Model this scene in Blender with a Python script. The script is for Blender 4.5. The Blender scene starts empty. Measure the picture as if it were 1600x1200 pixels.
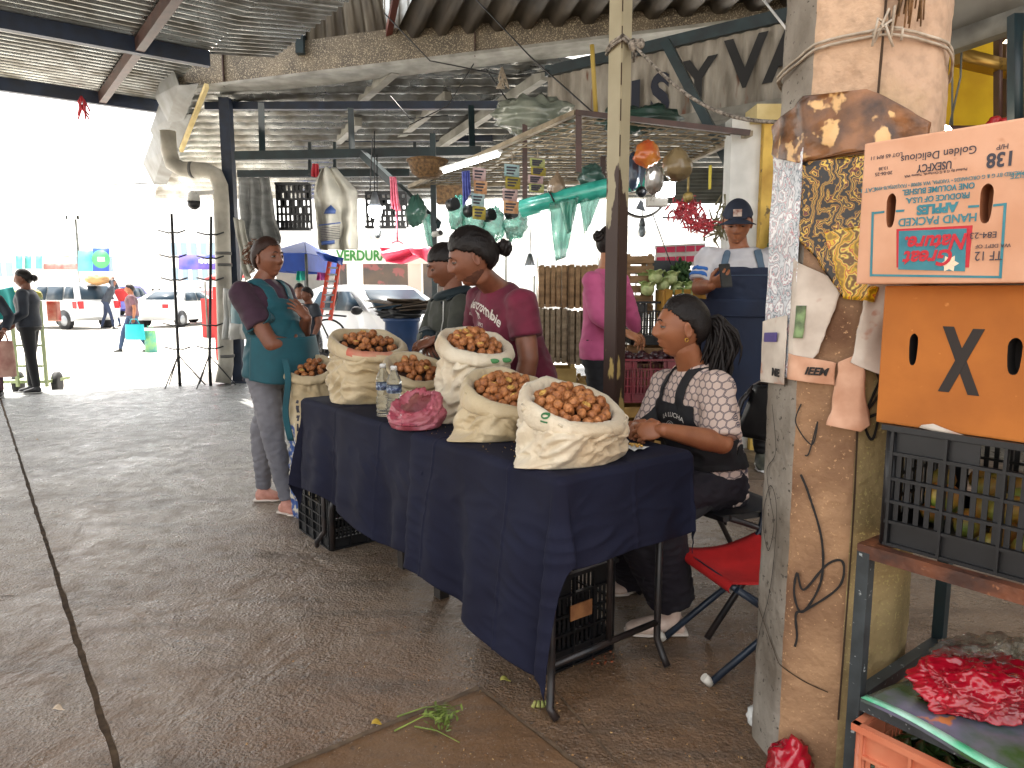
import bpy, bmesh, math, random
import numpy as np
from mathutils import Vector, Matrix, Euler, noise

R = math.radians
random.seed(7)
SC = bpy.context.scene
COL = SC.collection

# ------------------------------------------------------------------ camera
TH = R(7.45); F = 1109.0; H = 1.28
cd = bpy.data.cameras.new("camera"); cam = bpy.data.objects.new("camera", cd); COL.objects.link(cam)
cam.location = (0, 0, H); cam.rotation_euler = (R(90) - TH, 0, 0)
cd.sensor_width = 36.0; cd.lens = 36.0 * F / 1600.0; cd.clip_start = 0.05; cd.clip_end = 600
SC.camera = cam
# ------------------------------------------------------------------ world, sun, exposure
w = bpy.data.worlds.new("World"); SC.world = w; w.use_nodes = True
nt = w.node_tree; nt.nodes.clear()
sky = nt.nodes.new("ShaderNodeTexSky"); sky.sky_type = 'NISHITA'; sky.sun_disc = False
SUN_EL, SUN_AZ = R(68), R(-35)           # azimuth measured from +Y towards +X
sky.sun_elevation = SUN_EL; sky.sun_rotation = SUN_AZ
sky.air_density = 1.0; sky.dust_density = 4.0; sky.ozone_density = 1.0
hs = nt.nodes.new("ShaderNodeHueSaturation"); hs.inputs["Saturation"].default_value = 0.25
bg = nt.nodes.new("ShaderNodeBackground"); bg.inputs[1].default_value = 0.15
ow = nt.nodes.new("ShaderNodeOutputWorld")
wm = nt.nodes.new("ShaderNodeMix"); wm.data_type = 'RGBA'; wm.blend_type = 'MULTIPLY'; wm.inputs[0].default_value = 1.0; wm.inputs[7].default_value = (1.0, .955, .895, 1)
nt.links.new(sky.outputs[0], hs.inputs["Color"]); nt.links.new(hs.outputs[0], wm.inputs[6]); nt.links.new(wm.outputs[2], bg.inputs[0]); nt.links.new(bg.outputs[0], ow.inputs[0])
sd = bpy.data.lights.new("sun", 'SUN'); sd.energy = 2.6; sd.angle = R(0.6); sd.color = (1.0, 0.95, 0.86)
so = bpy.data.objects.new("sun", sd); COL.objects.link(so)
sdir = Vector((math.sin(SUN_AZ) * math.cos(SUN_EL), math.cos(SUN_AZ) * math.cos(SUN_EL), math.sin(SUN_EL)))
so.rotation_euler = sdir.to_track_quat('Z', 'Y').to_euler(); so.location = (0, 0, 20)
SC.view_settings.view_transform = 'Standard'; SC.view_settings.look = 'None'
SC.view_settings.exposure = 2.52; SC.view_settings.gamma = 1.0
SC.render.engine = 'CYCLES'
SC.cycles.use_denoising = True
SC.cycles.max_bounces = 8; SC.cycles.diffuse_bounces = 5; SC.cycles.glossy_bounces = 3
SC.cycles.transmission_bounces = 6; SC.cycles.transparent_max_bounces = 12
SC.cycles.sample_clamp_indirect = 6.0
SC.cycles.caustics_reflective = False; SC.cycles.caustics_refractive = False
# ------------------------------------------------------------------ helpers
CT, ST = math.cos(TH), math.sin(TH)
def ray(px, py):
    u = (px - 800) / F; v = (600 - py) / F
    return Vector((u, CT + v * ST, -ST + v * CT))
def P(px, py, Y):
    d = ray(px, py); return Vector((0, 0, H)) + d * (Y / d.y)
def G(px, py, z=0.0):
    d = ray(px, py); return Vector((0, 0, H)) + d * ((z - H) / d.z)
AX = Vector((-.606, .795, 0)).normalized()      # the aisle direction
BX = Vector((.795, .606, 0)).normalized()
UP = Vector((0, 0, 1))
def V(*a): return Vector(a)
def AB(s, r, z=0.0): return AX * s + BX * r + UP * z

def C(hexs, k=1.0):
    h = hexs.lstrip('#'); o = []
    for i in (0, 2, 4):
        c = int(h[i:i+2], 16) / 255
        o.append((c / 12.92 if c <= .04045 else ((c + .055) / 1.055) ** 2.4) * k)
    return (o[0], o[1], o[2], 1)

MATS = {}
def mat(name, col, rough=.6, col2=None, vs=6.0, vmix=.5, bump=0.0, bs=40.0, metal=0.0, stretch=(1,1,1),
        alpha=1.0, trans=0.0, emit=None, es=1.0, sheen=0.0, spec=None, detail=6, contrast=(.35,.65), sss=0.0,
        spots=None, sscale=60.0, sthr=.62, rvar=0.0, coat=0.0, ior=None, thin=False):
    if name in MATS: return MATS[name]
    m = bpy.data.materials.new(name); m.use_nodes = True; n = m.node_tree; ns = n.nodes; L = n.links
    b = ns["Principled BSDF"]
    if isinstance(col, str): col = C(col)
    if isinstance(col2, str): col2 = C(col2)
    if isinstance(spots, str): spots = C(spots)
    b.inputs["Base Color"].default_value = col; b.inputs["Roughness"].default_value = rough
    b.inputs["Metallic"].default_value = metal
    if spec is not None: b.inputs["Specular IOR Level"].default_value = spec
    if ior: b.inputs["IOR"].default_value = ior
    if trans: b.inputs["Transmission Weight"].default_value = trans
    if alpha < 1: b.inputs["Alpha"].default_value = alpha
    if sheen: b.inputs["Sheen Weight"].default_value = sheen
    if coat: b.inputs["Coat Weight"].default_value = coat; b.inputs["Coat Roughness"].default_value = .12
    if sss:
        b.inputs["Subsurface Weight"].default_value = sss; b.inputs["Subsurface Radius"].default_value = (.012, .004, .002)
        b.inputs["Subsurface Scale"].default_value = 1.0
    if emit is not None:
        b.inputs["Emission Color"].default_value = C(emit) if isinstance(emit, str) else emit
        b.inputs["Emission Strength"].default_value = es
    tc = ns.new("ShaderNodeTexCoord"); mp = ns.new("ShaderNodeMapping"); mp.inputs["Scale"].default_value = stretch
    L.new(tc.outputs["Object"], mp.inputs["Vector"])
    last = None
    if col2 is not None:
        nz = ns.new("ShaderNodeTexNoise"); nz.inputs["Scale"].default_value = vs; nz.inputs["Detail"].default_value = detail
        L.new(mp.outputs[0], nz.inputs["Vector"])
        cr = ns.new("ShaderNodeMapRange"); cr.inputs[1].default_value = contrast[0]; cr.inputs[2].default_value = contrast[1]
        cr.inputs[4].default_value = vmix * 2 if vmix < .5 else 1.0
        L.new(nz.outputs[0], cr.inputs[0])
        mx = ns.new("ShaderNodeMix"); mx.data_type = 'RGBA'; mx.inputs[6].default_value = col; mx.inputs[7].default_value = col2
        L.new(cr.outputs[0], mx.inputs[0]); last = mx.outputs[2]
        if rvar:
            rr = ns.new("ShaderNodeMapRange"); rr.inputs[3].default_value = rough - rvar; rr.inputs[4].default_value = rough + rvar
            L.new(nz.outputs[0], rr.inputs[0]); rr.inputs[1].default_value = .3; rr.inputs[2].default_value = .7
            L.new(rr.outputs[0], b.inputs["Roughness"])
    if spots is not None:
        sn = ns.new("ShaderNodeTexNoise"); sn.inputs["Scale"].default_value = sscale; sn.inputs["Detail"].default_value = 3
        L.new(mp.outputs[0], sn.inputs["Vector"])
        sr = ns.new("ShaderNodeMapRange"); sr.inputs[1].default_value = sthr; sr.inputs[2].default_value = sthr + .05
        L.new(sn.outputs[0], sr.inputs[0])
        m2 = ns.new("ShaderNodeMix"); m2.data_type = 'RGBA'; m2.inputs[7].default_value = spots
        if last is None: m2.inputs[6].default_value = col
        else: L.new(last, m2.inputs[6])
        L.new(sr.outputs[0], m2.inputs[0]); last = m2.outputs[2]
    if last is not None: L.new(last, b.inputs["Base Color"])
    if bump:
        bn = ns.new("ShaderNodeTexNoise"); bn.inputs["Scale"].default_value = bs; bn.inputs["Detail"].default_value = 5
        L.new(mp.outputs[0], bn.inputs["Vector"])
        bp = ns.new("ShaderNodeBump"); bp.inputs["Strength"].default_value = bump; bp.inputs["Distance"].default_value = .01
        L.new(bn.outputs[0], bp.inputs["Height"]); L.new(bp.outputs[0], b.inputs["Normal"])
    m["out"] = 1
    MATS[name] = m
    return m

def tag(o, label=None, cat=None, group=None, kind=None):
    if label: o["label"] = label
    if cat: o["category"] = cat
    if group: o["group"] = group
    if kind: o["kind"] = kind
    return o
def thing(name, label, cat, loc=(0, 0, 0), group=None, rotz=0.0):
    o = bpy.data.objects.new(name, None); COL.objects.link(o); o.location = loc; o.rotation_euler = (0, 0, rotz)
    o.empty_display_size = .1
    return tag(o, label, cat, group)
def wloc(o):
    v = Vector((0, 0, 0))
    while o is not None: v += o.location; o = o.parent
    return v

class MB:
    def __init__(s): s.bm = bmesh.new(); s.mi = 0
    def _f(s, vs):
        try: f = s.bm.faces.new(vs); f.material_index = s.mi; f.smooth = True; return f
        except ValueError: return None
    def quad(s, a, b, c, d): return s._f([s.bm.verts.new(p) for p in (a, b, c, d)])
    def poly(s, pts): return s._f([s.bm.verts.new(p) for p in pts])
    def box(s, c, size, ux=(1,0,0), uy=None, uz=(0,0,1)):
        ux = Vector(ux).normalized(); uz = Vector(uz).normalized(); uy = uz.cross(ux).normalized() if uy is None else Vector(uy).normalized()
        c = Vector(c); hx, hy, hz = [k / 2 for k in size]
        vs = [s.bm.verts.new(c + ux * (x * hx) + uy * (y * hy) + uz * (z * hz)) for z in (-1, 1) for x, y in ((-1,-1),(1,-1),(1,1),(-1,1))]
        for ids in ((3,2,1,0),(4,5,6,7),(0,1,5,4),(1,2,6,5),(2,3,7,6),(3,0,4,7)):
            f = s._f([vs[i] for i in ids]); f.smooth = False
        return s
    def bar(s, a, b, wd, hg=None, up=(0,0,1)):
        a = Vector(a); b = Vector(b); d = b - a; hg = hg or wd
        ux = d.normalized(); u = Vector(up)
        if abs(ux.dot(u)) > .98: u = Vector((1, 0, 0))
        uy = u.cross(ux).normalized(); uz = ux.cross(uy)
        return s.box((a + b) / 2, (d.length, wd, hg), ux, uy, uz)
    def tube(s, pts, r, n=8, cap=True, flat=1.0, side=None):
        pts = [Vector(p) for p in pts]; k = len(pts)
        rs = r if isinstance(r, (list, tuple)) else [r] * k
        rings = []; prev = None
        for i, p in enumerate(pts):
            d = (pts[min(i+1, k-1)] - pts[max(i-1, 0)])
            if d.length < 1e-9: d = Vector((0,0,1))
            d.normalize()
            if side is not None: u = Vector(side); u = (u - d * u.dot(d)).normalized()
            elif prev is None:
                u = Vector((0,0,1)) if abs(d.z) < .9 else Vector((1,0,0)); u = (u - d * u.dot(d)).normalized()
            else: u = (prev - d * prev.dot(d)).normalized()
            prev = u; w_ = d.cross(u)
            rr = rs[i]
            if not isinstance(rr, (list, tuple)): rr = (rr, rr * flat)
            rings.append([s.bm.verts.new(p + u * (math.cos(t) * rr[0]) + w_ * (math.sin(t) * rr[1])) for t in [2 * math.pi * j / n for j in range(n)]])
        for i in range(k - 1):
            for j in range(n): s._f([rings[i][j], rings[i][(j+1) % n], rings[i+1][(j+1) % n], rings[i+1][j]])
        if cap:
            f = s._f(list(reversed(rings[0]))); g = s._f(rings[-1])
            for q in (f, g):
                if q: q.smooth = False
        return s
    def ell(s, c, r, rot=None, seg=16, rg=10):
        m = Matrix.Translation(Vector(c)) @ (rot.to_4x4() if rot is not None else Matrix.Identity(4)) @ Matrix.Diagonal((r[0], r[1], r[2], 1))
        ret = bmesh.ops.create_uvsphere(s.bm, u_segments=seg, v_segments=rg, radius=1, matrix=m)
        for v in ret['verts']:
            for f in v.link_faces: f.material_index = s.mi; f.smooth = True
        return s
    def caps(s, a, b, ra, rb, n=14):
        a = Vector(a); b = Vector(b); s.tube([a, b], [ra, rb], n); s.ell(a, (ra,)*3, seg=n, rg=8); s.ell(b, (rb,)*3, seg=n, rg=8); return s
    def lathe(s, prof, c=(0,0,0), n=20, axis=(0,0,1), cap=True):
        ax = Vector(axis).normalized(); u = Vector((1,0,0)) if abs(ax.x) < .9 else Vector((0,1,0)); u = (u - ax*u.dot(ax)).normalized(); w_ = ax.cross(u)
        rings = [[s.bm.verts.new(Vector(c) + ax * z + (u * math.cos(t) + w_ * math.sin(t)) * r) for t in [2*math.pi*j/n for j in range(n)]] for r, z in prof]
        for i in range(len(rings) - 1):
            for j in range(n): s._f([rings[i][j], rings[i][(j+1) % n], rings[i+1][(j+1) % n], rings[i+1][j]])
        if cap: s._f(list(reversed(rings[0]))); s._f(rings[-1])
        return s
    def grid(s, fn, nu, nv, closed_u=False):
        vs = [[s.bm.verts.new(fn(i / nu, j / nv)) for i in range(nu + (0 if closed_u else 1))] for j in range(nv + 1)]
        k = len(vs[0])
        for j in range(nv):
            for i in range(nu):
                s._f([vs[j][i], vs[j][(i+1) % k], vs[j+1][(i+1) % k], vs[j+1][i]])
        return s
    def prism(s, pts, d):
        d = Vector(d); a = [s.bm.verts.new(Vector(p)) for p in pts]; b = [s.bm.verts.new(Vector(p) + d) for p in pts]; n = len(pts)
        fs = [s._f(list(reversed(a))), s._f(b)] + [s._f([a[i], a[(i+1) % n], b[(i+1) % n], b[i]]) for i in range(n)]
        for f in fs:
            if f: f.smooth = False
        return s
    def thick(s, d):
        """give an open sheet a thickness"""
        bm = s.bm; bmesh.ops.recalc_face_normals(bm, faces=bm.faces[:]); bm.normal_update()
        vs = list(bm.verts); fs = list(bm.faces); bd = [e for e in bm.edges if len(e.link_faces) == 1]
        tw = {v: bm.verts.new(v.co - v.normal * d) for v in vs}
        for e in bd:
            f = e.link_faces[0]; a, b = e.verts
            g = bm.faces.new((a, b, tw[b], tw[a])); g.material_index = f.material_index; g.smooth = False
        for f in fs:
            g = bm.faces.new([tw[v] for v in reversed(f.verts)]); g.material_index = f.material_index; g.smooth = f.smooth
        return s
    def build(s, name, mats, parent=None, recalc=True, flat=False):
        if recalc: bmesh.ops.recalc_face_normals(s.bm, faces=s.bm.faces[:])
        me = bpy.data.meshes.new(name)
        if flat:
            for f in s.bm.faces: f.smooth = False
        s.bm.to_mesh(me); s.bm.free()
        return link(name, me, mats, parent)

def link(name, me, mats, parent=None):
    if not isinstance(mats, (list, tuple)): mats = [mats]
    for m in mats: me.materials.append(m)
    o = bpy.data.objects.new(name, me); COL.objects.link(o)
    n = len(me.vertices); co = np.empty(n * 3, 'f'); me.vertices.foreach_get('co', co); co = co.reshape(-1, 3)
    if parent is not None:
        o.parent = parent; off = np.array(wloc(parent), 'f')
    else:
        mn = co.min(0); mx = co.max(0); off = np.array([(mn[0]+mx[0])/2, (mn[1]+mx[1])/2, mn[2]], 'f'); o.location = off.tolist()
    co = co - off; me.vertices.foreach_set('co', co.ravel()); me.update()
    return o

def children(o): return [c for c in bpy.data.objects if c.parent == o]
def copy_tree(o, parent=None, loc=None, rz=None, label=None):
    kids = children(o); c = o.copy(); COL.objects.link(c); c.parent = parent
    if loc is not None: c.location = loc
    if rz is not None: c.rotation_euler = (0, 0, rz)
    if label: c["label"] = label
    for k in kids: copy_tree(k, c)
    return c

def text_mesh(txt, size, origin, ux, uy, mat_, parent, name="lettering", depth=.0015, off=0.0, align='CENTER', bold=0.0, squeeze=1.0, lift=.002, shear=0.0, curve=None):
    """lettering laid on a plane: ux reading direction, uy up direction of the letters"""
    cu = bpy.data.curves.new("txt", 'FONT'); cu.body = txt; cu.size = size; cu.align_x = align; cu.align_y = 'CENTER'
    cu.offset = bold; cu.shear = shear; cu.resolution_u = 4
    if depth: cu.extrude = depth
    o = bpy.data.objects.new("txt", cu); COL.objects.link(o)
    dg = bpy.context.evaluated_depsgraph_get(); me = bpy.data.meshes.new_from_object(o.evaluated_get(dg))
    bpy.data.objects.remove(o); bpy.data.curves.remove(cu)
    ux = Vector(ux).normalized(); uy = Vector(uy).normalized(); nz = ux.cross(uy).normalized()
    n = len(me.vertices); 
    if n == 0: return None
    co = np.empty(n*3, 'f'); me.vertices.foreach_get('co', co); co = co.reshape(-1, 3)
    if curve: co[:, 1] += curve * co[:, 0] ** 2
    M = np.array([[*ux], [*uy], [*nz]], 'f')
    co[:, 0] *= squeeze; co[:, 2] += lift
    out = co @ M + np.array(origin, 'f')
    me.vertices.foreach_set('co', out.ravel()); me.update()
    me.materials.clear()
    return link(name, me, mat_, parent)

def fnoise(p, s=1.0, o=0.0): return noise.noise(Vector((p[0]*s + o, p[1]*s + o*.7, p[2]*s - o)))

def remesh(mb, vox, smooth=2, mask=None, disp=None):
    """one continuous skin over overlapping pieces"""
    me = bpy.data.meshes.new("tmp"); bmesh.ops.recalc_face_normals(mb.bm, faces=mb.bm.faces[:]); mb.bm.to_mesh(me); mb.bm.free()
    o = bpy.data.objects.new("tmp", me); COL.objects.link(o)
    md = o.modifiers.new("r", 'REMESH'); md.mode = 'VOXEL'; md.voxel_size = vox; md.use_smooth_shade = True; md.adaptivity = 0
    dg = bpy.context.evaluated_depsgraph_get(); m2 = bpy.data.meshes.new_from_object(o.evaluated_get(dg))
    bpy.data.objects.remove(o); bpy.data.meshes.remove(me)
    n = len(m2.vertices); co = np.empty(n*3); m2.vertices.foreach_get('co', co); co = co.reshape(-1, 3)
    ne = len(m2.edges); ed = np.empty(ne*2, dtype=np.int64); m2.edges.foreach_get('vertices', ed); ed = ed.reshape(-1, 2)
    deg = np.bincount(ed.ravel(), minlength=n).astype(float)[:, None]; deg[deg == 0] = 1
    wgt = np.ones((n, 1)) if mask is None else mask(co).reshape(-1, 1)
    for it in range(smooth):
        for lam in (.5, -.52) if smooth > 3 else (.5,):
            acc = np.zeros_like(co)
            for k in range(3):
                acc[:, k] = np.bincount(ed[:, 0], co[ed[:, 1], k], n) + np.bincount(ed[:, 1], co[ed[:, 0], k], n)
            co = co + wgt * lam * (acc / deg - co)
    m2.vertices.foreach_set('co', co.ravel()); m2.update()
    if disp:
        nr = np.empty(n*3); m2.vertices.foreach_get('normal', nr); nr = nr.reshape(-1, 3)
        d = np.array([disp(Vector(c), Vector(q)) for c, q in zip(co, nr)])[:, None]
        co = co + nr * d; m2.vertices.foreach_set('co', co.ravel()); m2.update()
    m2.polygons.foreach_set('use_smooth', [True] * len(m2.polygons)); m2.materials.clear()
    return m2

def wrinkle(amp=.004, s=(14, 14, 5), o=0.0):
    def f(p, n):
        q = Vector((p.x*s[0]+o, p.y*s[1], p.z*s[2]))
        a = noise.noise(q); b = noise.noise(q*2.1 + Vector((3, 1, 7)))
        return amp * ((1 - abs(a) * 2.2) * .8 + b * .5)
    return f

def shell(src_me, off, pred, add, thick=.004, offs=(0,0,0), smooth=2):
    """cloth cut out of a remeshed surface: faces whose centre meets pred, lifted by add"""
    bm = bmesh.new(); bm.from_mesh(src_me)
    for v in bm.verts: v.co += Vector(offs)
    bm.normal_update()
    kill = [f for f in bm.faces if not pred(f.calc_center_median(), f.normal)]
    bmesh.ops.delete(bm, geom=kill, context='FACES')
    bm.normal_update()
    for v in bm.verts: v.co += v.normal * add
    for it in range(smooth):
        bd = [v for v in bm.verts if v.is_boundary]; new = {}
        for v in bd:
            nb = [e.other_vert(v).co for e in v.link_edges if e.is_boundary]
            if len(nb) == 2: new[v] = v.co * .5 + (nb[0] + nb[1]) * .25
        for v, c in new.items(): v.co = c
    bmesh.ops.solidify(bm, geom=bm.faces[:], thickness=-thick)
    for f in bm.faces: f.smooth = True
    mb = MB(); mb.bm.free(); mb.bm = bm
    return mb
def wmesh(o):
    """an object's mesh copied to world coordinates (translation only)"""
    me = o.data.copy(); l = wloc(o); me.transform(Matrix.Translation(l)); return me

def corr(mb, c00, c10, c01, c11, pitch, amp, sub=6, nalong=2, trap=False):
    """corrugated sheet; ridges run from c00 to c10, waves follow c00 to c01"""
    c00, c10, c01, c11 = map(Vector, (c00, c10, c01, c11)); Lw = ((c01 - c00).length + (c11 - c10).length) / 2
    nn = max(6, int(Lw / pitch * sub)); nrm = (c10 - c00).cross(c01 - c00).normalized()
    def fn(u, v):
        p = (c00 * (1-u) + c10 * u) * (1-v) + (c01 * (1-u) + c11 * u) * v
        ph = v * Lw / pitch * 2 * math.pi; k = math.sin(ph)
        if trap: k = max(-1, min(1, k * 2.2))
        return p + nrm * amp * k
    return mb.grid(fn, nalong, nn)
# ------------------------------------------------------------------ materials of the setting
def ground_mat(name, c1, c2, c3, rough, bumpk, wet=True):
    m = bpy.data.materials.new(name); m.use_nodes = True; ns = m.node_tree.nodes; L = m.node_tree.links; b = ns["Principled BSDF"]
    tc = ns.new("ShaderNodeTexCoord"); O = tc.outputs["Object"]
    def nz(s, d=6, r=.6, w=0):
        n = ns.new("ShaderNodeTexNoise"); n.inputs["Scale"].default_value = s; n.inputs["Detail"].default_value = d; n.inputs["Roughness"].default_value = r
        n.inputs["Distortion"].default_value = w; L.new(O, n.inputs["Vector"]); return n.outputs[0]
    def mr(x, a, b_, c=0., d=1.):
        n = ns.new("ShaderNodeMapRange"); n.inputs[1].default_value = a; n.inputs[2].default_value = b_; n.inputs[3].default_value = c; n.inputs[4].default_value = d
        L.new(x, n.inputs[0]); return n.outputs[0]
    def mix(f, a, b_):
        n = ns.new("ShaderNodeMix"); n.data_type = 'RGBA'; L.new(f, n.inputs[0])
        for k, x in ((6, a), (7, b_)):
            if hasattr(x, 'default_value'): L.new(x, n.inputs[k])
            else: n.inputs[k].default_value = x
        return n.outputs[2]
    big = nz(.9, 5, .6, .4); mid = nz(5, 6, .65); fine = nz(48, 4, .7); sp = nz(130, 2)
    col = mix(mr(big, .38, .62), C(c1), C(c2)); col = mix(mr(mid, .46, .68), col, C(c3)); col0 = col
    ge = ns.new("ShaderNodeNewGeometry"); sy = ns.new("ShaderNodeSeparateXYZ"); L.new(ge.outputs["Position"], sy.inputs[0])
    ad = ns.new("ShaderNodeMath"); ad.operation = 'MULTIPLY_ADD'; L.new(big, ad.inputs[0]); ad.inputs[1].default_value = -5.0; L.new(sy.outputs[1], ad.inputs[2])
    col = mix(mr(ad.outputs[0], -.6, 2.6, .9, 0.), col, C('#6a4c30')); col = mix(mr(sy.outputs[1], 3.5, 7.5, 0., .85), col, C('#6f7678')); st = ns.new("ShaderNodeTexNoise"); st.inputs["Scale"].default_value = 2.2; st.inputs["Detail"].default_value = 8  # dirt and roof shade tinted brown near, sky sheen tinted blue-grey far
    mp = ns.new("ShaderNodeMapping"); mp.inputs["Rotation"].default_value = (0, 0, R(-20)); mp.inputs["Scale"].default_value = (.6, 4, 1); L.new(O, mp.inputs[0]); L.new(mp.outputs[0], st.inputs["Vector"])
    col = mix(mr(st.outputs[0], .52, .66, 0, .45), col, C('#4c4137'))
    col = mix(mr(sp, .66, .72), col, (.36, .33, .29, 1)); col = mix(mr(nz(30, 8, .75), .42, .34, 0, .75), col, (.03, .026, .022, 1))
    L.new(col, b.inputs["Base Color"])
    L.new(mr(nz(9, 7, .7), .35, .62, rough - .2, rough + .2), b.inputs["Roughness"])
    b.inputs["Specular IOR Level"].default_value = .6
    v = ns.new("ShaderNodeTexVoronoi"); v.inputs["Scale"].default_value = 95; L.new(O, v.inputs["Vector"])
    a1 = ns.new("ShaderNodeMath"); a1.operation = 'MULTIPLY_ADD'; L.new(fine, a1.inputs[0]); a1.inputs[1].default_value = 1.5; L.new(v.outputs[0], a1.inputs[2])
    a2 = ns.new("ShaderNodeMath"); a2.operation = 'MULTIPLY_ADD'; L.new(mid, a2.inputs[0]); a2.inputs[1].default_value = 1.5; L.new(a1.outputs[0], a2.inputs[2])
    f2 = nz(24, 8, .72, .6); pm = mr(nz(1.7, 5, .6, .5), .38, .6, .25, 1.)
    a3 = ns.new("ShaderNodeMath"); a3.operation = 'MULTIPLY_ADD'; L.new(f2, a3.inputs[0]); a3.inputs[1].default_value = 2.4; L.new(a2.outputs[0], a3.inputs[2])
    a4 = ns.new("ShaderNodeMath"); a4.operation = 'MULTIPLY'; L.new(a3.outputs[0], a4.inputs[0]); L.new(pm, a4.inputs[1])
    bp = ns.new("ShaderNodeBump"); bp.inputs["Strength"].default_value = bumpk; bp.inputs["Distance"].default_value = .013
    L.new(a4.outputs[0], bp.inputs["Height"]); L.new(bp.outputs[0], b.inputs["Normal"])
    return m
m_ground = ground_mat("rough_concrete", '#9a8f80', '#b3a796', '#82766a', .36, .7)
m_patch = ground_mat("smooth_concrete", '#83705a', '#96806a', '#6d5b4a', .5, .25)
m_street = mat("street_concrete", '#bdb9b2', .8, '#a8a49d', .8, bump=.3, bs=20)
m_groove = mat("groove_dirt", '#4a3b2c', .9, '#6e5a44', 22)
m_galv = mat("galvanised_sheet", '#b5b7b5', .3, '#77736b', 3.0, metal=.8, stretch=(1, 1, 1), bump=.1, bs=9, rvar=.1)
m_galv_old = mat("weathered_sheet", '#77736a', .55, '#453f37', 2.4, metal=.35, stretch=(1, 1, .4), bump=.1, bs=9)
m_green_steel = mat("dark_green_steel", '#1d3136', .45, '#142024', 6)
m_navy_steel = mat("dark_blue_steel", '#1f2d44', .5, '#18202e', 6)
m_brown_steel = mat("brown_steel", '#4b3028', .5, '#33221d', 9)
m_girder = mat("speckled_girder", '#6e6352', .62, '#4e463a', 3, bump=.25, bs=90, spots='#a39780', sscale=70, sthr=.55)
m_girder_flange = mat("girder_flange", '#98978f', .55, '#74726a', 5)
m_cream = mat("cream_render", '#d0bf8c', .8, '#b8a36c', 5)
m_conc = mat("pale_concrete", '#8e8c84', .85, '#6b6861', 6, bump=.3, bs=40)
m_black = mat("black_plastic", '#0d0e10', .42, '#17181b', 12)
m_yellow_wall = mat("yellow_wall", '#d8b319', .8, '#c49a12', 4)
m_white = mat("white_paint", '#d8d8d4', .6, '#bdbdb8', 5)

# ------------------------------------------------------------------ ground
def poly_sheet(name, pts, m, z, kind='structure', n=None):
    mb = MB(); mb.poly([V(p[0], p[1], z) for p in pts]); o = mb.build(name, m)
    if o.data.polygons[0].normal.z < 0: o.data.flip_normals()
    return tag(o, kind=kind)
E0, E1 = V(-14.3, 6.0, 0), V(9.7, 15.2, 0)                       # far edge of the market slab
def edge_at(r):      # s where the line r=const meets the slab edge
    d = E1 - E0; n = V(-d.y, d.x, 0); o = BX * r
    return n.dot(E0 - o) / n.dot(AX)
RG = .225
def strip(name, r0, r1, m, z):
    def side(r):
        if abs(r - RG) > .1 or m is m_groove: return [AB(-6, r), AB(edge_at(r), r)]
        n = 320; e = edge_at(r); sg = 1 if r > RG else -1
        return [AB(-6 + (e + 6)*i/n, r + sg*(-.006 + .006*max(0, fnoise((i*.31, r*50, 0), 1) + .25) + .006*fnoise((i*.9, r*9, 3), 1))) for i in range(n + 1)]
    pts = side(r0) + side(r1)[::-1]
    mb = MB(); mb.prism([V(p.x, p.y, z - .14) for p in pts], (0, 0, .14)); o = mb.build(name, m); return tag(o, kind='structure')
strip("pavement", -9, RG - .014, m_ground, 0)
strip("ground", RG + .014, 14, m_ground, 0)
tag(strip("ground", RG - .05, RG + .05, m_groove, -.012), kind='structure')
mb = MB(); mb.box((-40, 60, -.4), (400, 400, .5)); tag(mb.build("street", m_street), kind='structure')
SZ = -.15
# cast patch in the floor with its dark joints
K = V(-.11, 2.15, 0)
poly_sheet("ground", [K - BX*.0, K - BX*1.2, K - BX*1.2 - AX*1.3, K - AX*1.3], m_patch, .004)
def seam(a, b, wd, seed=0):
    mb = MB(); d = (b - a); n = int(d.length / .03); u = d.normalized(); s = V(-u.y, u.x, 0); L_, R_ = [], []
    for i in range(n + 1):
        c = a + d * i / n; k = wd * (.7 + .6 * abs(fnoise(c, 9, seed))); o = s * .006 * fnoise(c, 14, seed + 5)
        L_.append(mb.bm.verts.new(V(*(c + s*k/2 + o)[:2], .008))); R_.append(mb.bm.verts.new(V(*(c - s*k/2 + o)[:2], .008)))
    for i in range(n): mb._f([L_[i], L_[i+1], R_[i+1], R_[i]])
    o = mb.build("ground", m_groove)
    if o.data.polygons[0].normal.z < 0: o.data.flip_normals()
    return tag(o, kind='structure')
seam(K + BX*.006, K - AX*1.3, .013, 1); seam(K + BX*.004, K - BX*1.1, .022, 2); 
seam(AB(-.4, .9) , AB(2.0, 1.5), .007, 3); seam(V(-3.2, 2.75, 0), V(-2.1, 2.85, 0), .012, 4)

# ------------------------------------------------------------------ aisle roof (left), flat at z = 4
rf = thing("canopy_roof", "corrugated sheet roof over the aisle on blue and brown beams, upper left", "roof", AB(8, 0, 3.9))
mb = MB(); corr(mb, AB(1.2, -7, 4.12), AB(1.2, 2.5, 4.12), AB(12.1, -7, 4.12), AB(12.1, 2.5, 4.12), .145, .036, 8)  # unseen near end left short so skylight fills the front
mb.build("roof_sheet", m_galv, rf)
mb = MB(); corr(mb, AB(1.2, 2.5, 4.12), AB(1.2, 3.2, 4.12), AB(9.3, 2.5, 4.12), AB(8.95, 3.2, 4.12), .145, .036, 8)
mb.build("roof_sheet", m_galv, rf)
for s in (11.95, 9.2, 6.4, 3.6):
    mb = MB(); mb.bar(AB(s, -7, 4.0), AB(s, 2.5, 4.0), .1, .17); mb.build("purlin", m_navy_steel, rf)
mb = MB(); mb.bar(AB(2.6, 1.75, 4.0), AB(11.9, 1.75, 4.0), .09, .14); mb.build("rafter", m_brown_steel, rf)
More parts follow.
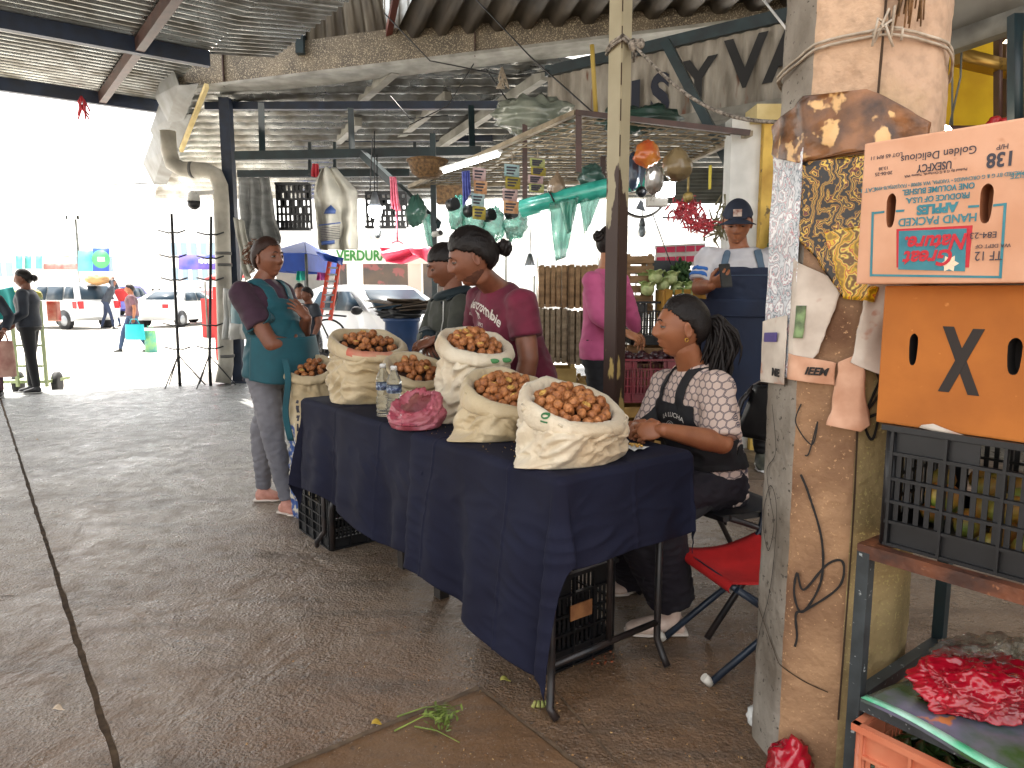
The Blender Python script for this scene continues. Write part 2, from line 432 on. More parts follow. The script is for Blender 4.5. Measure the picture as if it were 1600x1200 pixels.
mb = MB(); mb.bar(AB(2.6, -3.2, 4.0), AB(11.9, -3.2, 4.0), .09, .14); mb.build("rafter", m_brown_steel, rf)
rb = MB(); c0 = P(127, 150, 10.2)
for k in range(9):
    a = k * .7; rb.tube([c0, c0 + V(.05*math.cos(a), .03*math.sin(a), -.08), c0 + V(.09*math.cos(a*2), .03, -.2 - .05*(k % 3))], .012, 5)
tag(rb.build("ribbon_knot", mat("red_ribbon", '#b3323d', .6)), "faded red ribbon knot hanging from the roof edge against the sky", "ribbon")

# ------------------------------------------------------------------ hall roof on the right of the aisle
GL, GR = V(-4.55, 10.1, 3.93), V(3.3, 7.8, 4.1)
gd = (GR - GL).normalized()
gir = thing("steel_girder", "speckled beige girder spanning the hall front under the roofs", "beam", (0, 9, 4.1))
mb = MB(); mb.bar(GL + UP*.22, GR + gd*3 + UP*.22, .3, .40); mb.build("web", m_girder, gir)
mb = MB(); mb.bar(GL + gd*.1 + UP*-.0, GR + gd*3 + UP*.0, .46, .035); mb.build("flange", m_girder_flange, gir)
mb = MB()
for px in (303, 762):
    t = P(px, 60, 9.2); q = GL + gd * ((t - GL).dot(gd)); f = gd.cross(UP).normalized(); f = f if f.y < 0 else -f
    mb.bar(q + f*.17 - UP*.02, q + f*.17 + UP*.5, .05, .012)
mb.build("strap", m_brown_steel, gir)

hr = thing("hall_roof", "corrugated lower roof with pale raking rafters over the stalls", "roof", (0, 10, 3))
def hall_sheet(u, v):
    yn = 9.85 + (7.75 - 9.85) * u; y = yn + (13.6 - yn) * v
    xl = -4.25 - 2.45 * max(0, (y - 9.75)) / 3.85; x = xl + (6.3 - xl) * u
    z = 4.04 - .262 * max(y - 9.6, -3) if y > 9.6 else 4.04
    return V(x, y, z + .05 * math.sin(y / .185 * 2 * math.pi))
mb = MB(); mb.grid(hall_sheet, 44, 420); mb.build("roof_sheet", m_galv, hr)
for a, b in (((618, 108, 9.3), (452, 250, 12.6)), ((700, 150, 9.9), (560, 262, 12.8)), ((850, 118, 9.0), (625, 268, 12.6)), ((960, 110, 8.9), (760, 262, 12)), ((560, 190, 10.5), (478, 262, 13))):
    mb = MB(); mb.bar(P(*a), P(*b), .11, .12); mb.build("rafter", m_girder_flange, hr)
for y, x0, x1, Y, Y2 in ((166, 322, 1000, 10.2, 9.5), (218, 350, 770, 11.6, 11.2)):
    mb = MB(); mb.bar(P(x0, y, Y), P(x1, y - 2, Y2), .09, .1); mb.build("purlin", m_navy_steel, hr)
# truss in front of the stalls
tr = thing("steel_truss", "dark green steel truss with posts and diagonal brace above the hanging bags", "truss", P(560, 245, 8.6))
def st(name, a, b, w_=.07, h_=.08, m=m_green_steel, par=tr): 
    q = MB(); q.bar(a, b, w_, h_); return q.build(name, m, par)
st("beam", P(368, 244, 8.6), P(752, 236, 8.6), .08, .1); st("beam", P(372, 272, 9.3), P(640, 270, 9.3), .07, .09)
for x, y0 in ((408, 164), (548, 172), (736, 168)): st("strut", P(x, y0, 8.9), P(x + 2, 240, 8.6))
st("brace", P(566, 240, 8.55), P(684, 352, 7.4)); 
for x in (484, 523, 648): st("strut", P(x, 222, 9.2), P(x, 272, 9.2), .035, .035)
ps = thing("steel_post", "slender dark post behind the man in the maroon shirt", "post", G(680, 640, 0))
q = MB(); g0 = P(681, 560, 7.4); q.bar(V(g0.x, 7.4, 0), V(g0.x, 7.4, 2.85), .055, .055); q.build("shaft", m_green_steel, ps)
q = MB(); q.box((g0.x, 7.4, .01), (.2, .2, .012)); q.build("base_plate", m_green_steel, ps)
# post and white pipe at the left corner of the hall
ps = thing("steel_post", "dark blue steel post beside the pale drainpipe at the hall corner", "post", V(-3.87, 10, 0))
q = MB(); q.bar(V(-3.87, 10, 0), V(-3.87, 10, 3.86), .14, .14); q.build("shaft", m_navy_steel, ps)
q = MB(); q.box((-3.87, 10, .012), (.3, .3, .02)); q.build("base_plate", m_navy_steel, ps)
m_pipe = mat("old_pvc", '#b9b4a6', .5, '#8f8b80', 4)
pp = thing("drainpipe", "pale drainpipe elbow dropping from the gutter down the corner post", "pipe", V(-4.12, 9.8, 0))
q = MB(); zt = 3.02
q.tube([P(262, 205, 9.9), P(264, 235, 9.9), P(270, 256, 9.85), P(284, 264, 9.8), P(300, 265, 9.8), P(322, 266, 9.8), P(337, 273, 9.8), P(344, 290, 9.8), P(346, 320, 9.8), P(350, 450, 9.8), P(353, 570, 9.8), V(-4.0, 9.75, .02)], .102, 20); q.build("pipe", m_pipe, pp)
for x, y in ((300, 265), (349, 396), (350, 414), (354, 556)):
    q = MB(); a = P(x, y, 9.8); d = V(1, 0, 0) if y < 300 else V(0, 0, 1); q.tube([a - d*.02, a + d*.02], .107, 16); q.build("pipe_ring", mat("pipe_ring", '#5b5a58', .6), pp)
gu = thing("roof_gutter", "bent sheet metal gutter running down the hall roof verge against the sky", "gutter", P(270, 200, 10.3))
q = MB()
segs = [((279, 132), (262, 190), 9.6, 10.4), ((272, 178), (253, 240), 10.3, 11.1), ((257, 235), (240, 288), 11.0, 12.2)]
for i, (a, b, Y0, Y1) in enumerate(segs):
    A_, B_ = P(*a, Y0), P(*b, Y1); wv = V(.30, -.1, 0); hv = V(-.13, 0, -.02)
    pts = [A_, A_ + wv + UP*-.02, B_ + wv*.9, B_]; q.quad(pts[0], pts[1], pts[2], pts[3])
    q.quad(A_, B_, B_ + V(-.16, 0, .34), A_ + V(-.1, 0, .36))
q.thick(.012); q.build("sheet", mat("bright_sheet", '#7d8080', .45, '#5c5a55', 3, metal=.3), gu, flat=True)
q = MB(); q.bar(P(323, 134, 9.5), P(283, 235, 10.9), .05, .06); q.build("edge_trim", m_cream, gu)

# fascia and upper cladding above the girder
fa = thing("wall_cladding", "rusty vertical corrugated cladding standing above the left half of the girder", "cladding", P(500, 60, 9.6))
q = MB(); corr(q, P(392, 95, 9.9), P(392, -80, 9.9), P(474, 90, 9.6), P(474, -80, 9.6), .11, .03, 8, 2); q.build("sheet", m_galv_old, fa)
q = MB(); corr(q, P(462, 80, 9.45), P(462, -80, 9.45), P(612, 66, 9.3), P(580, -80, 9.3), .24, .045, 10, 2, True); q.build("sheet", mat("brown_sheet", '#6c6353', .5, '#3c3327', 3, metal=.3, stretch=(3, 3, .5)), fa)
q = MB(); corr(q, P(592, 74, 9.6), P(592, -80, 9.6), P(700, 60, 9.3), P(700, -80, 9.3), .12, .02, 8, 2); q.build("pale_sheet", m_galv, fa)
q = MB(); q.bar(P(470, 85, 9.35), P(466, -80, 9.35), .12, .1); q.build("upright", m_green_steel, fa)
up = thing("upper_roof", "dark slanting profiled roof sheets above the right half of the girder", "roof", P(900, 10, 9))
q = MB(); corr(q, P(612, 66, 9.2), P(700, -120, 7.0), P(1270, 10, 7.9), P(1500, -160, 5.0), .33, .05, 8, 2, True); q.build("sheet", mat("dark_brown_sheet", '#4a4033', .6, '#2b241c', 2, metal=.2), up)
q = MB(); q.bar(P(606, 58, 9.15), P(630, -60, 7.9), .07, .09); q.build("edge_angle", mat("rust_red_steel", '#5a2a20', .6), up)
q = MB(); q.poly([AB(9.3, 1.2, 5.0), V(-1.5, 8.9, 5.0), V(5.0, 7.6, 5.0), V(12, 6, 5.0), V(12, 1.0, 5.0), AB(.4, 1.2, 5.0)]); q.thick(.01); q.build("unseen_sun_cover", m_galv_old, up)  # flat unseen cover added to block sun, its near edge cut for sky fill
# ------------------------------------------------------------------ right foreground: pillar, cartons, shelf
def hit(px, py, p0, nrm):
    d = ray(px, py); o = Vector((0, 0, H)); return o + d * ((p0 - o).dot(nrm) / d.dot(nrm))
def boolean(o, cut):
    md = o.modifiers.new("b", 'BOOLEAN'); md.operation = 'DIFFERENCE'; md.object = cut; md.solver = 'EXACT'
    dg = bpy.context.evaluated_depsgraph_get(); me = bpy.data.meshes.new_from_object(o.evaluated_get(dg))
    o.modifiers.clear(); old = o.data; o.data = me; me.name = old.name; bpy.data.objects.remove(cut); return o

m_pil_grey = mat("pillar_grey_side", '#989186', .85, '#6d6458', 5, bump=.5, bs=45, spots='#4b453d', sscale=70, sthr=.64)  # face base colours hold the light: daylight grey left, lamplight warmth front and right
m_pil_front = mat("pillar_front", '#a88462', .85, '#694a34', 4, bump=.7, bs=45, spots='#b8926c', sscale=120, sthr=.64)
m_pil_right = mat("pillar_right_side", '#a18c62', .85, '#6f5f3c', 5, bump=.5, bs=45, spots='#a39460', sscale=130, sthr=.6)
def height_blend(m, hexc, z0, z1):
    ns = m.node_tree.nodes; L = m.node_tree.links; b = ns["Principled BSDF"]; src = b.inputs["Base Color"].links[0].from_socket
    tc = ns.new("ShaderNodeTexCoord"); sx = ns.new("ShaderNodeSeparateXYZ"); L.new(tc.outputs["Object"], sx.inputs[0])
    nz = ns.new("ShaderNodeTexNoise"); nz.inputs["Scale"].default_value = 7; nz.inputs["Detail"].default_value = 6; L.new(tc.outputs["Object"], nz.inputs["Vector"])
    ad = ns.new("ShaderNodeMath"); ad.operation = 'MULTIPLY_ADD'; L.new(nz.outputs[0], ad.inputs[0]); ad.inputs[1].default_value = .9; L.new(sx.outputs[2], ad.inputs[2])
    mr = ns.new("ShaderNodeMapRange"); mr.inputs[1].default_value = z0 + .45; mr.inputs[2].default_value = z1 + .45; L.new(ad.outputs[0], mr.inputs[0])
    mx = ns.new("ShaderNodeMix"); mx.data_type = 'RGBA'; L.new(mr.outputs[0], mx.inputs[0]); L.new(src, mx.inputs[6])
    n2 = ns.new("ShaderNodeMix"); n2.data_type = 'RGBA'; n2.inputs[6].default_value = C(hexc); n2.inputs[7].default_value = C(hexc, .72)
    f2 = ns.new("ShaderNodeTexNoise"); f2.inputs["Scale"].default_value = 38; f2.inputs["Detail"].default_value = 5; L.new(tc.outputs["Object"], f2.inputs["Vector"])
    r2 = ns.new("ShaderNodeMapRange"); r2.inputs[1].default_value = .45; r2.inputs[2].default_value = .75; L.new(f2.outputs[0], r2.inputs[0]); L.new(r2.outputs[0], n2.inputs[0])
    L.new(n2.outputs[2], mx.inputs[7]); L.new(mx.outputs[2], b.inputs["Base Color"])
height_blend(m_pil_front, '#bfa084', 1.2, 1.75); height_blend(m_pil_right, '#b0937a', 1.2, 1.75)

PC = V(.883, 1.87, 0); PA = .18; PS = 2 * PA * math.tan(math.pi / 8)
NF = V(-.61, -.79, 0).normalized(); UF = V(-NF.y, NF.x, 0)            # UF: rightwards on the front face
if UF.dot(V(1, 0, 0)) < 0: UF = -UF
CORN = []                                                             # corners by arc length, 0 = left corner of the front face
def oct_corner(i):
    a = math.atan2(NF.y, NF.x) + (i - .5) * math.pi / 4
    return PC + V(math.cos(a), math.sin(a), 0) * (PA / math.cos(math.pi / 8))
_s = 1 if (oct_corner(1) - oct_corner(0)).dot(UF) > 0 else -1
def oct_pt(u, z, off=0.0):
    k = math.floor(u / PS); t = u / PS - k
    a, b = (oct_corner(k), oct_corner(k + 1)) if _s > 0 else (oct_corner(1 - k), oct_corner(-k))
    p = a.lerp(b, t); r = (p - PC); 
    n = V(r.x, r.y, 0).normalized(); return V(p.x, p.y, z) + n * off
pil = thing("concrete_pillar", "thick octagonal concrete pillar with torn posters beside the cartons", "pillar", PC)
q = MB(); NZ = 46; NU = 64
def pf(u, v):
    z = v * 3.5; uu = (u - .25) * 8 * PS; p = oct_pt(uu, z); k = (uu / PS) % 1
    edge = min(k, 1 - k); rnd = -.006 * max(0, 1 - edge / .1)
    n = V(p.x - PC.x, p.y - PC.y, 0).normalized(); return p + n * (rnd + .004 * fnoise(p, 9) + .0025 * fnoise(p, 31))
q.grid(pf, 96, 240, True)
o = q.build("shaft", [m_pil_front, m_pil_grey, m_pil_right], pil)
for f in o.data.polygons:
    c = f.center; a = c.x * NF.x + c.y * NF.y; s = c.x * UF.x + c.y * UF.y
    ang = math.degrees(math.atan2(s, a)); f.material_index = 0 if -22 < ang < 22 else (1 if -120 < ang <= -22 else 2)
m_ink = mat("black_marker", '#15110f', .7); m_crackm = mat("crack_dirt", '#3a2a1c', .9)
def stroke(name, pts, wd, m, parent, off=.0065, n=10):
    """painted line on the pillar; pts in (u, z), smoothed"""
    P_ = []
    for i in range(len(pts) - 1):
        p0 = pts[max(i-1, 0)]; p1 = pts[i]; p2 = pts[i+1]; p3 = pts[min(i+2, len(pts)-1)]
        for k in range(n):
            t = k / n; P_.append([.5*((2*p1[j]) + (-p0[j]+p2[j])*t + (2*p0[j]-5*p1[j]+4*p2[j]-p3[j])*t*t + (-p0[j]+3*p1[j]-3*p2[j]+p3[j])*t**3) for j in (0, 1)])
    P_.append(list(pts[-1])); q = MB(); prev = None
    for i, p in enumerate(P_):
        a = P_[max(i-1, 0)]; b = P_[min(i+1, len(P_)-1)]; d = Vector((b[0]-a[0], b[1]-a[1])); d = d.normalized() if d.length else Vector((1, 0)); w_ = wd * (.75 + .5 * abs(fnoise((p[0], p[1], 0), 40)))
        l = q.bm.verts.new(oct_pt(p[0]-d.y*w_/2, p[1]+d.x*w_/2, off)); r = q.bm.verts.new(oct_pt(p[0]+d.y*w_/2, p[1]-d.x*w_/2, off))
        if prev: q._f([prev[0], l, r, prev[1]])
        prev = (l, r)
    return q.build(name, m, parent)
stroke("graffiti", [(.028, .82), (.05, .77), (.085, .66), (.088, .55), (.05, .46), (.028, .50), (.032, .56), (.05, .52), (.10, .60), (.135, .615), (.13, .55), (.06, .47), (.035, .45), (.04, .39), (.036, .36)], .0065, m_ink, pil)
stroke("graffiti", [(-.10, .98), (-.07, .86), (-.11, .80), (-.09, .73), (-.06, .66), (-.085, .58), (-.12, .66), (-.09, .76), (-.05, .70), (-.06, .5), (-.11, .33), (-.13, .26)], .003, m_ink, pil)
stroke("graffiti", [(.02, 1.0), (.01, .95), (.05, .90), (.06, .96), (.045, .88), (.035, .87)], .004, m_ink, pil)
stroke("graffiti", [(.17, 1.12), (.2, 1.05), (.17, 1.0), (.21, 1.09), (.19, .93), (.165, .97), (.2, .99)], .008, m_ink, pil)
stroke("crack", [(PS - .004, 3.3), (PS + .004, 2.2), (PS - .003, 1.7)], .007, m_crackm, pil)
stroke("crack", [(PS - .003, 1.05), (PS + .003, .7), (PS - .002, .2)], .006, m_crackm, pil)
stroke("crack", [(-.13, .41), (-.05, .34), (0, .30), (.06, .275), (.12, .265)], .004, m_crackm, pil)
stroke("crack", [(-.02, 2.35), (-.06, 2.1), (-.09, 2.05)], .003, m_crackm, pil)

def sheet_on_pillar(name, pts, m, label, cat, off=.009, curl=.0, nu=22, nz=26, group=None, wav=.004, parent=None):
    """paper following the faces of the pillar; pts is an outline in (u, z)"""
    us = [p[0] for p in pts]; zs = [p[1] for p in pts]; u0, u1, z0, z1 = min(us), max(us), min(zs), max(zs)
    def inside(u, z):
        c = False; j = len(pts) - 1
        for i in range(len(pts)):
            if (pts[i][1] > z) != (pts[j][1] > z) and u < (pts[j][0]-pts[i][0])*(z-pts[i][1])/(pts[j][1]-pts[i][1]) + pts[i][0]: c = not c
            j = i
        return c
    def span(z):
        xs = []; j = len(pts) - 1
        for i in range(len(pts)):
            a, b = pts[j], pts[i]; j = i
            if (a[1] > z) != (b[1] > z): xs.append((b[0]-a[0])*(z-a[1])/(b[1]-a[1]) + a[0])
        return (min(xs), max(xs)) if len(xs) >= 2 else (pts[0][0], pts[0][0])
    q = MB(); nu = max(4, min(nu, int((u1 - u0) / .006)))
    def fn(i, j):
        z = z0 + (z1 - z0) * (.002 + .996 * j); a, b = span(z)
        jg = min(.004, (b - a) * .1) * fnoise((z*40, 3, off*900)); u = a + (b - a) * i + (jg if i in (0, 1) else 0)
        p = oct_pt(u, z); lift = off + wav * (fnoise((u*18, z*14, off*500)) + .5) + curl * max(0, (1 - (z - z0) / (.3*(z1 - z0)))) ** 2
        return oct_pt(u, z, lift)
    q.grid(fn, nu, nz); q.thick(.0006)
    o = q.build(name, m, parent)
    return tag(o, label, cat, group) if label else o

def swirl_mat(name, cols, scale, dist, rough=.35, det=3):
    m = bpy.data.materials.new(name); m.use_nodes = True; ns = m.node_tree.nodes; L = m.node_tree.links; b = ns["Principled BSDF"]
    tc = ns.new("ShaderNodeTexCoord"); wv = ns.new("ShaderNodeTexWave"); wv.inputs["Scale"].default_value = scale; wv.inputs["Distortion"].default_value = dist
    wv.inputs["Detail"].default_value = det; wv.inputs["Detail Scale"].default_value = 2.2; L.new(tc.outputs["Object"], wv.inputs["Vector"])
    cr = ns.new("ShaderNodeValToRGB"); e = cr.color_ramp.elements; e[0].color = C(cols[0]); e[1].color = C(cols[-1]); e[1].position = .96
    for i, c in enumerate(cols[1:-1]):
        x = e.new((i + 1) / (len(cols) - 1)); x.color = C(c)
    L.new(wv.outputs[0], cr.inputs[0]); L.new(cr.outputs[0], b.inputs["Base Color"]); b.inputs["Roughness"].default_value = rough
    return m
m_gold = swirl_mat("gold_black_print", ['#0d0805', '#24120a', '#c4912c', '#1a0e08', '#7a2c1e', '#e2bb45', '#3a2412'], 9, 14)
m_gold2 = swirl_mat("yellow_print", ['#8d6a12', '#e0bc22', '#b8402a', '#f0d860', '#6e4a14'], 8, 12)
m_silver = swirl_mat("silver_print", ['#c9ccd0', '#9aa1a8', '#50606c', '#d8dadc', '#b3606a', '#aab4bc', '#e3e3e3'], 8, 16, .3)
m_paper = mat("aged_paper", '#cfc5b8', .8, '#a5978a', 9, spots='#b08a78', sscale=14, sthr=.6)
m_paper_p = mat("peach_paper", '#d0a58a', .8, '#b07f62', 12)
m_tape = mat("brown_tape", '#8a5c36', .35, '#3b2415', 16, bump=.6, bs=22, spots='#d2a870', sscale=20, sthr=.58)
sheet_on_pillar("poster", [(-PS-.02, 1.67), (-.005, 1.70), (.0, 1.06), (-PS-.02, 1.04)], m_silver, "crinkled silver grey poster wrapped round the left side of the pillar", "poster", .009)
sheet_on_pillar("poster", [(.002, 1.592), (.205, 1.60), (.2, 1.30), (.15, 1.27), (.1, 1.265), (.04, 1.36), (.003, 1.40)], m_gold, "torn black and gold printed poster on the pillar front", "poster", .0155)
sheet_on_pillar("poster", [(.055, 1.42), (.2, 1.44), (.165, 1.255), (.105, 1.26)], m_gold2, "torn bright yellow poster scrap under the black and gold poster", "poster", .021)
pp_ = sheet_on_pillar("leaflet", [(-.02, 1.36), (.10, 1.30), (.055, 1.13), (.03, 1.09), (-.02, 1.09)], m_paper, "worn beige printed leaflet low on the pillar under the posters", "leaflet", .0125)
sheet_on_pillar("printed_picture", [(.004, 1.165), (.026, 1.165), (.026, 1.245), (.004, 1.245)], mat("print_green", '#7f9a68', .6, '#3c4630', 30), None, None, .0185, parent=pp_)
pe = sheet_on_pillar("leaflet", [(-.015, 1.125), (.095, 1.11), (.095, 1.055), (-.015, 1.06)], m_paper_p, "peach paper strip with black lettering pasted on the pillar", "leaflet", .017)
a_, b_ = oct_pt(.01, 1.085, .0225), oct_pt(.10, 1.085, .0225)
text_mesh("IEEM", .026, (a_ + b_) / 2, b_ - a_, UP, m_ink, pe, bold=.0008, shear=.3)
pg = sheet_on_pillar("leaflet", [(-PS-.01, 1.20), (-.03, 1.22), (-.03, 1.04), (-PS-.01, 1.035)], m_paper, "pale leaflet with a violet block at the left edge of the pillar", "leaflet", .0155)
sheet_on_pillar("print_block", [(-.13, 1.17), (-.06, 1.175), (-.06, 1.15), (-.13, 1.145)], mat("violet_print", '#4b3c7c', .6), None, None, .0205, parent=pg)
a_, b_ = oct_pt(-.09, 1.07, .021), oct_pt(-.035, 1.07, .021)
text_mesh("NE", .028, (a_ + b_) / 2, b_ - a_, UP, m_ink, pg, bold=.0008)
sheet_on_pillar("paper_scrap", [(.155, 1.36), (.30, 1.36), (.27, 1.16), (.20, 1.08), (.15, 1.10), (.125, 1.11)], m_paper, "crumpled white paper scrap peeling off the pillar beside the orange carton", "paper scrap", .012, .01, wav=.016)
sheet_on_pillar("paper_scrap", [(.10, 1.11), (.15, 1.14), (.16, 1.04), (.175, .965), (.15, .95), (.12, .975), (.085, .955), (.09, 1.0)], m_paper_p, "peach torn paper tail hanging on the pillar above the graffiti", "paper scrap", .014, .02)
tp = sheet_on_pillar("packing_tape", [(-PS-.02, 1.70), (.0, 1.74), (.12, 1.735), (.26, 1.66), (.26, 1.60), (-.02, 1.59), (-PS-.02, 1.64)], m_tape, "brown shiny wrapping tape wound round the pillar above the posters", "tape", .013, wav=.014, nu=50)
# strings and dried bundle
m_str = mat("old_string", '#b5aa9a', .9, '#8c8070', 30)
q = MB()
for dz in (0, .012):
    q.tube([oct_pt(u, 1.80 + dz + .05*math.sin((u + .2) * 5) , .01 + .004*math.sin(u*40)) for u in [(-.32 + i*.03) for i in range(28)]], .0035, 6)
kp = oct_pt(.16, 1.86, .02)
for k in range(7): q.tube([kp, kp + V(random.uniform(-.04, .02), -.02, random.uniform(-.01, .04)), kp + V(random.uniform(-.05, .03), -.015, random.uniform(-.05, .01))], .003, 5)
tag(q.build("string", m_str), "pale string tied round the pillar above the tape", "string")
q = MB(); kp = oct_pt(.19, 2.02, .02)
for k in range(34):
    dx = random.uniform(-.03, .03); l = random.uniform(.06, .17)
    q.tube([kp + V(dx*.3, -.01, .02), kp + V(dx*.8, -.03, -l*.4), kp + V(dx, -.018 + random.uniform(-.01, .01), -l)], .0022, 4)
for k in range(9):
    a = random.uniform(0, 6.28); q.tube([kp, kp + V(.05*math.cos(a), -.03, .06*math.sin(a) - .02)], [.006, .003], 5)
tag(q.build("dried_bundle", mat("dried_plant", '#8a6a48', .9, '#4c3a26', 30)), "dried flower and straw bundle hanging high on the pillar", "dried bundle")
q = MB(); q.tube([V(1.15, 2.0, 3.4), P(1476, 100, 2.02), P(1466, 205, 2.02), P(1462, 330, 2.04), P(1450, 700, 2.06)], .011, 8)
tag(q.build("cable", m_black), "black cable running down the right side of the pillar", "cable")

# ------------------------------------------------------------------ shelf
DX = -AX                                                            # rightwards along the carton fronts
S0 = V(*G(1338, 1092, .34)[:2], 0)
m_rust = mat("rusty_steel", '#3a2219', .5, '#6a3d26', 14, bump=.2, bs=60, spots='#8a5a3c', sscale=50, sthr=.66)
m_shelfgrey = mat("chipped_grey_steel", '#3c4346', .5, '#23282a', 12, spots='#9aa0a0', sscale=60, sthr=.66)
sh = thing("steel_shelf", "rusty angle steel shelf holding the black crate and cartons", "shelf", S0)
LS, WS, ZS = .62, .44, .70
cor = [S0, S0 + DX * LS, S0 + DX * LS + BX * WS, S0 + BX * WS]
for i, c in enumerate(cor):
    q = MB(); q.bar(c, c + UP * (ZS - .002), .028, .028, BX); q.build("leg", m_shelfgrey if i != 3 else m_green_steel, sh)
for z in (ZS, .34):
    for i in range(4):
        q = MB(); e = (cor[(i+1) % 4] - cor[i]).normalized() * .0145; q.bar(cor[i] + UP*z - (e if z == ZS and i in (0, 2) else -e), cor[(i+1) % 4] + UP*z + (e if z == ZS and i in (0, 2) else -e), .027, .03); q.build("rail", m_rust if z == ZS else m_shelfgrey, sh)

# ------------------------------------------------------------------ plastic crates
def plastic_crate(name, label, L_, W_, H_, m, hand=True, group=None, cat="crate", t=.006, rows=(.0, .2, .38, .58, .8, 1.0), slats=True, rim=.012, cols=5):
    t_ = thing(name, label, cat, (0, 0, 0), group)
    q = MB(); q.box((0, 0, .006), (L_ - .02, W_ - .02, .008)); 
    for i in range(9): q.box((-L_/2 + L_*(i + .5)/9, 0, .014), (.008, W_ - .03, .008))
    q.build("base", m, t_)
    for nm, c, ux, ln in (("side_wall", V(0, -W_/2, 0), V(1, 0, 0), L_), ("side_wall", V(0, W_/2, 0), V(-1, 0, 0), L_), ("end_wall", V(L_/2, 0, 0), V(0, 1, 0), W_), ("end_wall", V(-L_/2, 0, 0), V(0, -1, 0), W_)):
        q = MB(); out = ux.cross(UP); n = max(3, int(round(cols * ln / L_)))
        for k in rows: q.box(c + UP*(H_*k*.97 + .006), (ln - .01, t * 2.4, .007), ux)
        for i in range(n + 1): q.box(c + ux*(-ln/2 + .012 + (ln - .024)*i/n) + UP*H_/2 + out*.002, (.006, t*2.2, H_ - .01), ux)
        # inner slotted skin
        for a, b in zip(rows[:-1], rows[1:]):
            zz = H_*(a + b)/2*.97; hh = H_*(b - a)*.97
            if slats and .15 < (a + b)/2 < .78:
                ns_ = int(ln / .022)
                for i in range(ns_): q.box(c - out*.004 + ux*(-ln/2 + .014 + (ln - .028)*(i + .5)/ns_) + UP*zz, (.0105, .003, hh), ux)
            elif (a + b)/2 > .78 and hand:
                for sgn in (-1, 1):
                    q.box(c - out*.004 + ux*sgn*ln*.33 + UP*zz, (ln*.3, .003, hh), ux)
            else: q.box(c - out*.004 + UP*zz, (ln - .012, .003, hh), ux)
        q.build(nm, m, t_)
    q = MB()
    for s in (-1, 1):
        q.box((0, s*(W_/2 + .003), H_ + .003), (L_ + .022, .018, rim)); q.box((s*(L_/2 + .003), 0, H_ + .0035), (.017, W_ + .02, rim - .001))
    for sx in (-1, 1):
        for sy in (-1, 1): q.tube([(sx*(L_/2 - .006), sy*(W_/2 - .006), .002), (sx*(L_/2 - .006), sy*(W_/2 - .006), H_)], .012, 8)
    q.build("rim", m, t_)
    return t_
def place(o, loc, rz): o.location = loc; o.rotation_euler = (0, 0, rz); return o
A90 = math.atan2(DX.y, DX.x)
CL = S0 + DX*.012 + BX*.01; 
cr = plastic_crate("plastic_crate", "black slotted plastic crate on the steel shelf under the orange carton", .56, .38, .265, m_black)
place(cr, CL + DX*.29 + BX*.2 + UP*(ZS + .0162), A90)
# a few vegetables seen through the slots
q = MB()
for k in range(40):
    u, v = random.uniform(.05, .5), random.uniform(.04, .3); q.ell(CL + DX*u + BX*v + UP*(ZS + .06 + .09*random.random()), (.03, .024, .028), seg=10, rg=6)
tag(q.build("vegetables", mat("orange_squash", '#b5682a', .5, '#6f8a38', 12), None), "orange and green vegetables inside the black crate on the shelf", "vegetables", kind="stuff")

m_box_o = mat("orange_carton", '#b86e28', .75, '#a05c1e', 5, bump=.08, bs=60, spots='#cf8a48', sscale=26, sthr=.69)
m_box_p = mat("pink_beige_carton", '#d2a386', .8, '#bf8c6c', 6, bump=.1, bs=50, spots='#b5805f', sscale=18, sthr=.69)
m_hole = mat("carton_inside", '#8a5433', .85); m_teal_ink = mat("teal_ink", '#2d6f7d', .7, '#3c7f8a', 20); m_red_ink = mat("red_ink", '#b5222f', .7); m_dkink = mat("grey_ink", '#3c3b44', .8)
def carton(name, label, p, L_, W_, H_, m, holes, inner):
    t_ = thing(name, label, "carton", p)
    q = MB(); c = p + DX*L_/2 + BX*W_/2 + UP*H_/2; q.box(c, (L_, W_, H_), DX, BX)
    bmesh.ops.bevel(q.bm, geom=q.bm.edges[:], offset=.004, segments=2, profile=.6, affect='EDGES')
    o = q.build("carton_body", [m, inner], t_)
    for (d, z, hw, hh) in holes:
        cu = MB(); pts = []
        for k in range(20):
            a = 2*math.pi*k/20; e = abs(math.sin(a)) ** .5 * (1 if math.sin(a) > 0 else -1); pts.append(p + DX*(d + hw*math.cos(a)*(1 + .1*math.sin(a*3))) + UP*(z + hh*e) - BX*.02)
        cu.prism(pts, BX*.06); me = bpy.data.meshes.new("cut"); bmesh.ops.recalc_face_normals(cu.bm, faces=cu.bm.faces[:]); cu.bm.to_mesh(me); cu.bm.free(); me.materials.append(inner)
        me.transform(Matrix.Translation(-wloc(t_))); co = bpy.data.objects.new("cut", me); COL.objects.link(co); co.parent = t_
        bpy.context.view_layer.update(); boolean(o, co)
    for f in o.data.polygons: f.use_smooth = False
    return t_
ZO = ZS + .0162 + .265 + .0095
OP = P(1372, 600, 1.56); OP = V(OP.x, OP.y, ZO)
AP = P(1337, 444, 1.52); 
fo = lambda x, y: hit(x, y, OP, BX); 
def dz(pt, p): r = pt - p; return r.dot(DX), r.z
h1 = dz(fo(1427, 546), OP); h2 = dz(fo(1585, 557), OP)
HO = AP.z - .003 - ZO
bo = carton("cardboard_carton", "plain orange brown carton with a big black X under the pink apple carton", OP, .50, .33, HO, m_box_o, [(h1[0], h1[1], .0085, .034), (h2[0], h2[1], .012, .036)], mat("dark_inside", '#120c09', .9))
xc = fo(1502, 564)
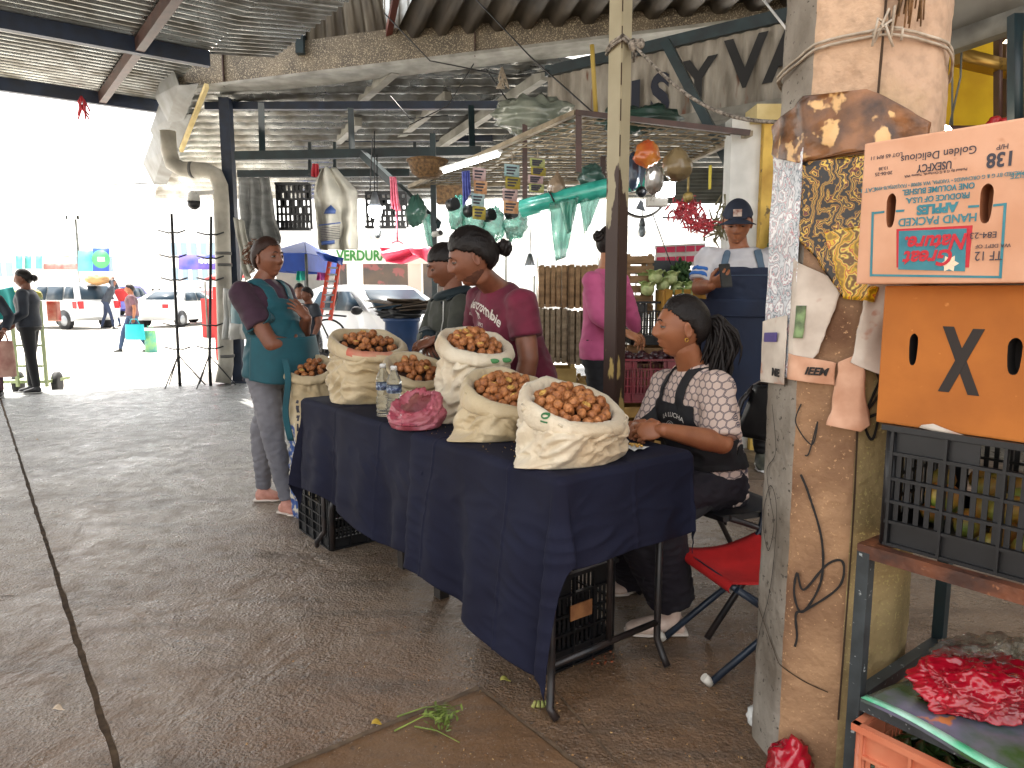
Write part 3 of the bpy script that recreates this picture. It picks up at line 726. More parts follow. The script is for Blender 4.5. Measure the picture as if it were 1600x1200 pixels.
def bar_on(p0, p1, wd, nrm, m, par, name="printed_mark", lift=.0015):
    q = MB(); d = (p1 - p0).normalized(); s = d.cross(nrm).normalized(); q.prism([p0 - s*wd/2 - nrm*lift*.2, p0 + s*wd/2 - nrm*lift*.2, p1 + s*wd/2 - nrm*lift*.2, p1 - s*wd/2 - nrm*lift*.2], nrm*lift); return q
q = MB(); s_ = .021
for a, b in (((1482, 510), (1521, 618)), ((1530, 514), (1474, 612))):
    p0, p1 = fo(*a), fo(*b); k = -BX*.001; hw = DX*s_/2
    if a[0] == 1530: k = -BX*.0014
    q.prism([p0 - hw + BX*.0005, p0 + hw + BX*.0005, p1 + hw + BX*.0005, p1 - hw + BX*.0005], k - BX*.0005)
q.build("printed_letter", mat("brown_black_ink", '#1d120c', .6), bo)
q = MB(); p0 = fo(1440, 667) - BX*.004
q.poly([hit(x, y, OP - BX*.004, BX) for x, y in ((1436, 668), (1440, 664), (1458, 662), (1478, 670), (1506, 680), (1470, 676))]); q.thick(.001)
tag(q.build("label_scrap", m_paper), "torn white label scrap at the foot of the orange carton", "paper scrap")

HA = .288
fa_ = lambda x, y: hit(x, y, AP, BX)
k1 = dz(fa_(1392, 329), AP); k2 = dz(fa_(1541, 318), AP)
ba = carton("cardboard_carton", "upside down pinkish apple carton printed in teal and red, topmost", AP, .52, .33, HA, m_box_p, [(k1[0], k1[1], .009, .034), (k2[0], k2[1], .0105, .036)], m_hole)
def at(txt, x, y, cap, m=m_dkink, bold=0.0, sq=1.0, lift=.0012, **kw):
    return text_mesh(txt, cap * 1.30 / 1000 * 1.24, fa_(x, y), AX, -UP, m, ba, bold=bold, squeeze=sq, lift=lift, depth=.0003, **kw)
at("Golden Delicious", 1465, 241, 13, sq=.92); at("138", 1564, 248, 22, bold=.001, sq=.85); at("H/P", 1567, 229, 8)
at("LOT 65 RM 11", 1385, 244, 6.5); at("USEXFCY", 1460, 260, 13, bold=.0003, sq=.72); at("20-06-25", 1381, 271, 6); at("13:38", 1381, 263, 5.5)
at("Packed By G & G Orchards, Yakima WA", 1461, 270, 4.2)
at("PACKED BY G & G ORCHARDS • YAKIMA, WA 98908 • FAX(509)678-4990", 1475, 283, 6.2, m_teal_ink, sq=.82); at("CAT 1", 1357, 297, 7.5, m_teal_ink); at("SIZE", 1591, 274, 8, m_teal_ink)
at("ONE VOLUME BUSHEL", 1465, 295, 9.5, m_teal_ink, .0004, .84); at("PRODUCE OF U.S.A.", 1464, 309, 9.5, m_teal_ink, .0004, .84)
at("APPLES", 1464, 325, 15, m_teal_ink, .0014, .95); at("HAND PACKED", 1463, 343, 13.5, m_teal_ink, .0004, .93)
at("E84-23", 1537, 367, 10, lift=.0026); at("WA DEPT OF", 1552, 384, 6, lift=.0026); at("TF 12", 1545, 399, 15, sq=.8, lift=.0026)
q = MB()
for a, b in (((1366, 333), (1382, 331)), ((1400, 330), (1413, 329)), ((1513, 323), (1530, 322)), ((1552, 321), (1571, 319)), ((1363, 430), (1562, 433))):
    p0, p1 = fa_(*a), fa_(*b); q.prism([p0 - UP*.0022, p0 + UP*.0022, p1 + UP*.0022, p1 - UP*.0022], -BX*.001)
for a, b in (((1364, 331), (1361, 432)), ((1571, 317), (1563, 435))):
    p0, p1 = fa_(*a), fa_(*b); q.prism([p0 - DX*.0022, p0 + DX*.0022, p1 + DX*.0022, p1 - DX*.0022], -BX*.0012)
q.build("printed_frame", m_teal_ink, ba)
def rect_on(pts, k0, k1, m, nm):
    q = MB(); q.prism([fa_(x, y) - BX*k0 for x, y in pts], -BX*(k1 - k0)); return q.build(nm, m, ba)
rect_on([(1401, 358), (1520, 352), (1514, 418), (1401, 418)], .0002, .0008, m_red_ink, "printed_panel")
rect_on([(1405, 361), (1511, 357), (1508, 424), (1404, 421)], .0009, .0015, m_teal_ink, "printed_panel")
at("Great", 1452, 402, 26, m_red_ink, .0012, .9, lift=.0022, shear=.25); at("Nature.", 1462, 378, 25, m_red_ink, .0012, .9, lift=.0022, shear=.25)
q = MB(); fc = fa_(1484, 412) - BX*.0017
for k in range(6):
    a = k*math.pi/3; d = DX*math.cos(a) + UP*math.sin(a); s = DX*-math.sin(a) + UP*math.cos(a); q.poly([fc, fc + d*.009 + s*.005, fc + d*.017, fc + d*.009 - s*.005])
q.build("printed_flower", mat("cream_ink", '#e5cdb0', .8), ba)

# ------------------------------------------------------------------ lower shelf: chilli crate, magazine, red bag
m_orange_crate = mat("orange_plastic", '#bd6244', .4, '#cc8060', 8)
cc = plastic_crate("plastic_crate", "orange plastic crate of green chillies on the floor under the shelf", .54, .36, .30, m_orange_crate, rim=.016)
CP = G(1328, 1128, .31) 
place(cc, V(CP.x, CP.y, 0) + DX*.285 + BX*.19, A90)
tg = mat("green_chilli", '#1d3a18', .3, '#35521f', 20)
q = MB()
for k in range(150):
    c = V(CP.x, CP.y, 0) + DX*random.uniform(.04, .5) + BX*random.uniform(.04, .34) + UP*random.uniform(.19, .235); a = random.uniform(0, 6.28); d = V(math.cos(a), math.sin(a), random.uniform(-.3, .3))
    q.tube([c - d*.04, c - d*.02, c + d*.02, c + d*.045], [.005, .012, .011, .003], 7)
q.box(V(CP.x, CP.y, .11) + DX*.285 + BX*.19, (.5, .32, .18), DX, BX)
tag(q.build("chillies", tg), "dark green chillies heaped in the orange crate", "chillies", kind="stuff")
mg = thing("magazine", "glossy green and grey magazine lying over the chilli crate", "magazine", P(1500, 1100, 1.4))
ML = [(1345, 1092), (1440, 1058), (1720, 1150), (1580, 1215)]
mpts = [hit(x, y, V(0, 0, .362), UP) for x, y in ML]
m_mag = mat("magazine_print", '#35552a', .25, '#6e6a80', 9, spots='#c07a48', sscale=16, sthr=.63, coat=.4)
def magf(u, v):
    a = mpts[0].lerp(mpts[3], u); b = mpts[1].lerp(mpts[2], u); p = a.lerp(b, v); return p + UP*(.006*math.sin(u*5) + .012*(v*(1-v))*4*.5)
q = MB(); q.grid(magf, 24, 14); q.thick(.006); q.build("cover", m_mag, mg)
q = MB(); q.grid(lambda u, v: magf(u, v*.09) + UP*.0035, 24, 2); q.thick(.001); q.build("cover_edge", mat("mint_green", '#3fae7c', .4, '#b5dccb', 12), mg)

m_redplas = mat("red_plastic", '#c2122c', .25, '#8a0a1c', 9, trans=.25, bump=.5, bs=18, coat=.5)
def crumple_bag(name, label, c, r, m, seed, amp=.25, sub=5, cat="plastic bag"):
    bm = bmesh.new(); bmesh.ops.create_icosphere(bm, subdivisions=sub, radius=1)
    for v in bm.verts:
        d = v.co.normalized(); k = 1
        for s, a in ((1.3, .9), (2.9, .45), (6, .33), (13, .16)):
            k += amp * a * (1 - abs(noise.noise(d*s + V(seed, seed*.3, 0))) * 3.2) * .8
        p = V(d.x*r[0], d.y*r[1], d.z*r[2]) * k; p.z = max(p.z, -r[2]*.62); v.co = p + c
    q = MB(); q.bm.free(); q.bm = bm
    for f in bm.faces: f.smooth = True
    return tag(q.build(name, m), label, cat)
rbp = P(1535, 1068, 1.5)
crumple_bag("plastic_bag", "crumpled shiny red plastic bag on the magazine", G(1528, 1072, .415) , (.125, .085, .062), m_redplas, 3.3, .2, 6)
crumple_bag("plastic_bag", "clear crumpled plastic film behind the red bag", G(1545, 1045, .43), (.11, .05, .06), mat("clear_film", '#c9ccb5', .12, trans=.9, alpha=.45), 8.1, .35)
rq = G(1232, 1196, .05); crumple_bag("plastic_bag", "red plastic bag corner on the floor at the pillar foot", V(rq.x, rq.y - .01, .03), (.055, .05, .09), m_redplas, 6.1, .2, 4)
cq = G(1180, 1130, .0); crumple_bag("paper_scrap", "small crumpled white paper on the floor beside the pillar foot", cq + UP*.02, (.02, .025, .03), m_white, 5.2, .35, 4, "paper scrap")
# ------------------------------------------------------------------ sign wall, columns, yellow room on the right
m_signw = mat("sign_white_sheet", '#a7a196', .6, '#6e675c', 4, stretch=(2, 2, .5), spots='#6b4632', sscale=5, sthr=.66)
m_navyink = mat("navy_letter", '#141a2c', .6); m_blackink = mat("black_letter", '#131315', .6)
SA, SB = P(935, 150, 7.1), P(1262, 48, 5.9); SA.z = 3.42; SB.z = 3.42
sdir_ = V(SB.x - SA.x, SB.y - SA.y, 0).normalized(); snr = V(sdir_.y, -sdir_.x, 0)
sg = thing("painted_sign", "white corrugated sign with big black hand painted letters under the roof", "sign", (SA + SB) / 2)
q = MB(); A2 = SA - sdir_*.6; B2 = SB + sdir_*.3; q_h = .62
corr(q, A2 - UP*q_h, A2, B2 - UP*q_h, B2, .115, .012, 8, 2); q.build("sheet", m_signw, sg)
q = MB(); q.bar(A2 + UP*.04, SB + sdir_*2 + UP*.04, .1, .1); q.build("top_beam", m_green_steel, sg)
q = MB(); q.bar(A2 - UP*(q_h + .03), SB + sdir_*2 - UP*(q_h + .03), .12, .1); q.build("bottom_beam", m_conc, sg)
sp_ = SA + snr*.02
def sgt(t, x, y, cap, m, bold=.012, sq=1.0):
    return text_mesh(t, cap, hit(x, y, sp_, snr), sdir_, UP, m, sg, bold=bold, depth=.002, squeeze=sq)
sgt("S", 1031, 152, .50, m_navyink, .02, .8); sgt("Y", 1091, 128, .48, m_blackink, .012); sgt("VA", 1199, 94, .56, m_blackink, .012); sgt("I", 993, 160, .46, m_navyink, .02)
# diagonal braces
br = thing("steel_brace", "dark green diagonal steel brace crossing in front of the painted sign", "brace", P(1160, 290, 5.6))
q = MB(); q.bar(P(1040, 65, 5.9), P(1156, 288, 5.6), .10, .07); q.build("bar", m_green_steel, br)
q = MB(); q.bar(P(1160, 285, 5.6), P(1172, 215, 5.65), .04, .05); q.build("stay", m_brown_steel, br)
# white and yellow column behind the man in the cap
cpos = G(1205, 740, 0)
CY = 5.0
def colbox(x0, x1, Y, name, m, par, z1=2.9, dpt=.16):
    a = P(x0, 500, Y); b = P(x1, 500, Y); q = MB(); q.box(((a.x + b.x)/2, Y + dpt/2, z1/2), (b.x - a.x, dpt, z1)); return q.build(name, m, par)
col = thing("painted_column", "white and yellow painted column behind the man in the cap", "column", V(1.7, CY, 0))
colbox(1132, 1180, CY, "white_side", m_white, col, 2.45); colbox(1181, 1216, CY - .06, "yellow_side", mat("yellow_paint", '#d9b557', .7, '#b08a3a', 6, spots='#6d5a3a', sscale=14, sthr=.66), col, 2.40)
a = P(1178, 178, CY - .08); b = P(1226, 178, CY - .08); q = MB(); q.box(((a.x + b.x)/2, CY - .02, a.z), (b.x - a.x, .24, .1)); q.build("capital", m_cream, col)
# shutters and dark backs
def shutter(name, label, x0, x1, y0, y1, Y, m, pitch=.07, Y2=None):
    Y2 = Y2 or Y; t = thing(name, label, "shutter", P((x0 + x1)/2, y1, Y)); q = MB()
    corr(q, P(x0, y1, Y), P(x1, y1, Y2), P(x0, y0, Y), P(x1, y0, Y2), pitch, .012, 8, 2); q.build("slats", m, t); return t
m_shut = mat("grey_shutter", '#6f716c', .5, '#54564f', 5, metal=.4)
shutter("roller_shutter", "dull grey roller shutter box left of the white column above the chillies", 1030, 1136, 262, 318, 7.4, m_shut)
shutter("roller_shutter", "yellowish roller shutter between the yellow column and the concrete pillar", 1216, 1262, 185, 300, 5.6, mat("yellow_shutter", '#b7a258', .5, '#8d7b41', 5), .06)
yr = thing("yellow_room", "yellow plastered shop wall with lit lamp and brown frames, upper right", "building", P(1540, 150, 4.2))
def wquad(name, pts, Y, m, par, th=.02):
    q = MB(); q.poly([P(x, y, Y if not isinstance(Y, (list, tuple)) else Y[i]) for i, (x, y) in enumerate(pts)]); q.thick(th); return q.build(name, m, par)
wquad("wall", [(1440, 290), (2300, 290), (2300, -120), (1440, -40)], 4.6, m_yellow_wall, yr)
wquad("beam", [(1440, 76), (1700, -10), (1700, -130), (1440, -60)], [3.9, 3.3, 3.3, 3.9], m_galv_old, yr, .1)
wquad("lower_beam", [(1468, 85), (1700, 5), (1700, -28), (1468, 55)], [3.8, 3.2, 3.2, 3.8], mat("grey_beam", '#7d7a72', .6, '#55524b', 6), yr, .1)
for x0, x1, m, Y in ((1561, 1567, m_brown_steel, 4.3), (1585, 1600, m_green_steel, 3.4), (1572, 1576, m_brown_steel, 4.4)): wquad("frame", [(x0, 215), (x1, 215), (x1, 20), (x0, 20)], Y, m, yr, .05)
wquad("duct", [(1505, 96), (1600, 118), (1600, 98), (1505, 74)], 4.3, mat("brass_duct", '#9b7a3a', .35, metal=.7), yr, .1)
wquad("skylight", [(1566, 68), (1592, 68), (1592, 58), (1572, 62)], 4.35, mat("lamp_glow", '#ffffff', emit='#fff2cf', es=2.0), yr, .02)
wquad("counter", [(1460, 208), (1600, 214), (1600, 196), (1460, 196)], 4.1, m_brown_steel, yr, .1)
q = MB()
for k in range(26): q.ell(P(random.uniform(1545, 1584), random.uniform(186, 196), 4.05), (.025, .02, .02), seg=8, rg=5)
tag(q.build("dried_chillies", mat("chilli_red", '#a51d22', .4)), "red dried chillies lying on the counter in the yellow shop", "chillies", kind="stuff")
q = MB(); q.ell(P(1469, 205, 3.6), (.05, .05, .028)); tag(q.build("lamp_bulb", mat("bulb_white", '#ffffff', emit='#fff6dc', es=6)), "lit round bulb just above the top edge of the pink apple carton", "lamp")
for x in (1490, 1503):
    q = MB(); q.tube([P(x, 60, 4.2), P(x - 2, 120, 4.2), P(x - (20 if x > 1500 else 2), 200, 4.2)], .006, 5)
    tag(q.build("cable", m_shut), "thin %s cable hanging against the yellow wall" % ("slanting" if x > 1500 else "straight"), "cable")
# dark wall closing the stalls on the right, behind the pillar and shelf
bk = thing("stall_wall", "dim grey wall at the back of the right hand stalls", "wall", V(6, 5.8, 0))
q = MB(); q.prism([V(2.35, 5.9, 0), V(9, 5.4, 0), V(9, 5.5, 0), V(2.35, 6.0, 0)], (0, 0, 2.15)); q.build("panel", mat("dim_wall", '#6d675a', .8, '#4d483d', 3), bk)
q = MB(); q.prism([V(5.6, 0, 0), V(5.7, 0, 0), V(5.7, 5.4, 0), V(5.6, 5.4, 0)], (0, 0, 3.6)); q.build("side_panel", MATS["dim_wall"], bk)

# ------------------------------------------------------------------ cream post in front of the stalls
m = bpy.data.materials.new("peeling_cream"); m.use_nodes = True; ns = m.node_tree.nodes; L = m.node_tree.links; b = ns["Principled BSDF"]
tc = ns.new("ShaderNodeTexCoord"); sx = ns.new("ShaderNodeSeparateXYZ"); L.new(tc.outputs["Object"], sx.inputs[0])
mp = ns.new("ShaderNodeMapping"); mp.inputs["Scale"].default_value = (1, 1, .3); L.new(tc.outputs["Object"], mp.inputs[0])
n1 = ns.new("ShaderNodeTexNoise"); n1.inputs["Scale"].default_value = 16; n1.inputs["Detail"].default_value = 7; L.new(mp.outputs[0], n1.inputs["Vector"])
md = ns.new("ShaderNodeMath"); md.operation = 'MULTIPLY_ADD'; L.new(n1.outputs[0], md.inputs[0]); md.inputs[1].default_value = 1.0; L.new(sx.outputs[2], md.inputs[2])
r1 = ns.new("ShaderNodeMapRange"); r1.inputs[1].default_value = 2.16; r1.inputs[2].default_value = 2.19; L.new(md.outputs[0], r1.inputs[0])
n2 = ns.new("ShaderNodeTexNoise"); n2.inputs["Scale"].default_value = 12; n2.inputs["Detail"].default_value = 8; L.new(mp.outputs[0], n2.inputs["Vector"])
s2 = ns.new("ShaderNodeMath"); s2.operation = 'MULTIPLY_ADD'; L.new(sx.outputs[2], s2.inputs[0]); s2.inputs[1].default_value = -.28; L.new(n2.outputs[0], s2.inputs[2])
r2 = ns.new("ShaderNodeMapRange"); r2.inputs[1].default_value = .30; r2.inputs[2].default_value = .33; L.new(s2.outputs[0], r2.inputs[0])
dk = ns.new("ShaderNodeMix"); dk.data_type = 'RGBA'; dk.inputs[6].default_value = C('#38261f'); dk.inputs[7].default_value = C('#b39a5e'); L.new(r2.outputs[0], dk.inputs[0])
n3 = ns.new("ShaderNodeTexNoise"); n3.inputs["Scale"].default_value = 5; n3.inputs["Detail"].default_value = 8; L.new(tc.outputs["Object"], n3.inputs["Vector"])
cr_ = ns.new("ShaderNodeMix"); cr_.data_type = 'RGBA'; cr_.inputs[6].default_value = C('#b3aa90'); cr_.inputs[7].default_value = C('#8d8468'); L.new(n3.outputs[0], cr_.inputs[0])
mx = ns.new("ShaderNodeMix"); mx.data_type = 'RGBA'; L.new(r1.outputs[0], mx.inputs[0]); L.new(dk.outputs[2], mx.inputs[6]); L.new(cr_.outputs[2], mx.inputs[7])
L.new(mx.outputs[2], b.inputs["Base Color"]); b.inputs["Roughness"].default_value = .5
bp = ns.new("ShaderNodeBump"); bp.inputs["Strength"].default_value = .5; bp.inputs["Distance"].default_value = .004; L.new(n1.outputs[0], bp.inputs["Height"]); L.new(bp.outputs[0], b.inputs["Normal"])
m_postp = m
PX, PY = P(961, 500, 3.05).x, 3.05
pst = thing("steel_post", "square post with peeling cream paint over dark brown in front of the stalls", "post", V(PX, PY, 0))
q = MB(); d1 = V(1, 1, 0).normalized(); q.box((PX, PY, 1.7), (.069, .069, 3.4), d1); bmesh.ops.bevel(q.bm, geom=[e for e in q.bm.edges], offset=.004, segments=2, affect='EDGES'); q.build("shaft", m_postp, pst)
q = MB(); 
for z in [1.45 + .14*i for i in range(14)]: q.box((PX, PY - .0487, z), (.004, .003, .085))
q.build("weld_seam", m_crackm, pst)
q = MB(); kp = P(990, 70, 3.0)
for dz_ in (0, .014): q.tube([V(PX - .055, PY + .01, kp.z - .02 + dz_), V(PX - .04, PY - .03, kp.z + .0 + dz_), V(PX, PY - .06, kp.z + .02 + dz_), V(PX + .05, PY - .02, kp.z + dz_), kp], .007, 6)
q.ell(kp, (.022, .02, .026)); q.ell(kp + V(.025, -.01, .0), (.018, .018, .022)); q.tube([kp, kp + V(0, -.01, -.07), kp + V(.01, 0, -.03)], .006, 6)
e_ = P(1262, 190, 2.3); q.tube([kp.lerp(e_, t) - UP*.10*math.sin(math.pi*t) for t in [i/14 for i in range(15)]], .0065, 6)
tag(q.build("rope", mat("twisted_rope", '#a39a8e', .9, '#3d362f', 70)), "twisted rope knotted on the cream post and tied off towards the pillar", "rope")
q = MB(); q.tube([P(1185, -10, 2.6), P(1255, 78, 2.0)], .004, 5); tag(q.build("string", m_white), "thin white string slanting to the top of the pillar", "string")

# ------------------------------------------------------------------ wire mesh canopy over the stall
mc = thing("mesh_canopy", "slanting wire mesh frame hung over the produce stall", "canopy", P(950, 230, 5.8))
m_mesh = mat("mesh_wire", '#9c8f78', .5, '#6d5f4a', 9, metal=.4)
MC = [P(690, 292, 6.6), P(905, 178, 5.2), P(1168, 208, 4.7), P(930, 300, 6.9)]
MC[0] = P(640, 292, 7.4); MC[1] = P(900, 176, 5.2); MC[2] = P(1172, 208, 4.9); MC[3] = P(1010, 282, 7.4)
def mcf(u, v): return MC[0].lerp(MC[1], u).lerp(MC[3].lerp(MC[2], u), v)
q = MB()
for i in range(23): q.tube([mcf(i/22, 0), mcf(i/22, 1)], .006, 5)
for i in range(19): q.tube([mcf(0, i/18) + UP*.008, mcf(1, i/18) + UP*.008], .006, 5)
q.build("wire_mesh", m_mesh, mc)
for a, b in ((0, 1), (1, 2), (2, 3), (3, 0)):
    q = MB(); q.bar(MC[a], MC[b], .04, .035); q.build("frame_bar", m_mesh if a != 1 else m_brown_steel, mc)
for x, y0, y1, Y in ((904, 178, 270, 5.2), (820, 195, 330, 6.0), (942, 245, 300, 5.8)):
    q = MB(); q.bar(P(x, y0, Y), P(x, y1, Y), .04, .04); q.build("hanger", m_brown_steel, mc)
q = MB(); q.tube([P(925, 70, 5.3), P(926, 90, 5.3), P(931, 175, 5.25)], .016, 6); q.build("bamboo_rod", mat("bamboo", '#a99040', .6), mc)

def hang_sheet(name, label, pts, Y, m, cat, group=None, fold=.02, fs=18, seed=0, tk=.004, parent=None, nu=14, nv=16):
    """cloth or bag hanging: pts = left edge top..bottom and right edge top..bottom in pixels"""
    lt, rt, rb_, lb = pts
    def fn(u, v):
        x = (lt[0]*(1-u) + rt[0]*u)*(1-v) + (lb[0]*(1-u) + rb_[0]*u)*v; y = (lt[1]*(1-u) + rt[1]*u)*(1-v) + (lb[1]*(1-u) + rb_[1]*u)*v
        p = P(x, y, Y); k = math.sin(u*fs + seed + 1.2*math.sin(v*3)) * fold*(.3 + .7*v) + fold*fnoise(p, 5, seed)*1.5
        return p + V(0, k, 0)
    q = MB(); q.grid(fn, nu, nv); q.thick(tk); o = q.build(name, m, parent)
    return tag(o, label, cat, group) if label else o
def puffy(q, c, r, seed, amp=.18, seg=34, squash=None, tip=0):
    bm = q.bm; n0 = len(bm.verts)
    ret = bmesh.ops.create_uvsphere(bm, u_segments=seg, v_segments=int(seg*.7), radius=1)
    for v in ret['verts']:
        d = v.co.normalized(); an = math.atan2(d.y, d.x); k = 1 + amp*(fnoise(d, 1.8, seed)*1.2 + fnoise(d, 4.5, seed)*.8 + .35*math.sin(an*7 + seed + 3*fnoise(d, 2, seed))*max(0, d.z + .3) + .35*(.5 - abs(fnoise(d, 9, seed))*2.2))
        p = V(d.x*r[0], d.y*r[1], d.z*r[2])*k
        if tip and d.z > 0: f = 1 - tip*d.z; p.x *= f; p.y *= f
        v.co = p + Vector(c)
        for f in v.link_faces: f.smooth = True
m_teal_film = mat("teal_bag_film", '#6fc4ae', .25, '#3c9a86', 7, trans=.5, alpha=.8, coat=.3, bump=.5, bs=25)
m_teal_roll = mat("teal_bag_roll", '#1f8f80', .25, '#45b7a4', 9, coat=.6)
# green bag roll
rl = thing("bag_roll", "glossy teal plastic bag roll hung level behind the cream post", "bag roll", P(880, 310, 5.6))
q = MB(); q.tube([P(815, 326, 5.7), P(870, 312, 5.6), P(945, 294, 5.5), P(1010, 280, 5.45)], .07, 20); q.build("roll", m_teal_roll, rl)
q = MB(); q.tube([P(862, 313, 5.6), P(864, 312, 5.6)], .074, 18); q.build("band", m_black, rl)
for i, (pts, lab) in enumerate(((((858, 318), (905, 305), (884, 402), (868, 408)), "longest pale teal plastic bag hanging from the roll"), (((905, 308), (942, 300), (922, 350), (914, 366)), "teal plastic bag knotted to a point by the cream post"), (((874, 316), (900, 310), (893, 362), (886, 366)), "short teal bag tied in a knot on the roll"))):
    hang_sheet("plastic_bag", lab, pts, 5.52 - .03*i, m_teal_film, "plastic bag", "teal bags under the roll", .03, 11, i, .003)
for i, (x, y, w_, lab) in enumerate(((742, 345, 34, "teal bag bundle left of the card strips"), (772, 352, 30, "teal bag bundle below the middle card strip"), (806, 348, 32, "teal and yellow bag bundle near the roll end"), (715, 335, 26, "pale teal bag bundle over the head of the man in maroon"))):
    t = thing("bag_bundle", lab, "bag bundle", P(x, y, 6.0), "teal bag bundles hung on the stall rail")
    q = MB(); puffy(q, P(x, y, 6.0), (w_/F*6*.55, .1, .13), i*3.1, .25); q.build("bag", m_teal_film, t)
    q = MB(); c = P(x - 12, y - 14, 5.9); q.tube([c, c + V(.05, -.05, .01)], .05, 12); q.build("tube_end", m_black, t)
# card strips
m_cards = [mat("card_" + n_, c_, .6, c2, 30) for n_, c_, c2 in (("blue", '#8fb6bd', '#b9cfd0'), ("yellow", '#b9a63f', '#8f8a4a'), ("pink", '#b99a9c', '#d3bcb8'), ("green", '#98a35a', '#c6c98f'), ("orange", '#c08a5c', '#d6b08c'))]
def cards(label, x, y, sl, seq, Y, wpx=24, hpx=18):
    t = thing("card_strip", label, "price cards", P(x, y, Y), "strips of printed cards hung under the mesh")
    for i, k in enumerate(seq):
        cx, cy = x + sl*i + (2 if i % 2 else -1), y + hpx*i; q = MB()
        q.quad(P(cx - wpx/2, cy - hpx/2 - 1, Y), P(cx + wpx/2, cy - hpx/2 + 2, Y), P(cx + wpx/2 - 1, cy + hpx/2 + 2, Y), P(cx - wpx/2, cy + hpx/2, Y)); q.thick(.004)
        q.build("card", m_cards[k], t)
        q = MB()
        for j in range(3): a = P(cx - wpx*.36, cy - hpx*.25 + j*hpx*.24, Y - .012); b = P(cx + wpx*(.32 - .1*j), cy - hpx*.25 + j*hpx*.24 + 1, Y - .012); q.bar(a, b, .003, .012)
        q.build("card_print", m_dkink, t)
    q = MB(); q.tube([P(x - 2, y - hpx*1.6, Y), P(x, y - hpx*.5, Y)], .004, 5); q.build("string", m_str, t)
cards("pale strip of printed cards farthest left, beside the blue ribbon", 750, 272, -1.0, [2, 4, 0, 1], 5.3, 21, 20)
cards("middle strip of printed cards, blue on top with yellow below", 801, 266, -1.5, [0, 1, 2, 4], 5.2, 24, 19)
cards("strip of printed cards nearest the cream post, green at both ends", 841, 254, -1.5, [3, 1, 2, 3], 5.1, 24, 13)
hang_sheet("ribbon", "bunch of violet blue ribbon hanging left of the card strips", ((722, 268), (734, 266), (736, 300), (724, 324)), 5.3, mat("violet_ribbon", '#3f4a9c', .5, '#6a76c4', 30), "ribbon", None, .03, 20, 3)
# hanging produce bags by the post
q = MB(); puffy(q, P(1011, 240, 4.3), (.075, .06, .075), 2, .15, tip=.3); tag(q.build("hanging_bag", mat("orange_bag", '#b3502a', .3, '#c98a3a', 9, coat=.4)), "orange plastic bag of goods hanging right of the cream post", "hanging bag")
q = MB(); puffy(q, P(1058, 258, 4.2), (.085, .07, .09), 5, .1, tip=.25); tag(q.build("hanging_bag", mat("brown_bag", '#857352', .35, '#5c4f38', 9, coat=.4)), "square brown bag wrapped in film hanging above the lit white lamp", "hanging bag")
q = MB(); puffy(q, P(1022, 282, 4.1), (.055, .05, .075), 7, .1); tag(q.build("hanging_bag", mat("clear_bag", '#9a948c', .2, trans=.5, coat=.4)), "clear see-through bag hanging beside the square brown bag", "hanging bag")
q = MB(); puffy(q, P(990, 268, 4.4), (.04, .04, .11), 9, .1); tag(q.build("hanging_bag", mat("dark_blue_bag", '#27384c', .3, coat=.4)), "dark blue bag hanging close behind the cream post", "hanging bag")
q = MB(); puffy(q, P(870, 292, 5.6), (.07, .06, .11), 4, .15, tip=.6); tag(q.build("hanging_bag", mat("beige_bag", '#a08a72', .3, trans=.3, coat=.4)), "beige clear bag hanging above the teal roll", "hanging bag")
q = MB(); puffy(q, P(925, 278, 5.6), (.10, .08, .09), 14, .25); tag(q.build("hanging_bag", mat("green_grey_bag", '#3f5c54', .3, coat=.4)), "dark greenish bag bunched above the right end of the teal roll", "hanging bag")
q = MB(); puffy(q, P(835, 185, 6.2), (.34, .3, .14), 3, .3, 30); tag(q.build("plastic_bundle", mat("film_bundle", '#969c8e', .25, '#6c7468', 5, coat=.3, bump=.6, bs=12)), "large crumpled bundle of greenish film on the left of the mesh canopy", "bundle")
q = MB(); puffy(q, P(1000, 186, 5.3), (.28, .15, .09), 6, .3, 26); tag(q.build("plastic_bundle", mat("film_bundle_dark", '#2f4a40', .3, '#1d2e29', 5, coat=.3)), "dark green bundle lying on the mesh canopy behind the post", "bundle")
# lamps
m_tube = mat("tube_glow", '#ffffff', emit='#f4fbff', es=5.0); m_lampw = mat("lamp_glass", '#ffffff', emit='#f6fbff', es=7.0)
lp = thing("tube_lamp", "lit fluorescent tube under the mesh canopy", "lamp", P(735, 254, 5.6))
q = MB(); q.tube([P(694, 267, 5.9), P(778, 241, 5.3)], .018, 10); q.build("tube", m_tube, lp)
q = MB(); q.bar(P(690, 264, 5.95), P(782, 236, 5.3), .04, .02); q.build("fitting", m_white, lp)
def bulb(x, y, Y, label, lit=True, r=.05):
    t = thing("hanging_bulb", label, "lamp", P(x, y, Y), "bare bulbs hung on wires")
    c = P(x, y, Y); q = MB(); q.lathe([(.012, .13), (.022, .1), (.03, .06)] if not lit else [(.015, .15), (.025, .12), (r*.9, .04)], c, 14); q.build("socket", mat("socket_grey", '#54585c', .5), t)
    q = MB(); q.lathe([(r*.95, .04), (r, .0), (r*.8, -.03), (r*.3, -.045)] if lit else [(.02, .06), (r*.8, .02), (r*.75, -.01), (.01, -.03)], c, 14); q.build("glass", m_lampw if lit else mat("grey_glass", '#7b8388', .25), t)
    q = MB(); q.tube([c + UP*.13, c + V(.01, 0, .6)], .004, 5); q.build("wire", m_black, t)
    if lit:
        ld = bpy.data.lights.new("bulb_light", 'POINT'); ld.energy = 4; ld.color = (1, .93, .82); ld.shadow_soft_size = .06; lo = bpy.data.objects.new("bulb_light", ld); COL.objects.link(lo); lo.parent = t; lo.location = (0, -.04, -.1)
bulb(586, 331, 5.6, "big lit bulb hanging in front of the dark crate left of the pink ribbon", True, .055)
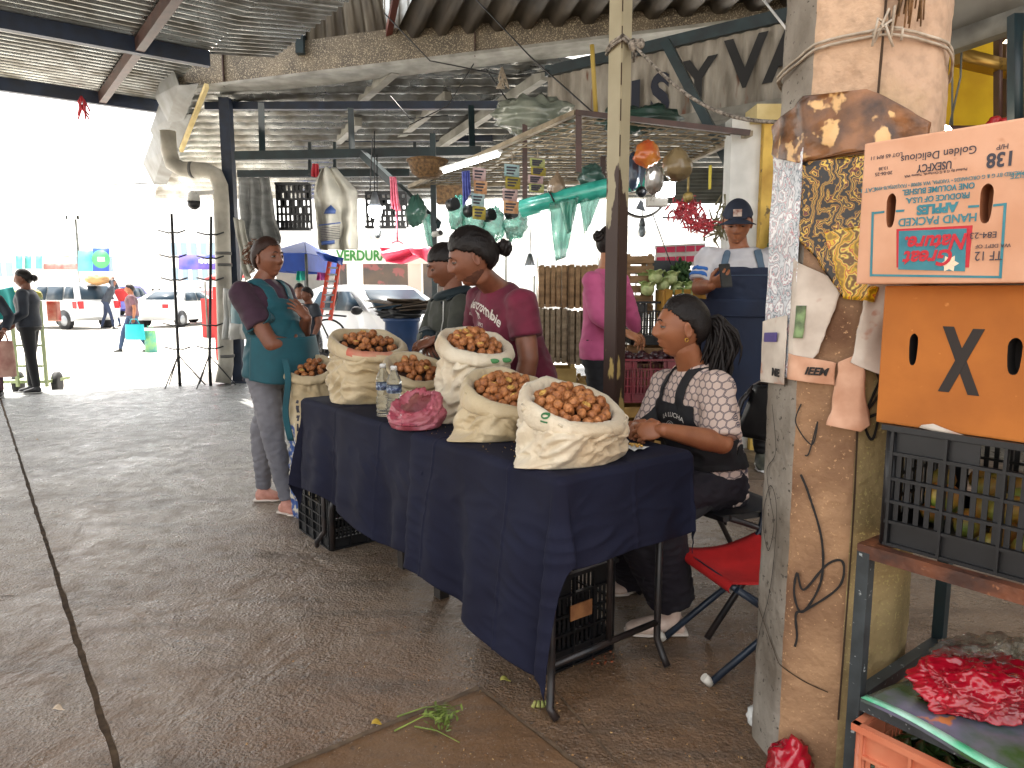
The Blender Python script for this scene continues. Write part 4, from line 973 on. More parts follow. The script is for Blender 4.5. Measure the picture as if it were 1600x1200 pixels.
bulb(590, 366, 5.6, "small unlit bulb hanging below the big lit bulb", False, .035)
bulb(828, 424, 6.2, "lit bulb low between the man's hair bun and the wooden crates", True, .055)
bulb(1003, 365, 6.0, "small unlit bulb hanging in the bright gap right of the cream post", False, .04)
lp = thing("box_lamp", "bright white square lamp under the hanging brown bag", "lamp", P(1040, 296, 4.4))
q = MB(); q.box(P(1040, 296, 4.4), (.10, .05, .08)); q.build("glass", m_lampw, lp)
q = MB(); q.box(P(1026, 316, 4.42), (.12, .08, .05)); q.tube([P(1012, 320, 4.4), P(1024, 300, 4.35), P(1020, 322, 4.4), P(1034, 305, 4.4), P(1030, 318, 4.4)], .006, 5); q.build("socket", m_white, lp)
fn_ = thing("wall_fan", "black fan hanging behind the white lamp", "fan", P(1010, 310, 4.6))
q = MB(); c = P(1002, 300, 4.6)
q.lathe([(.15, -.05), (.165, 0), (.15, .05)], c, 28, (0.3, 1, .2), cap=False); q.build("cage", m_black, fn_)
for k in range(4):
    a = k*math.pi/2; q = MB(); d = V(math.cos(a), 0, math.sin(a)); q.prism([c + d*.03 - UP*.01, c + d*.14 + V(.03, 0, .02), c + d*.13 + V(-.03, .02, .03)], (0, .004, 0)); q.build("blade", mat("fan_blade", '#3a4046', .4), fn_)
q = MB(); q.ell(c, (.035, .06, .035)); q.build("hub", m_black, fn_)
# chilli string and gourd
q = MB()
for k in range(170):
    if k < 110: x, y = 1075 + random.gauss(0, 14), 332 + random.gauss(0, 11)
    else: x, y = 1092 + random.gauss(0, 13), 354 + random.gauss(0, 6)
    c = P(x, y, 4.9); a = random.uniform(0, 6.28); d = V(math.cos(a)*.03, random.uniform(-.02, .02), math.sin(a)*.03); q.tube([c - d, c, c + d*1.1], [.004, .0085, .002], 5)
tag(q.build("chilli_string", mat("string_chilli", '#7c1620', .35, '#b8303a', 30, coat=.4)), "bunches of dried red chillies hanging left of the man's cap", "chillies", kind="stuff")
q = MB(); puffy(q, P(1075, 308, 4.85), (.035, .035, .032), 1, .1); q.tube([P(1075, 300, 4.85), P(1076, 270, 4.85)], .008, 6); tag(q.build("gourd", mat("gourd_tan", '#a08a4e', .5, '#6d5c34', 16)), "small tan gourd on a red cord above the chillies", "gourd")
q = MB()
for k in range(60): c = P(1122 + random.gauss(0, 10), 350 + random.gauss(0, 16), 5.0); a = random.uniform(0, 6.28); d = V(math.cos(a), .2, math.sin(a))*.04; q.tube([c - d, c + d], [.003, .008], 4)
tag(q.build("dried_herbs", mat("herb_tan", '#8b8266', .8, '#5c5a3e', 20)), "bunch of dry herbs hanging just left of the cap", "herbs", kind="stuff")
q = MB()
for k in range(30):
    c = P(1221 + random.gauss(0, 3.5) , 315 + k*6.5, 4.3); q.ell(c, (.026, .024, .023), seg=10, rg=6)
tag(q.build("onion_string", mat("onion_brown", '#8a5a4c', .5, '#6d4038', 20)), "string of small brown onions hanging between the man and the pillar", "onions", kind="stuff")
q = MB(); q.tube([P(1035, 340, 4.9), P(1110, 343, 4.9)], .006, 5); tag(q.build("hook_rail", m_black), "thin dark rail through the chilli bunches", "rail")
q = MB(); q.tube([P(1020, 335, 5.2), P(1048, 412, 5.2)], .004, 5); tag(q.build("wire", m_black), "thin wire slanting down to the pink price board", "wire")
hang_sheet("ribbon", "yellow ribbon hanging beside the green brace", ((1108, 258), (1112, 258), (1110, 296), (1107, 296)), 5.0, mat("yellow_ribbon", '#b9a832', .5), "ribbon", None, .01, 5)

# ------------------------------------------------------------------ wooden crates
m_wood = mat("crate_wood", '#a3825c', .75, '#745a3c', 7, stretch=(1, 1, 3), bump=.2, bs=30)
m_wood_y = mat("pale_crate_wood", '#c2a768', .7, '#9c7f45', 7, bump=.15, bs=30)
m_wood_d = mat("aged_crate_wood", '#a3937a', .8, '#6f5f48', 7, stretch=(1, 1, 3), bump=.2, bs=30)
def wood_crate(label, p, rz, L_, W_, H_, m, vertical=False, group=None, n=5, mf=None):
    """crate; slats run along it, or upright when vertical"""
    t = thing("wooden_crate", label, "crate", (0, 0, 0), group); mf = mf or m
    for s in (-1, 1):
        for k in range(n):
            q = MB(); j = random.uniform(-.004, .004)
            if vertical: q.box((-L_/2 + L_*(k + .5)/n, s*W_/2, H_/2 + j), (L_/n*.72, .011, H_))
            else: q.box((j, s*W_/2, H_*(k + .5)/n), (L_, .011, H_/n*.72))
            q.build("slat", m, t)
        for k in range(n):
            q = MB()
            if vertical: q.box((s*L_/2, -W_/2 + W_*(k + .5)/n, H_/2), (.011, W_/n*.72, H_))
            else: q.box((s*L_/2, 0, H_*(k + .5)/n), (.011, W_ - .02, H_/n*.72))
            q.build("slat", m, t)
    for sx in (-1, 1):
        for sy in (-1, 1): q = MB(); q.box((sx*(L_/2 - .022), sy*(W_/2 - .022), H_/2), (.03, .03, H_ + .012)); q.build("corner_post", mf, t)
    q = MB(); q.box((0, 0, .012), (L_ - .03, W_ - .03, .012)); q.build("bottom", m, t)
    return place(t, p, rz)
GC = "upright wooden crates stacked behind the maroon shirt"
cy = 5.7
def gx(x, Y): return P(x, 500, Y).x
AA = math.atan2(-AX.y, -AX.x)
rz0 = .0
names = ["tall grey slatted crate at the bottom left of the stack, beside the maroon shirt", "tall grey slatted crate at the bottom right of the stack, behind the pink sleeve", "brown slatted crate on top of the stack at its left end", "brown slatted crate on top of the stack beside the pink shirt"]
wood_crate(names[0], V(gx(862, cy), cy, .72), rz0, .22, .3, .42, m_wood_d, True, GC, 5)
wood_crate(names[1], V(gx(911, cy), cy + .03, .70), rz0, .24, .3, .42, m_wood_d, True, GC, 5)
wood_crate(names[2], V(gx(862, cy), cy, 1.155), rz0, .21, .3, .32, m_wood, True, GC, 5)
wood_crate(names[3], V(gx(908, cy), cy, 1.15), rz0, .22, .3, .33, m_wood, True, GC, 5)
wood_crate("empty pale yellow crate frame under the stack of upright crates", V(gx(865, cy - .1), cy - .05, .36), rz0, .34, .3, .345, m_wood_y, False, None, 2, m_wood_y)
wood_crate("small pale yellow crate frame behind the pink shirt's waist", V(gx(925, cy), cy, .36), rz0, .22, .3, .24, m_wood_y, False, None, 2, m_wood_y)
wood_crate("old grey crate lying on the ground under the pale yellow frame", V(gx(880, cy), cy, .0), rz0, .55, .36, .34, m_wood_d, True, None, 9)
wood_crate("brown plank crate just right of the cream post at head height", V(gx(992, 5.3), 5.3, 1.12), rz0, .2, .3, .42, m_wood, False, None, 6)
for i, z in enumerate((0, .29)):
    wood_crate("yellowish plank crate %s the cream post under the wine red crate" % ("on the ground beside" if i == 0 else "stacked right of"), V(gx(1005, 4.6), 4.6, z), rz0, .42, .32, .275, mat("tan_crate_wood", '#a5803f', .7, '#7c5c2a', 7, bump=.2, bs=30), False, None, 3)
t = plastic_crate("plastic_crate", "wine red plastic crate on the plank crates behind the seated woman", .46, .34, .27, mat("wine_plastic", '#5d1420', .4, '#7c1d2b', 9), cols=4); place(t, V(gx(1010, 4.6), 4.6, .58), 0)
q = MB()
for k in range(34): q.ell(V(gx(1010, 4.6) + random.uniform(-.19, .19), 4.6 + random.uniform(-.13, .13), .84 + random.uniform(0, .03)), (.032, .03, .028), seg=10, rg=6)
tag(q.build("plums", mat("dark_plum", '#32161c', .35)), "dark round fruit filling the wine red crate", "fruit", kind="stuff")
t = plastic_crate("plastic_crate", "black plastic crate holding cabbages behind the seated woman's head", .34, .3, .30, m_black, cols=4); place(t, V(gx(1018, 5.2), 5.2, .90), 0)
wood_crate("brown crate holding the cabbage crate up at the back of the stall", V(gx(1018, 5.2), 5.22, .58), rz0, .40, .34, .31, m_wood, False, None, 4)
wood_crate("yellow plank crate of greens left of the denim apron", V(gx(1085, 5.1), 5.1, .95), rz0, .5, .3, .34, mat("yellow_crate_wood", '#c59538', .7, '#9a702a', 7), True, None, 8)
m_cab = mat("cabbage_leaf", '#7f9a52', .5, '#c3cc92', 12, bump=.3, bs=20)
def cabbage(label, c, r, seed, group="cabbages and cobs heaped behind the seated woman"):
    t = thing("cabbage", label, "cabbage", c, group); q = MB(); puffy(q, c, (r*.8, r*.8, r*.75), seed, .1, 16); q.build("head", m_cab, t)
    for k in range(6):
        a = k*1.05 + seed; d = V(math.cos(a), math.sin(a)*.8, .35).normalized(); s = d.cross(UP).normalized(); u = s.cross(d)
        q = MB(); q.grid(lambda i, j: c + d*(r*(.55 + .75*j)) + s*((i - .5)*r*1.1*math.sin(math.pi*min(1, j*.8 + .2))) + u*(r*.45*math.sin(j*1.8)) + u*(.08*r*math.sin(i*14)), 6, 5); q.thick(.002); q.build("leaf", m_cab, t)
cp_ = [(1012, 452), (1036, 446), (1058, 452), (1024, 434), (1048, 436), (1008, 438), (1072, 462), (1080, 452)]
cl_ = ["pale cabbage at the left end of the heap, low by the cream post", "cabbage in the middle of the front row over the black crate", "rightmost cabbage of the front row over the black crate", "cabbage on top of the heap at the left", "cabbage on top of the heap at the right", "cabbage half hidden behind the cream post", "low cabbage at the foot of the heap near the yellow crate", "cabbage lying against the yellow plank crate"]
for i, (x, y) in enumerate(cp_): cabbage(cl_[i], P(x, y, 5.1 + .05*(i % 3)), .062, i*1.7)
q = MB(); q.box(P(1038, 424, 5.6), (.30, .2, .16)); bmesh.ops.bevel(q.bm, geom=q.bm.edges[:], offset=.012, segments=2, affect='EDGES'); tag(q.build("storage_box", mat("grey_box", '#3f464a', .5, '#2d3236', 6)), "plain dark grey box behind the cabbages", "box")
q = MB()
for k in range(260): 
    c = P(1066 + random.gauss(0, 6), 427 + random.gauss(0, 8), 5.4 + random.uniform(-.1, .1)); a = random.uniform(0, 6.28); q.ell(c, (.014, .012, .018), seg=6, rg=4)
tag(q.build("broccoli", mat("dark_green_leaf", '#26421f', .7, '#3c5c2c', 20)), "dark leafy greens beside the grey box", "greens", kind="stuff")
q = MB()
for k in range(420):
    c = P(1218 + random.gauss(0, 6), 400 + random.gauss(0, 28), 4.9 + random.uniform(-.1, .1)); q.ell(c, (.02, .014, .022), seg=6, rg=4)
tag(q.build("herb_bunch", MATS["dark_green_leaf"]), "green herb bunch between the man's shoulder and the pillar", "greens", kind="stuff")

# ------------------------------------------------------------------ hanging bags over the street side
m_sack_grey = mat("grey_raffia", '#8a8c89', .55, '#6c6e6c', 7, stretch=(1, 1, 3), bump=.3, bs=30)
m_white_bag = mat("white_raffia", '#b3b1a6', .5, '#8f8d84', 6, bump=.3, bs=22)
hang_sheet("woven_sack", "big grey woven sack hanging behind the woman in the teal apron", ((372, 278), (420, 276), (441, 372), (375, 440)), 6.6, m_sack_grey, "sack", None, .06, 22, 1, .006, nu=26)
hang_sheet("plastic_bag", "pale plastic bag draped down behind the woman's neck", ((366, 340), (382, 345), (400, 420), (384, 440)), 6.2, m_white_bag, "plastic bag", None, .04, 12, 4)
wb = thing("shopping_bag", "white market bag with blue print hanging under the truss", "bag", P(522, 320, 6.0))
def wbf(u, v):
    x0, x1 = 485 + 14*v, 557 - 0*v
    if v < .28: k = (.28 - v)/.28; x0 = x0*(1-k) + 503*k; x1 = x1*(1-k) + 524*k
    return P(x0 + (x1 - x0)*u, 262 + 128*v + (0 if v < .95 else 0), 6.0) + V(0, .05*math.sin(u*13)*(.4 + v) + .05*fnoise((u*4, v*5, 0)), 0)
q = MB(); q.grid(wbf, 40, 44); q.thick(.006); q.build("bag_body", m_white_bag, wb)
m_blueink = mat("bag_blue_ink", '#2c4478', .6)
def wq(pts, m=m_blueink, nm="bag_print", Y=5.90): q = MB(); q.poly([P(x, y, Y) for x, y in pts]); q.thick(.002); return q.build(nm, m, wb)
wq([(506, 334), (524, 334), (525, 328), (517, 320), (509, 327)]); wq([(498, 351), (532, 347), (532, 349), (498, 353)]); wq([(502, 383), (523, 381), (523, 375), (502, 377)])
q = MB()
for k in range(8): q.bar(P(500 + .3*k, 356.5 + 2.6*k, 5.9), P(531, 353.5 + 2.7*k, 5.9), .002, .005)
q.build("bag_print", m_dkink, wb)
def dark_crate(label, x0, x1, y0, y1, Y):
    t = thing("hanging_crate", label, "crate", P((x0+x1)/2, y1, Y), "dark crates hung up as stall fronts")
    q = MB(); nx, ny = 8, 6
    for i in range(nx + 1): x = x0 + (x1 - x0)*i/nx; q.bar(P(x, y0, Y), P(x + 3, y1, Y), .022, .02)
    for j in range(ny + 1): y = y0 + (y1 - y0)*j/ny; q.bar(P(x0, y, Y - .012), P(x1, y, Y - .012), .018, .02)
    random.seed(x0)
    for k in range(26):
        i, j = random.randrange(nx), random.randrange(ny); xa, ya = x0 + (x1-x0)*i/nx, y0 + (y1-y0)*j/ny; q.box(P(xa + 3, ya + 5, Y + .01), ((x1-x0)/nx/F*Y*.9, .01, (y1-y0)/ny/F*Y*.9))
    q.build("slotted_side", m_black, t)
    q = MB(); 
    for y in (y0, y1): q.bar(P(x0, y, Y + .05), P(x1, y, Y + .05), .12, .02)
    q.build("rim", m_black, t)
dark_crate("dark slotted crate hanging left of the white market bag", 432, 484, 288, 358, 6.8)
dark_crate("dark slotted crate hanging behind the big lit bulb", 572, 634, 302, 355, 6.6)
hang_sheet("ribbon", "pink plastic ribbon tassel hanging from the brace", ((609, 276), (618, 276), (625, 330), (612, 326)), 5.8, mat("pink_ribbon", '#b5425c', .4, '#d87a8c', 30), "ribbon", None, .03, 18, 2, nu=20)
q = MB(); q.tube([P(619, 325, 5.8), P(621, 378, 5.8)], .008, 5); q.tube([P(612, 380, 5.8), P(621, 376, 5.8), P(630, 381, 5.8)], .006, 5); tag(q.build("cord", MATS["pink_ribbon"]), "pink cord with a knotted end below the pink tassel", "cord")
hang_sheet("ribbon", "small red ribbon tied on the truss above the market bag", ((488, 256), (498, 256), (500, 278), (486, 276)), 6.4, MATS["red_ribbon"], "ribbon", None, .02, 14, 2)
bs_ = thing("wicker_basket", "brown wicker basket hanging below the mesh canopy corner", "basket", P(668, 262, 6.6))
m_wick = mat("wicker", '#7d5f3c', .7, '#4d3822', 40, bump=.6, bs=60)
q = MB(); q.lathe([(.09, -.09), (.14, -.05), (.17, .03), (.18, .06)], P(668, 262, 6.6), 22, cap=False); q.ell(P(668, 262, 6.6) - UP*.085, (.09, .09, .01)); q.build("bowl", m_wick, bs_)
q = MB(); q.tube([P(668, 262, 6.6) + V(.18*math.cos(a), .18*math.sin(a), .06) for a in [i*math.pi/8 for i in range(17)]], .012, 6); q.build("rim", m_wick, bs_)
q = MB(); q.box(P(703, 305, 6.4), (.22, .14, .15)); q.build("x", m_wick)
bpy.data.objects["x"].name = "wicker_hamper"; tag(bpy.data.objects["wicker_hamper"], "square wicker hamper hanging behind the slender post", "basket")
q = MB(); puffy(q, P(650, 328, 6.3), (.09, .08, .13), 6, .2, tip=.5); tag(q.build("hanging_bag", mat("dark_green_bag", '#33544a', .3, coat=.3)), "dark green bag hanging left of the slender post", "hanging bag")
hang_sheet("plastic_bag", "narrow green plastic bag twisted beside the slender post", ((658, 335), (672, 335), (677, 388), (668, 384)), 6.4, m_teal_film, "plastic bag", None, .03, 9, 7)
# stack of folded plastic bags under the woman's arm on the left
fb = thing("bag_pack", "thick pack of clear and white folded bags hanging behind the woman's hip", "bag pack", P(372, 500, 5.4))
for i, (x0, x1, y0, y1, c_) in enumerate(((347, 368, 450, 530, '#a9aba6'), (358, 395, 470, 522, '#7fa0a6'), (360, 398, 505, 530, '#b9bab4'))):
    hang_sheet("bag_layer", None, ((x0 + 3, y0), (x1 - 3, y0 + 3), (x1, y1), (x0, y1)), 5.4 - .05*i, mat("film_layer%d" % i, c_, .25, trans=.15, coat=.4), None, None, .03, 14, i, .012, fb)
# electrical wires on the roof
q = MB()
for pts in ([(600, 20, 8), (672, 95, 8), (800, 120, 7.6), (860, 110, 7.4)], [(735, -10, 7), (830, 90, 6.8), (920, 170, 6.4), (990, 235, 6)], [(582, 215, 8), (578, 300, 7.5), (588, 330, 5.6)], [(740, 100, 7.5), (700, 165, 8), (640, 195, 8)], [(760, 108, 7.4), (795, 160, 7.4)], [(610, 150, 8.4), (640, 185, 8.4), (700, 180, 8.2)]):
    q.tube([P(*p) for p in pts], .007, 4)
tag(q.build("roof_wires", m_black), "loose black wires strung under the roof sheets", "wires", kind="stuff")
q = MB(); kp = P(784, 105, 7.2)
for k in range(8): q.tube([kp, kp + V(random.uniform(-.04, .04), 0, -.1), kp + V(random.uniform(-.07, .07), 0, -.2)], .008, 4)
tag(q.build("string_tassel", m_str), "frayed pale string tassel hanging under the girder", "string")
# security cameras
cm = thing("security_camera", "white dome security camera on the pipe at the hall corner", "camera", P(303, 316, 9.7))
q = MB(); q.lathe([(.03, .16), (.07, .12), (.085, .03)], P(303, 318, 9.7), 16); q.bar(P(303, 302, 9.7), P(345, 300, 9.75), .05, .05); q.build("housing", m_white, cm)
q = MB(); q.lathe([(.085, .03), (.075, -.04), (.03, -.08)], P(303, 318, 9.7), 16); q.build("dome", m_black, cm)
cm = thing("security_camera", "small bullet camera clamped on the slender post", "camera", P(685, 364, 7.3))
q = MB(); q.tube([P(678, 366, 7.35), P(688, 364, 7.2)], .03, 12); q.build("housing", m_white, cm); q = MB(); q.tube([P(688, 364, 7.2), P(689, 364, 7.18)], .022, 12); q.build("lens", m_black, cm)
# ------------------------------------------------------------------ street beyond the market
def GS(px, py): return G(px, py, SZ)
m_pale = [mat("pale_wall_%s" % n_, c_, .8, c2, .4) for n_, c_, c2 in (("white", '#e2e1dd', '#d6d5d1'), ("cream", '#ddd5c6', '#d0c6b4'), ("grey", '#d3d6d8', '#c4c8ca'), ("rose", '#d8c8c0', '#c9b6ac'))]
m_glassd = mat("window_glass", '#8ba0ae', .2); m_bluep = mat("blue_print", '#2a4fb0', .5); m_tealp = mat("teal_print", '#5fb3b0', .5); m_redp = mat("red_print", '#c24a48', .5)
def building(label, x0, x1, ytop, Y, m, nw, nf, wm=m_glassd):
    a = P(x0, 450, Y); b = P(x1, 450, Y); zt = P((x0+x1)/2, ytop, Y).z; w_ = b.x - a.x
    t = thing("building", label, "building", V((a.x+b.x)/2, Y, SZ), "pale buildings across the street")
    q = MB(); q.box(((a.x+b.x)/2, Y + 4, (zt + SZ)/2), (w_, 8, zt - SZ)); q.build("wall", m, t)
    q = MB(); q.box(((a.x+b.x)/2, Y + 4, zt + .15), (w_ + .3, 8.3, .3)); q.build("roof", m_pale[2], t)
    fh = (zt - SZ)/nf
    for j in range(nf):
        for i in range(nw):
            c = V(a.x + w_*(i + .5)/nw, Y - .03, SZ + fh*(j + .55)); q = MB(); q.box(c, (w_/nw*.55, .08, fh*.5)); f = q.build("window", wm, t)
            q = MB(); q.box(c - UP*fh*.27 - V(0, .05, 0), (w_/nw*.62, .1, .08)); q.build("sill", m_pale[0], f)
    return t, a, b, zt
bs = [("low white building with blue shop front at the far left edge", -60, 26, 402, 52, m_pale[0], 5, 2), ("cream building with teal shutters behind the dark haired woman", 24, 66, 396, 60, m_pale[1], 4, 2, m_tealp),
      ("long low building with red lettered panel behind the white car", 66, 122, 405, 64, m_pale[3], 6, 1), ("white block beside the blue billboard", 120, 182, 392, 58, m_pale[0], 4, 2),
      ("distant grey block in the gap of the street", 190, 252, 425, 110, m_pale[2], 6, 2), ("pale block behind the violet banner", 268, 345, 372, 48, m_pale[0], 5, 3),
      ("cream market block behind the blue canopy", 400, 560, 362, 40, m_pale[0], 7, 2, m_pale[2]), ("pale long market block behind the red tarpaulin", 560, 900, 372, 44, m_pale[0], 12, 2, m_pale[2]), ("white market hall seen above the cabbages", 900, 1180, 362, 40, m_pale[0], 8, 2, m_pale[2]), ("white block at the far right behind the pillar", 1180, 1500, 360, 46, m_pale[0], 9, 3)]
for b_ in bs: building(*b_)
def panel(name, label, x0, x1, y0, y1, Y, m, cat, skew=0, posts=True, th=.08, pm=None):
    t = thing(name, label, cat, V(P((x0+x1)/2, y1, Y).x, Y, SZ)); q = MB(); q.poly([P(x0, y1, Y), P(x1, y1 + skew, Y), P(x1, y0 + skew, Y), P(x0, y0, Y)]); q.thick(th); q.build("board", m, t)
    if posts:
        for x in (x0 + 2, x1 - 2): q = MB(); c = P(x, y1, Y); q.bar(V(c.x, Y + .1, SZ), c + V(0, .1, 0), .1, .1); q.build("post", m_pale[2], t)
    return t
t = panel("billboard", "blue billboard with a green and white round mark beside a teal panel", 145, 170, 388, 424, 50, m_bluep, "billboard"); 
q = MB(); q.lathe([(.62, 0), (.62, .05)], P(158, 405, 49.9), 20, (0, -1, 0)); q.build("round_mark", mat("green_mark", '#4da06a', .5), t); q = MB(); q.box(P(158, 405, 49.8), (.5, .05, .3)); q.build("white_mark", m_white, t)
panel("billboard", "pale teal panel left of the blue billboard", 122, 144, 392, 424, 50.5, m_tealp, "billboard")
t = panel("banner", "long violet blue banner at the far side of the street with white writing", 279, 342, 398, 421, 34, mat("violet_blue_print", '#3a4fae', .5, '#7d6cc0', 1.5), "banner")
q = MB()
for i in range(9):
    c = P(312 + 3*i, 408, 33.9); q.box(c, (.09, .03, .24 if i % 2 else .16))
q.build("print_marks", m_white, t)
for i, x in enumerate((62, 30, 44)): panel("shop_sign", ("teal shop panel nearest the long red lettered panel", "teal shop panel behind the dark haired woman's head", "small teal shop panel between two others")[i], x - 5, x + 4, 400, 420, 51 + i, m_tealp, "sign", posts=False)
t = panel("shop_sign", "long red and white lettered panel above the white car", 68, 120, 412, 421, 55, mat("faded_red_print", '#b56a64', .5, '#c9a09a', 2), "sign", posts=False)
# floodlight mast
t = thing("light_mast", "tall thin floodlight mast on the far side of the street", "lamp post", V(P(118, 460, 55).x, 55, SZ))
a = P(118, 340, 55); q = MB(); q.tube([V(a.x, 55, SZ), a], [.12, .07], 8); q.build("pole", m_shut, t)
q = MB(); q.tube([P(100, 339, 55), P(128, 337, 55)], .06, 6); q.build("crossarm", m_shut, t)
for x in (102, 110, 120, 127): q = MB(); q.box(P(x, 340, 54.8), (.5, .3, .25)); q.build("floodlight", m_white, t)
q = MB(); q.tube([P(-10, 290, 20), P(110, 291, 20), P(236, 286, 12.2)], .012, 5); tag(q.build("overhead_wire", m_black), "thin overhead wire crossing the white sky to the gutter", "wire")
for x, y0, Y in ((225, 428, 70), (236, 420, 80)):
    a = P(x, y0, Y); q = MB(); q.tube([V(a.x, Y, SZ), a], .09, 6); tag(q.build("utility_pole", m_pale[2]), "distant utility pole %s down the street" % ("leftmost" if x == 225 else "rightmost"), "pole")

# ------------------------------------------------------------------ cars
m_carw = mat("white_car_paint", '#d4d8da', .35, coat=.3); m_carv = mat("violet_car_paint", '#3c3f94', .3, coat=.8); m_tyre = mat("tyre", '#222326', .8); m_rim = mat("wheel_rim", '#8c9094', .4, metal=.6); m_cgl = mat("car_glass", '#26343f', .3, spec=.15); m_tail = mat("tail_light", '#b3121c', .25)
def car(label, loc, rz, L_, W_, prof, m, wr, wxs, glass, tails=(), lights=(), group="cars parked along the street"):
    """prof: side outline (x, z); x forwards"""
    t = thing("parked_car", label, "car", (0, 0, 0), group); q = MB(); n = len(prof); zs = [p[1] for p in prof]; zt = max(zs)
    secs = [(-.5, .86), (-.47, .97), (-.38, 1), (.38, 1), (.47, .97), (.5, .86)]; rings = []
    for s, k in secs:
        r = []
        for x, z in prof:
            tum = 1 - .16*max(0, (z - .95)/(zt - .95)) if z > .95 else 1
            cx = sum(p[0] for p in prof)/n; r.append(q.bm.verts.new(V(cx + (x - cx)*(.985 if abs(s) == .5 else 1), s*W_*tum, .5 + (z - .5)*(.98 if abs(s) == .5 else 1))))
        rings.append(r)
    for a, b in zip(rings[:-1], rings[1:]):
        for i in range(n): q._f([a[i], a[(i+1) % n], b[(i+1) % n], b[i]])
    q._f(list(reversed(rings[0]))); q._f(rings[-1])
    bmesh.ops.triangulate(q.bm, faces=[f for f in q.bm.faces if len(f.verts) > 4])
    q.build("body", m, t, flat=True)
    for x in wxs:
        for s in (-1, 1):
            c = V(x, s*(W_/2 - .09), wr); q = MB(); q.lathe([(wr*.62, -.1), (wr*.96, -.1), (wr, -.06), (wr, .06), (wr*.96, .1), (wr*.62, .1)], c, 24, (0, 1, 0)); wl = q.build("wheel", m_tyre, t)
            q = MB(); q.lathe([(wr*.62, 0), (wr*.6, .02), (wr*.2, .035)], c + V(0, s*.085, 0), 16, (0, s, 0)); q.build("rim", m_rim, wl)
            q = MB(); q.lathe([(wr*1.16, 0), (wr*1.16, .012)], V(x, s*(W_/2 - .0), wr + .02), 24, (0, s, 0)); q.build("wheel_arch", m_black, wl)
    for nm, pts in glass:
        q = MB(); q.poly([V(*p) for p in pts]); q.thick(.012); q.build(nm, m_cgl, t)
    for c, s in tails: q = MB(); q.box(c, s); q.build("tail_light", m_tail, t)
    for c, s in lights: q = MB(); q.ell(c, s, seg=12, rg=8); q.build("headlight", m_rim, t)
    return place(t, loc, rz)
suv = [(-2.1, .45), (-2.15, .8), (-2.1, 1.05), (-1.85, 1.68), (-1.6, 1.76), (.1, 1.76), (.3, 1.68), (.95, 1.12), (2.0, .98), (2.15, .75), (2.15, .4), (1.8, .32), (-1.8, .32)]
sed = [(-2.1, .5), (-2.12, .85), (-2.05, 1.0), (-1.5, 1.06), (-.85, 1.42), (-.4, 1.47), (.3, 1.45), (1.0, 1.05), (1.95, .9), (2.1, .68), (2.1, .38), (1.8, .28), (-1.8, .28)]
hat = [(-1.85, .5), (-1.9, .85), (-1.8, 1.1), (-1.45, 1.46), (-1.0, 1.55), (.0, 1.55), (.35, 1.46), (1.0, 1.06), (1.75, .88), (1.92, .66), (1.92, .36), (1.6, .28), (-1.6, .28)]
def sidewin(W_, segs, k=.94):
    o = []
    for s in (-1, 1):
        for (x0, x1, x2, x3, z0, z1) in segs: o.append(("side_window", [(x0, s*(W_/2 + .012)*.995, z0), (x1, s*(W_/2 + .012)*.995, z0), (x2, s*(W_/2*k*.92 + .012), z1), (x3, s*(W_/2*k*.92 + .012), z1)]))
    return o
gsuv = sidewin(1.75, [(-.35, .75, .2, -.35, 1.1, 1.6), (-1.35, -.42, -.42, -1.3, 1.1, 1.6), (-2.0, -1.42, -1.42, -1.8, 1.15, 1.6)]) + [("rear_window", [(-2.11, -.66, 1.12), (-2.11, .66, 1.12), (-1.9, .56, 1.62), (-1.9, -.56, 1.62)]), ("windscreen", [(.97, -.7, 1.16), (.97, .7, 1.16), (.36, .6, 1.68), (.36, -.6, 1.68)])]
car("white estate car with red tail light at its rear corner, beside the carrier", V(P(98, 470, 28).x, 28, SZ), R(155), 4.2, 1.75, suv, m_carw, .33, (-1.35, 1.35), gsuv, [((-2.14, -.72, .92), (.06, .2, .28)), ((-2.14, .72, .92), (.06, .2, .28)), ((-2.02, -.885, .92), (.22, .02, .26)), ((-2.02, .885, .92), (.22, .02, .26))])
gsed = sidewin(1.68, [(-.05, .85, .3, -.05, 1.04, 1.38), (-1.0, -.12, -.12, -.75, 1.04, 1.38)]) + [("rear_window", [(-1.46, -.62, 1.1), (-1.46, .62, 1.1), (-.9, .52, 1.41), (-.9, -.52, 1.41)])]
gs = GS(281, 486); car("white saloon car seen from behind between the two thin stands", V(P(281, 470, 30).x, 30, SZ), R(84), 4.2, 1.68, sed, m_carw, .3, (-1.3, 1.3), gsed, [((-2.12, -.66, .85), (.05, .24, .16)), ((-2.12, .66, .85), (.05, .24, .16))])
gs = GS(196, 470); car("violet blue van far down the street", V(P(198, 460, 42).x, 42, SZ), R(100), 4.2, 1.75, suv, m_carv, .33, (-1.35, 1.35), gsuv, [((-2.14, -.72, .92), (.06, .2, .28)), ((-2.14, .72, .92), (.06, .2, .28))])
ghat = sidewin(1.66, [(-.2, .85, .2, -.2, 1.06, 1.42), (-1.25, -.28, -.28, -1.0, 1.06, 1.42)]) + [("windscreen", [(1.02, -.66, 1.1), (1.02, .66, 1.1), (.42, .56, 1.47), (.42, -.56, 1.47)])]
hc = car("white hatchback facing the stall beside the bicycle", V(P(592, 500, 14.2).x, 14.2, SZ), R(-48), 3.84, 1.66, hat, m_carw, .3, (-1.15, 1.15), ghat, (), [((1.84, -.58, .74), (.1, .17, .1)), ((1.84, .58, .74), (.1, .17, .1))])
m_carr = mat("red_car_paint", '#b3262a', .3, coat=.5)
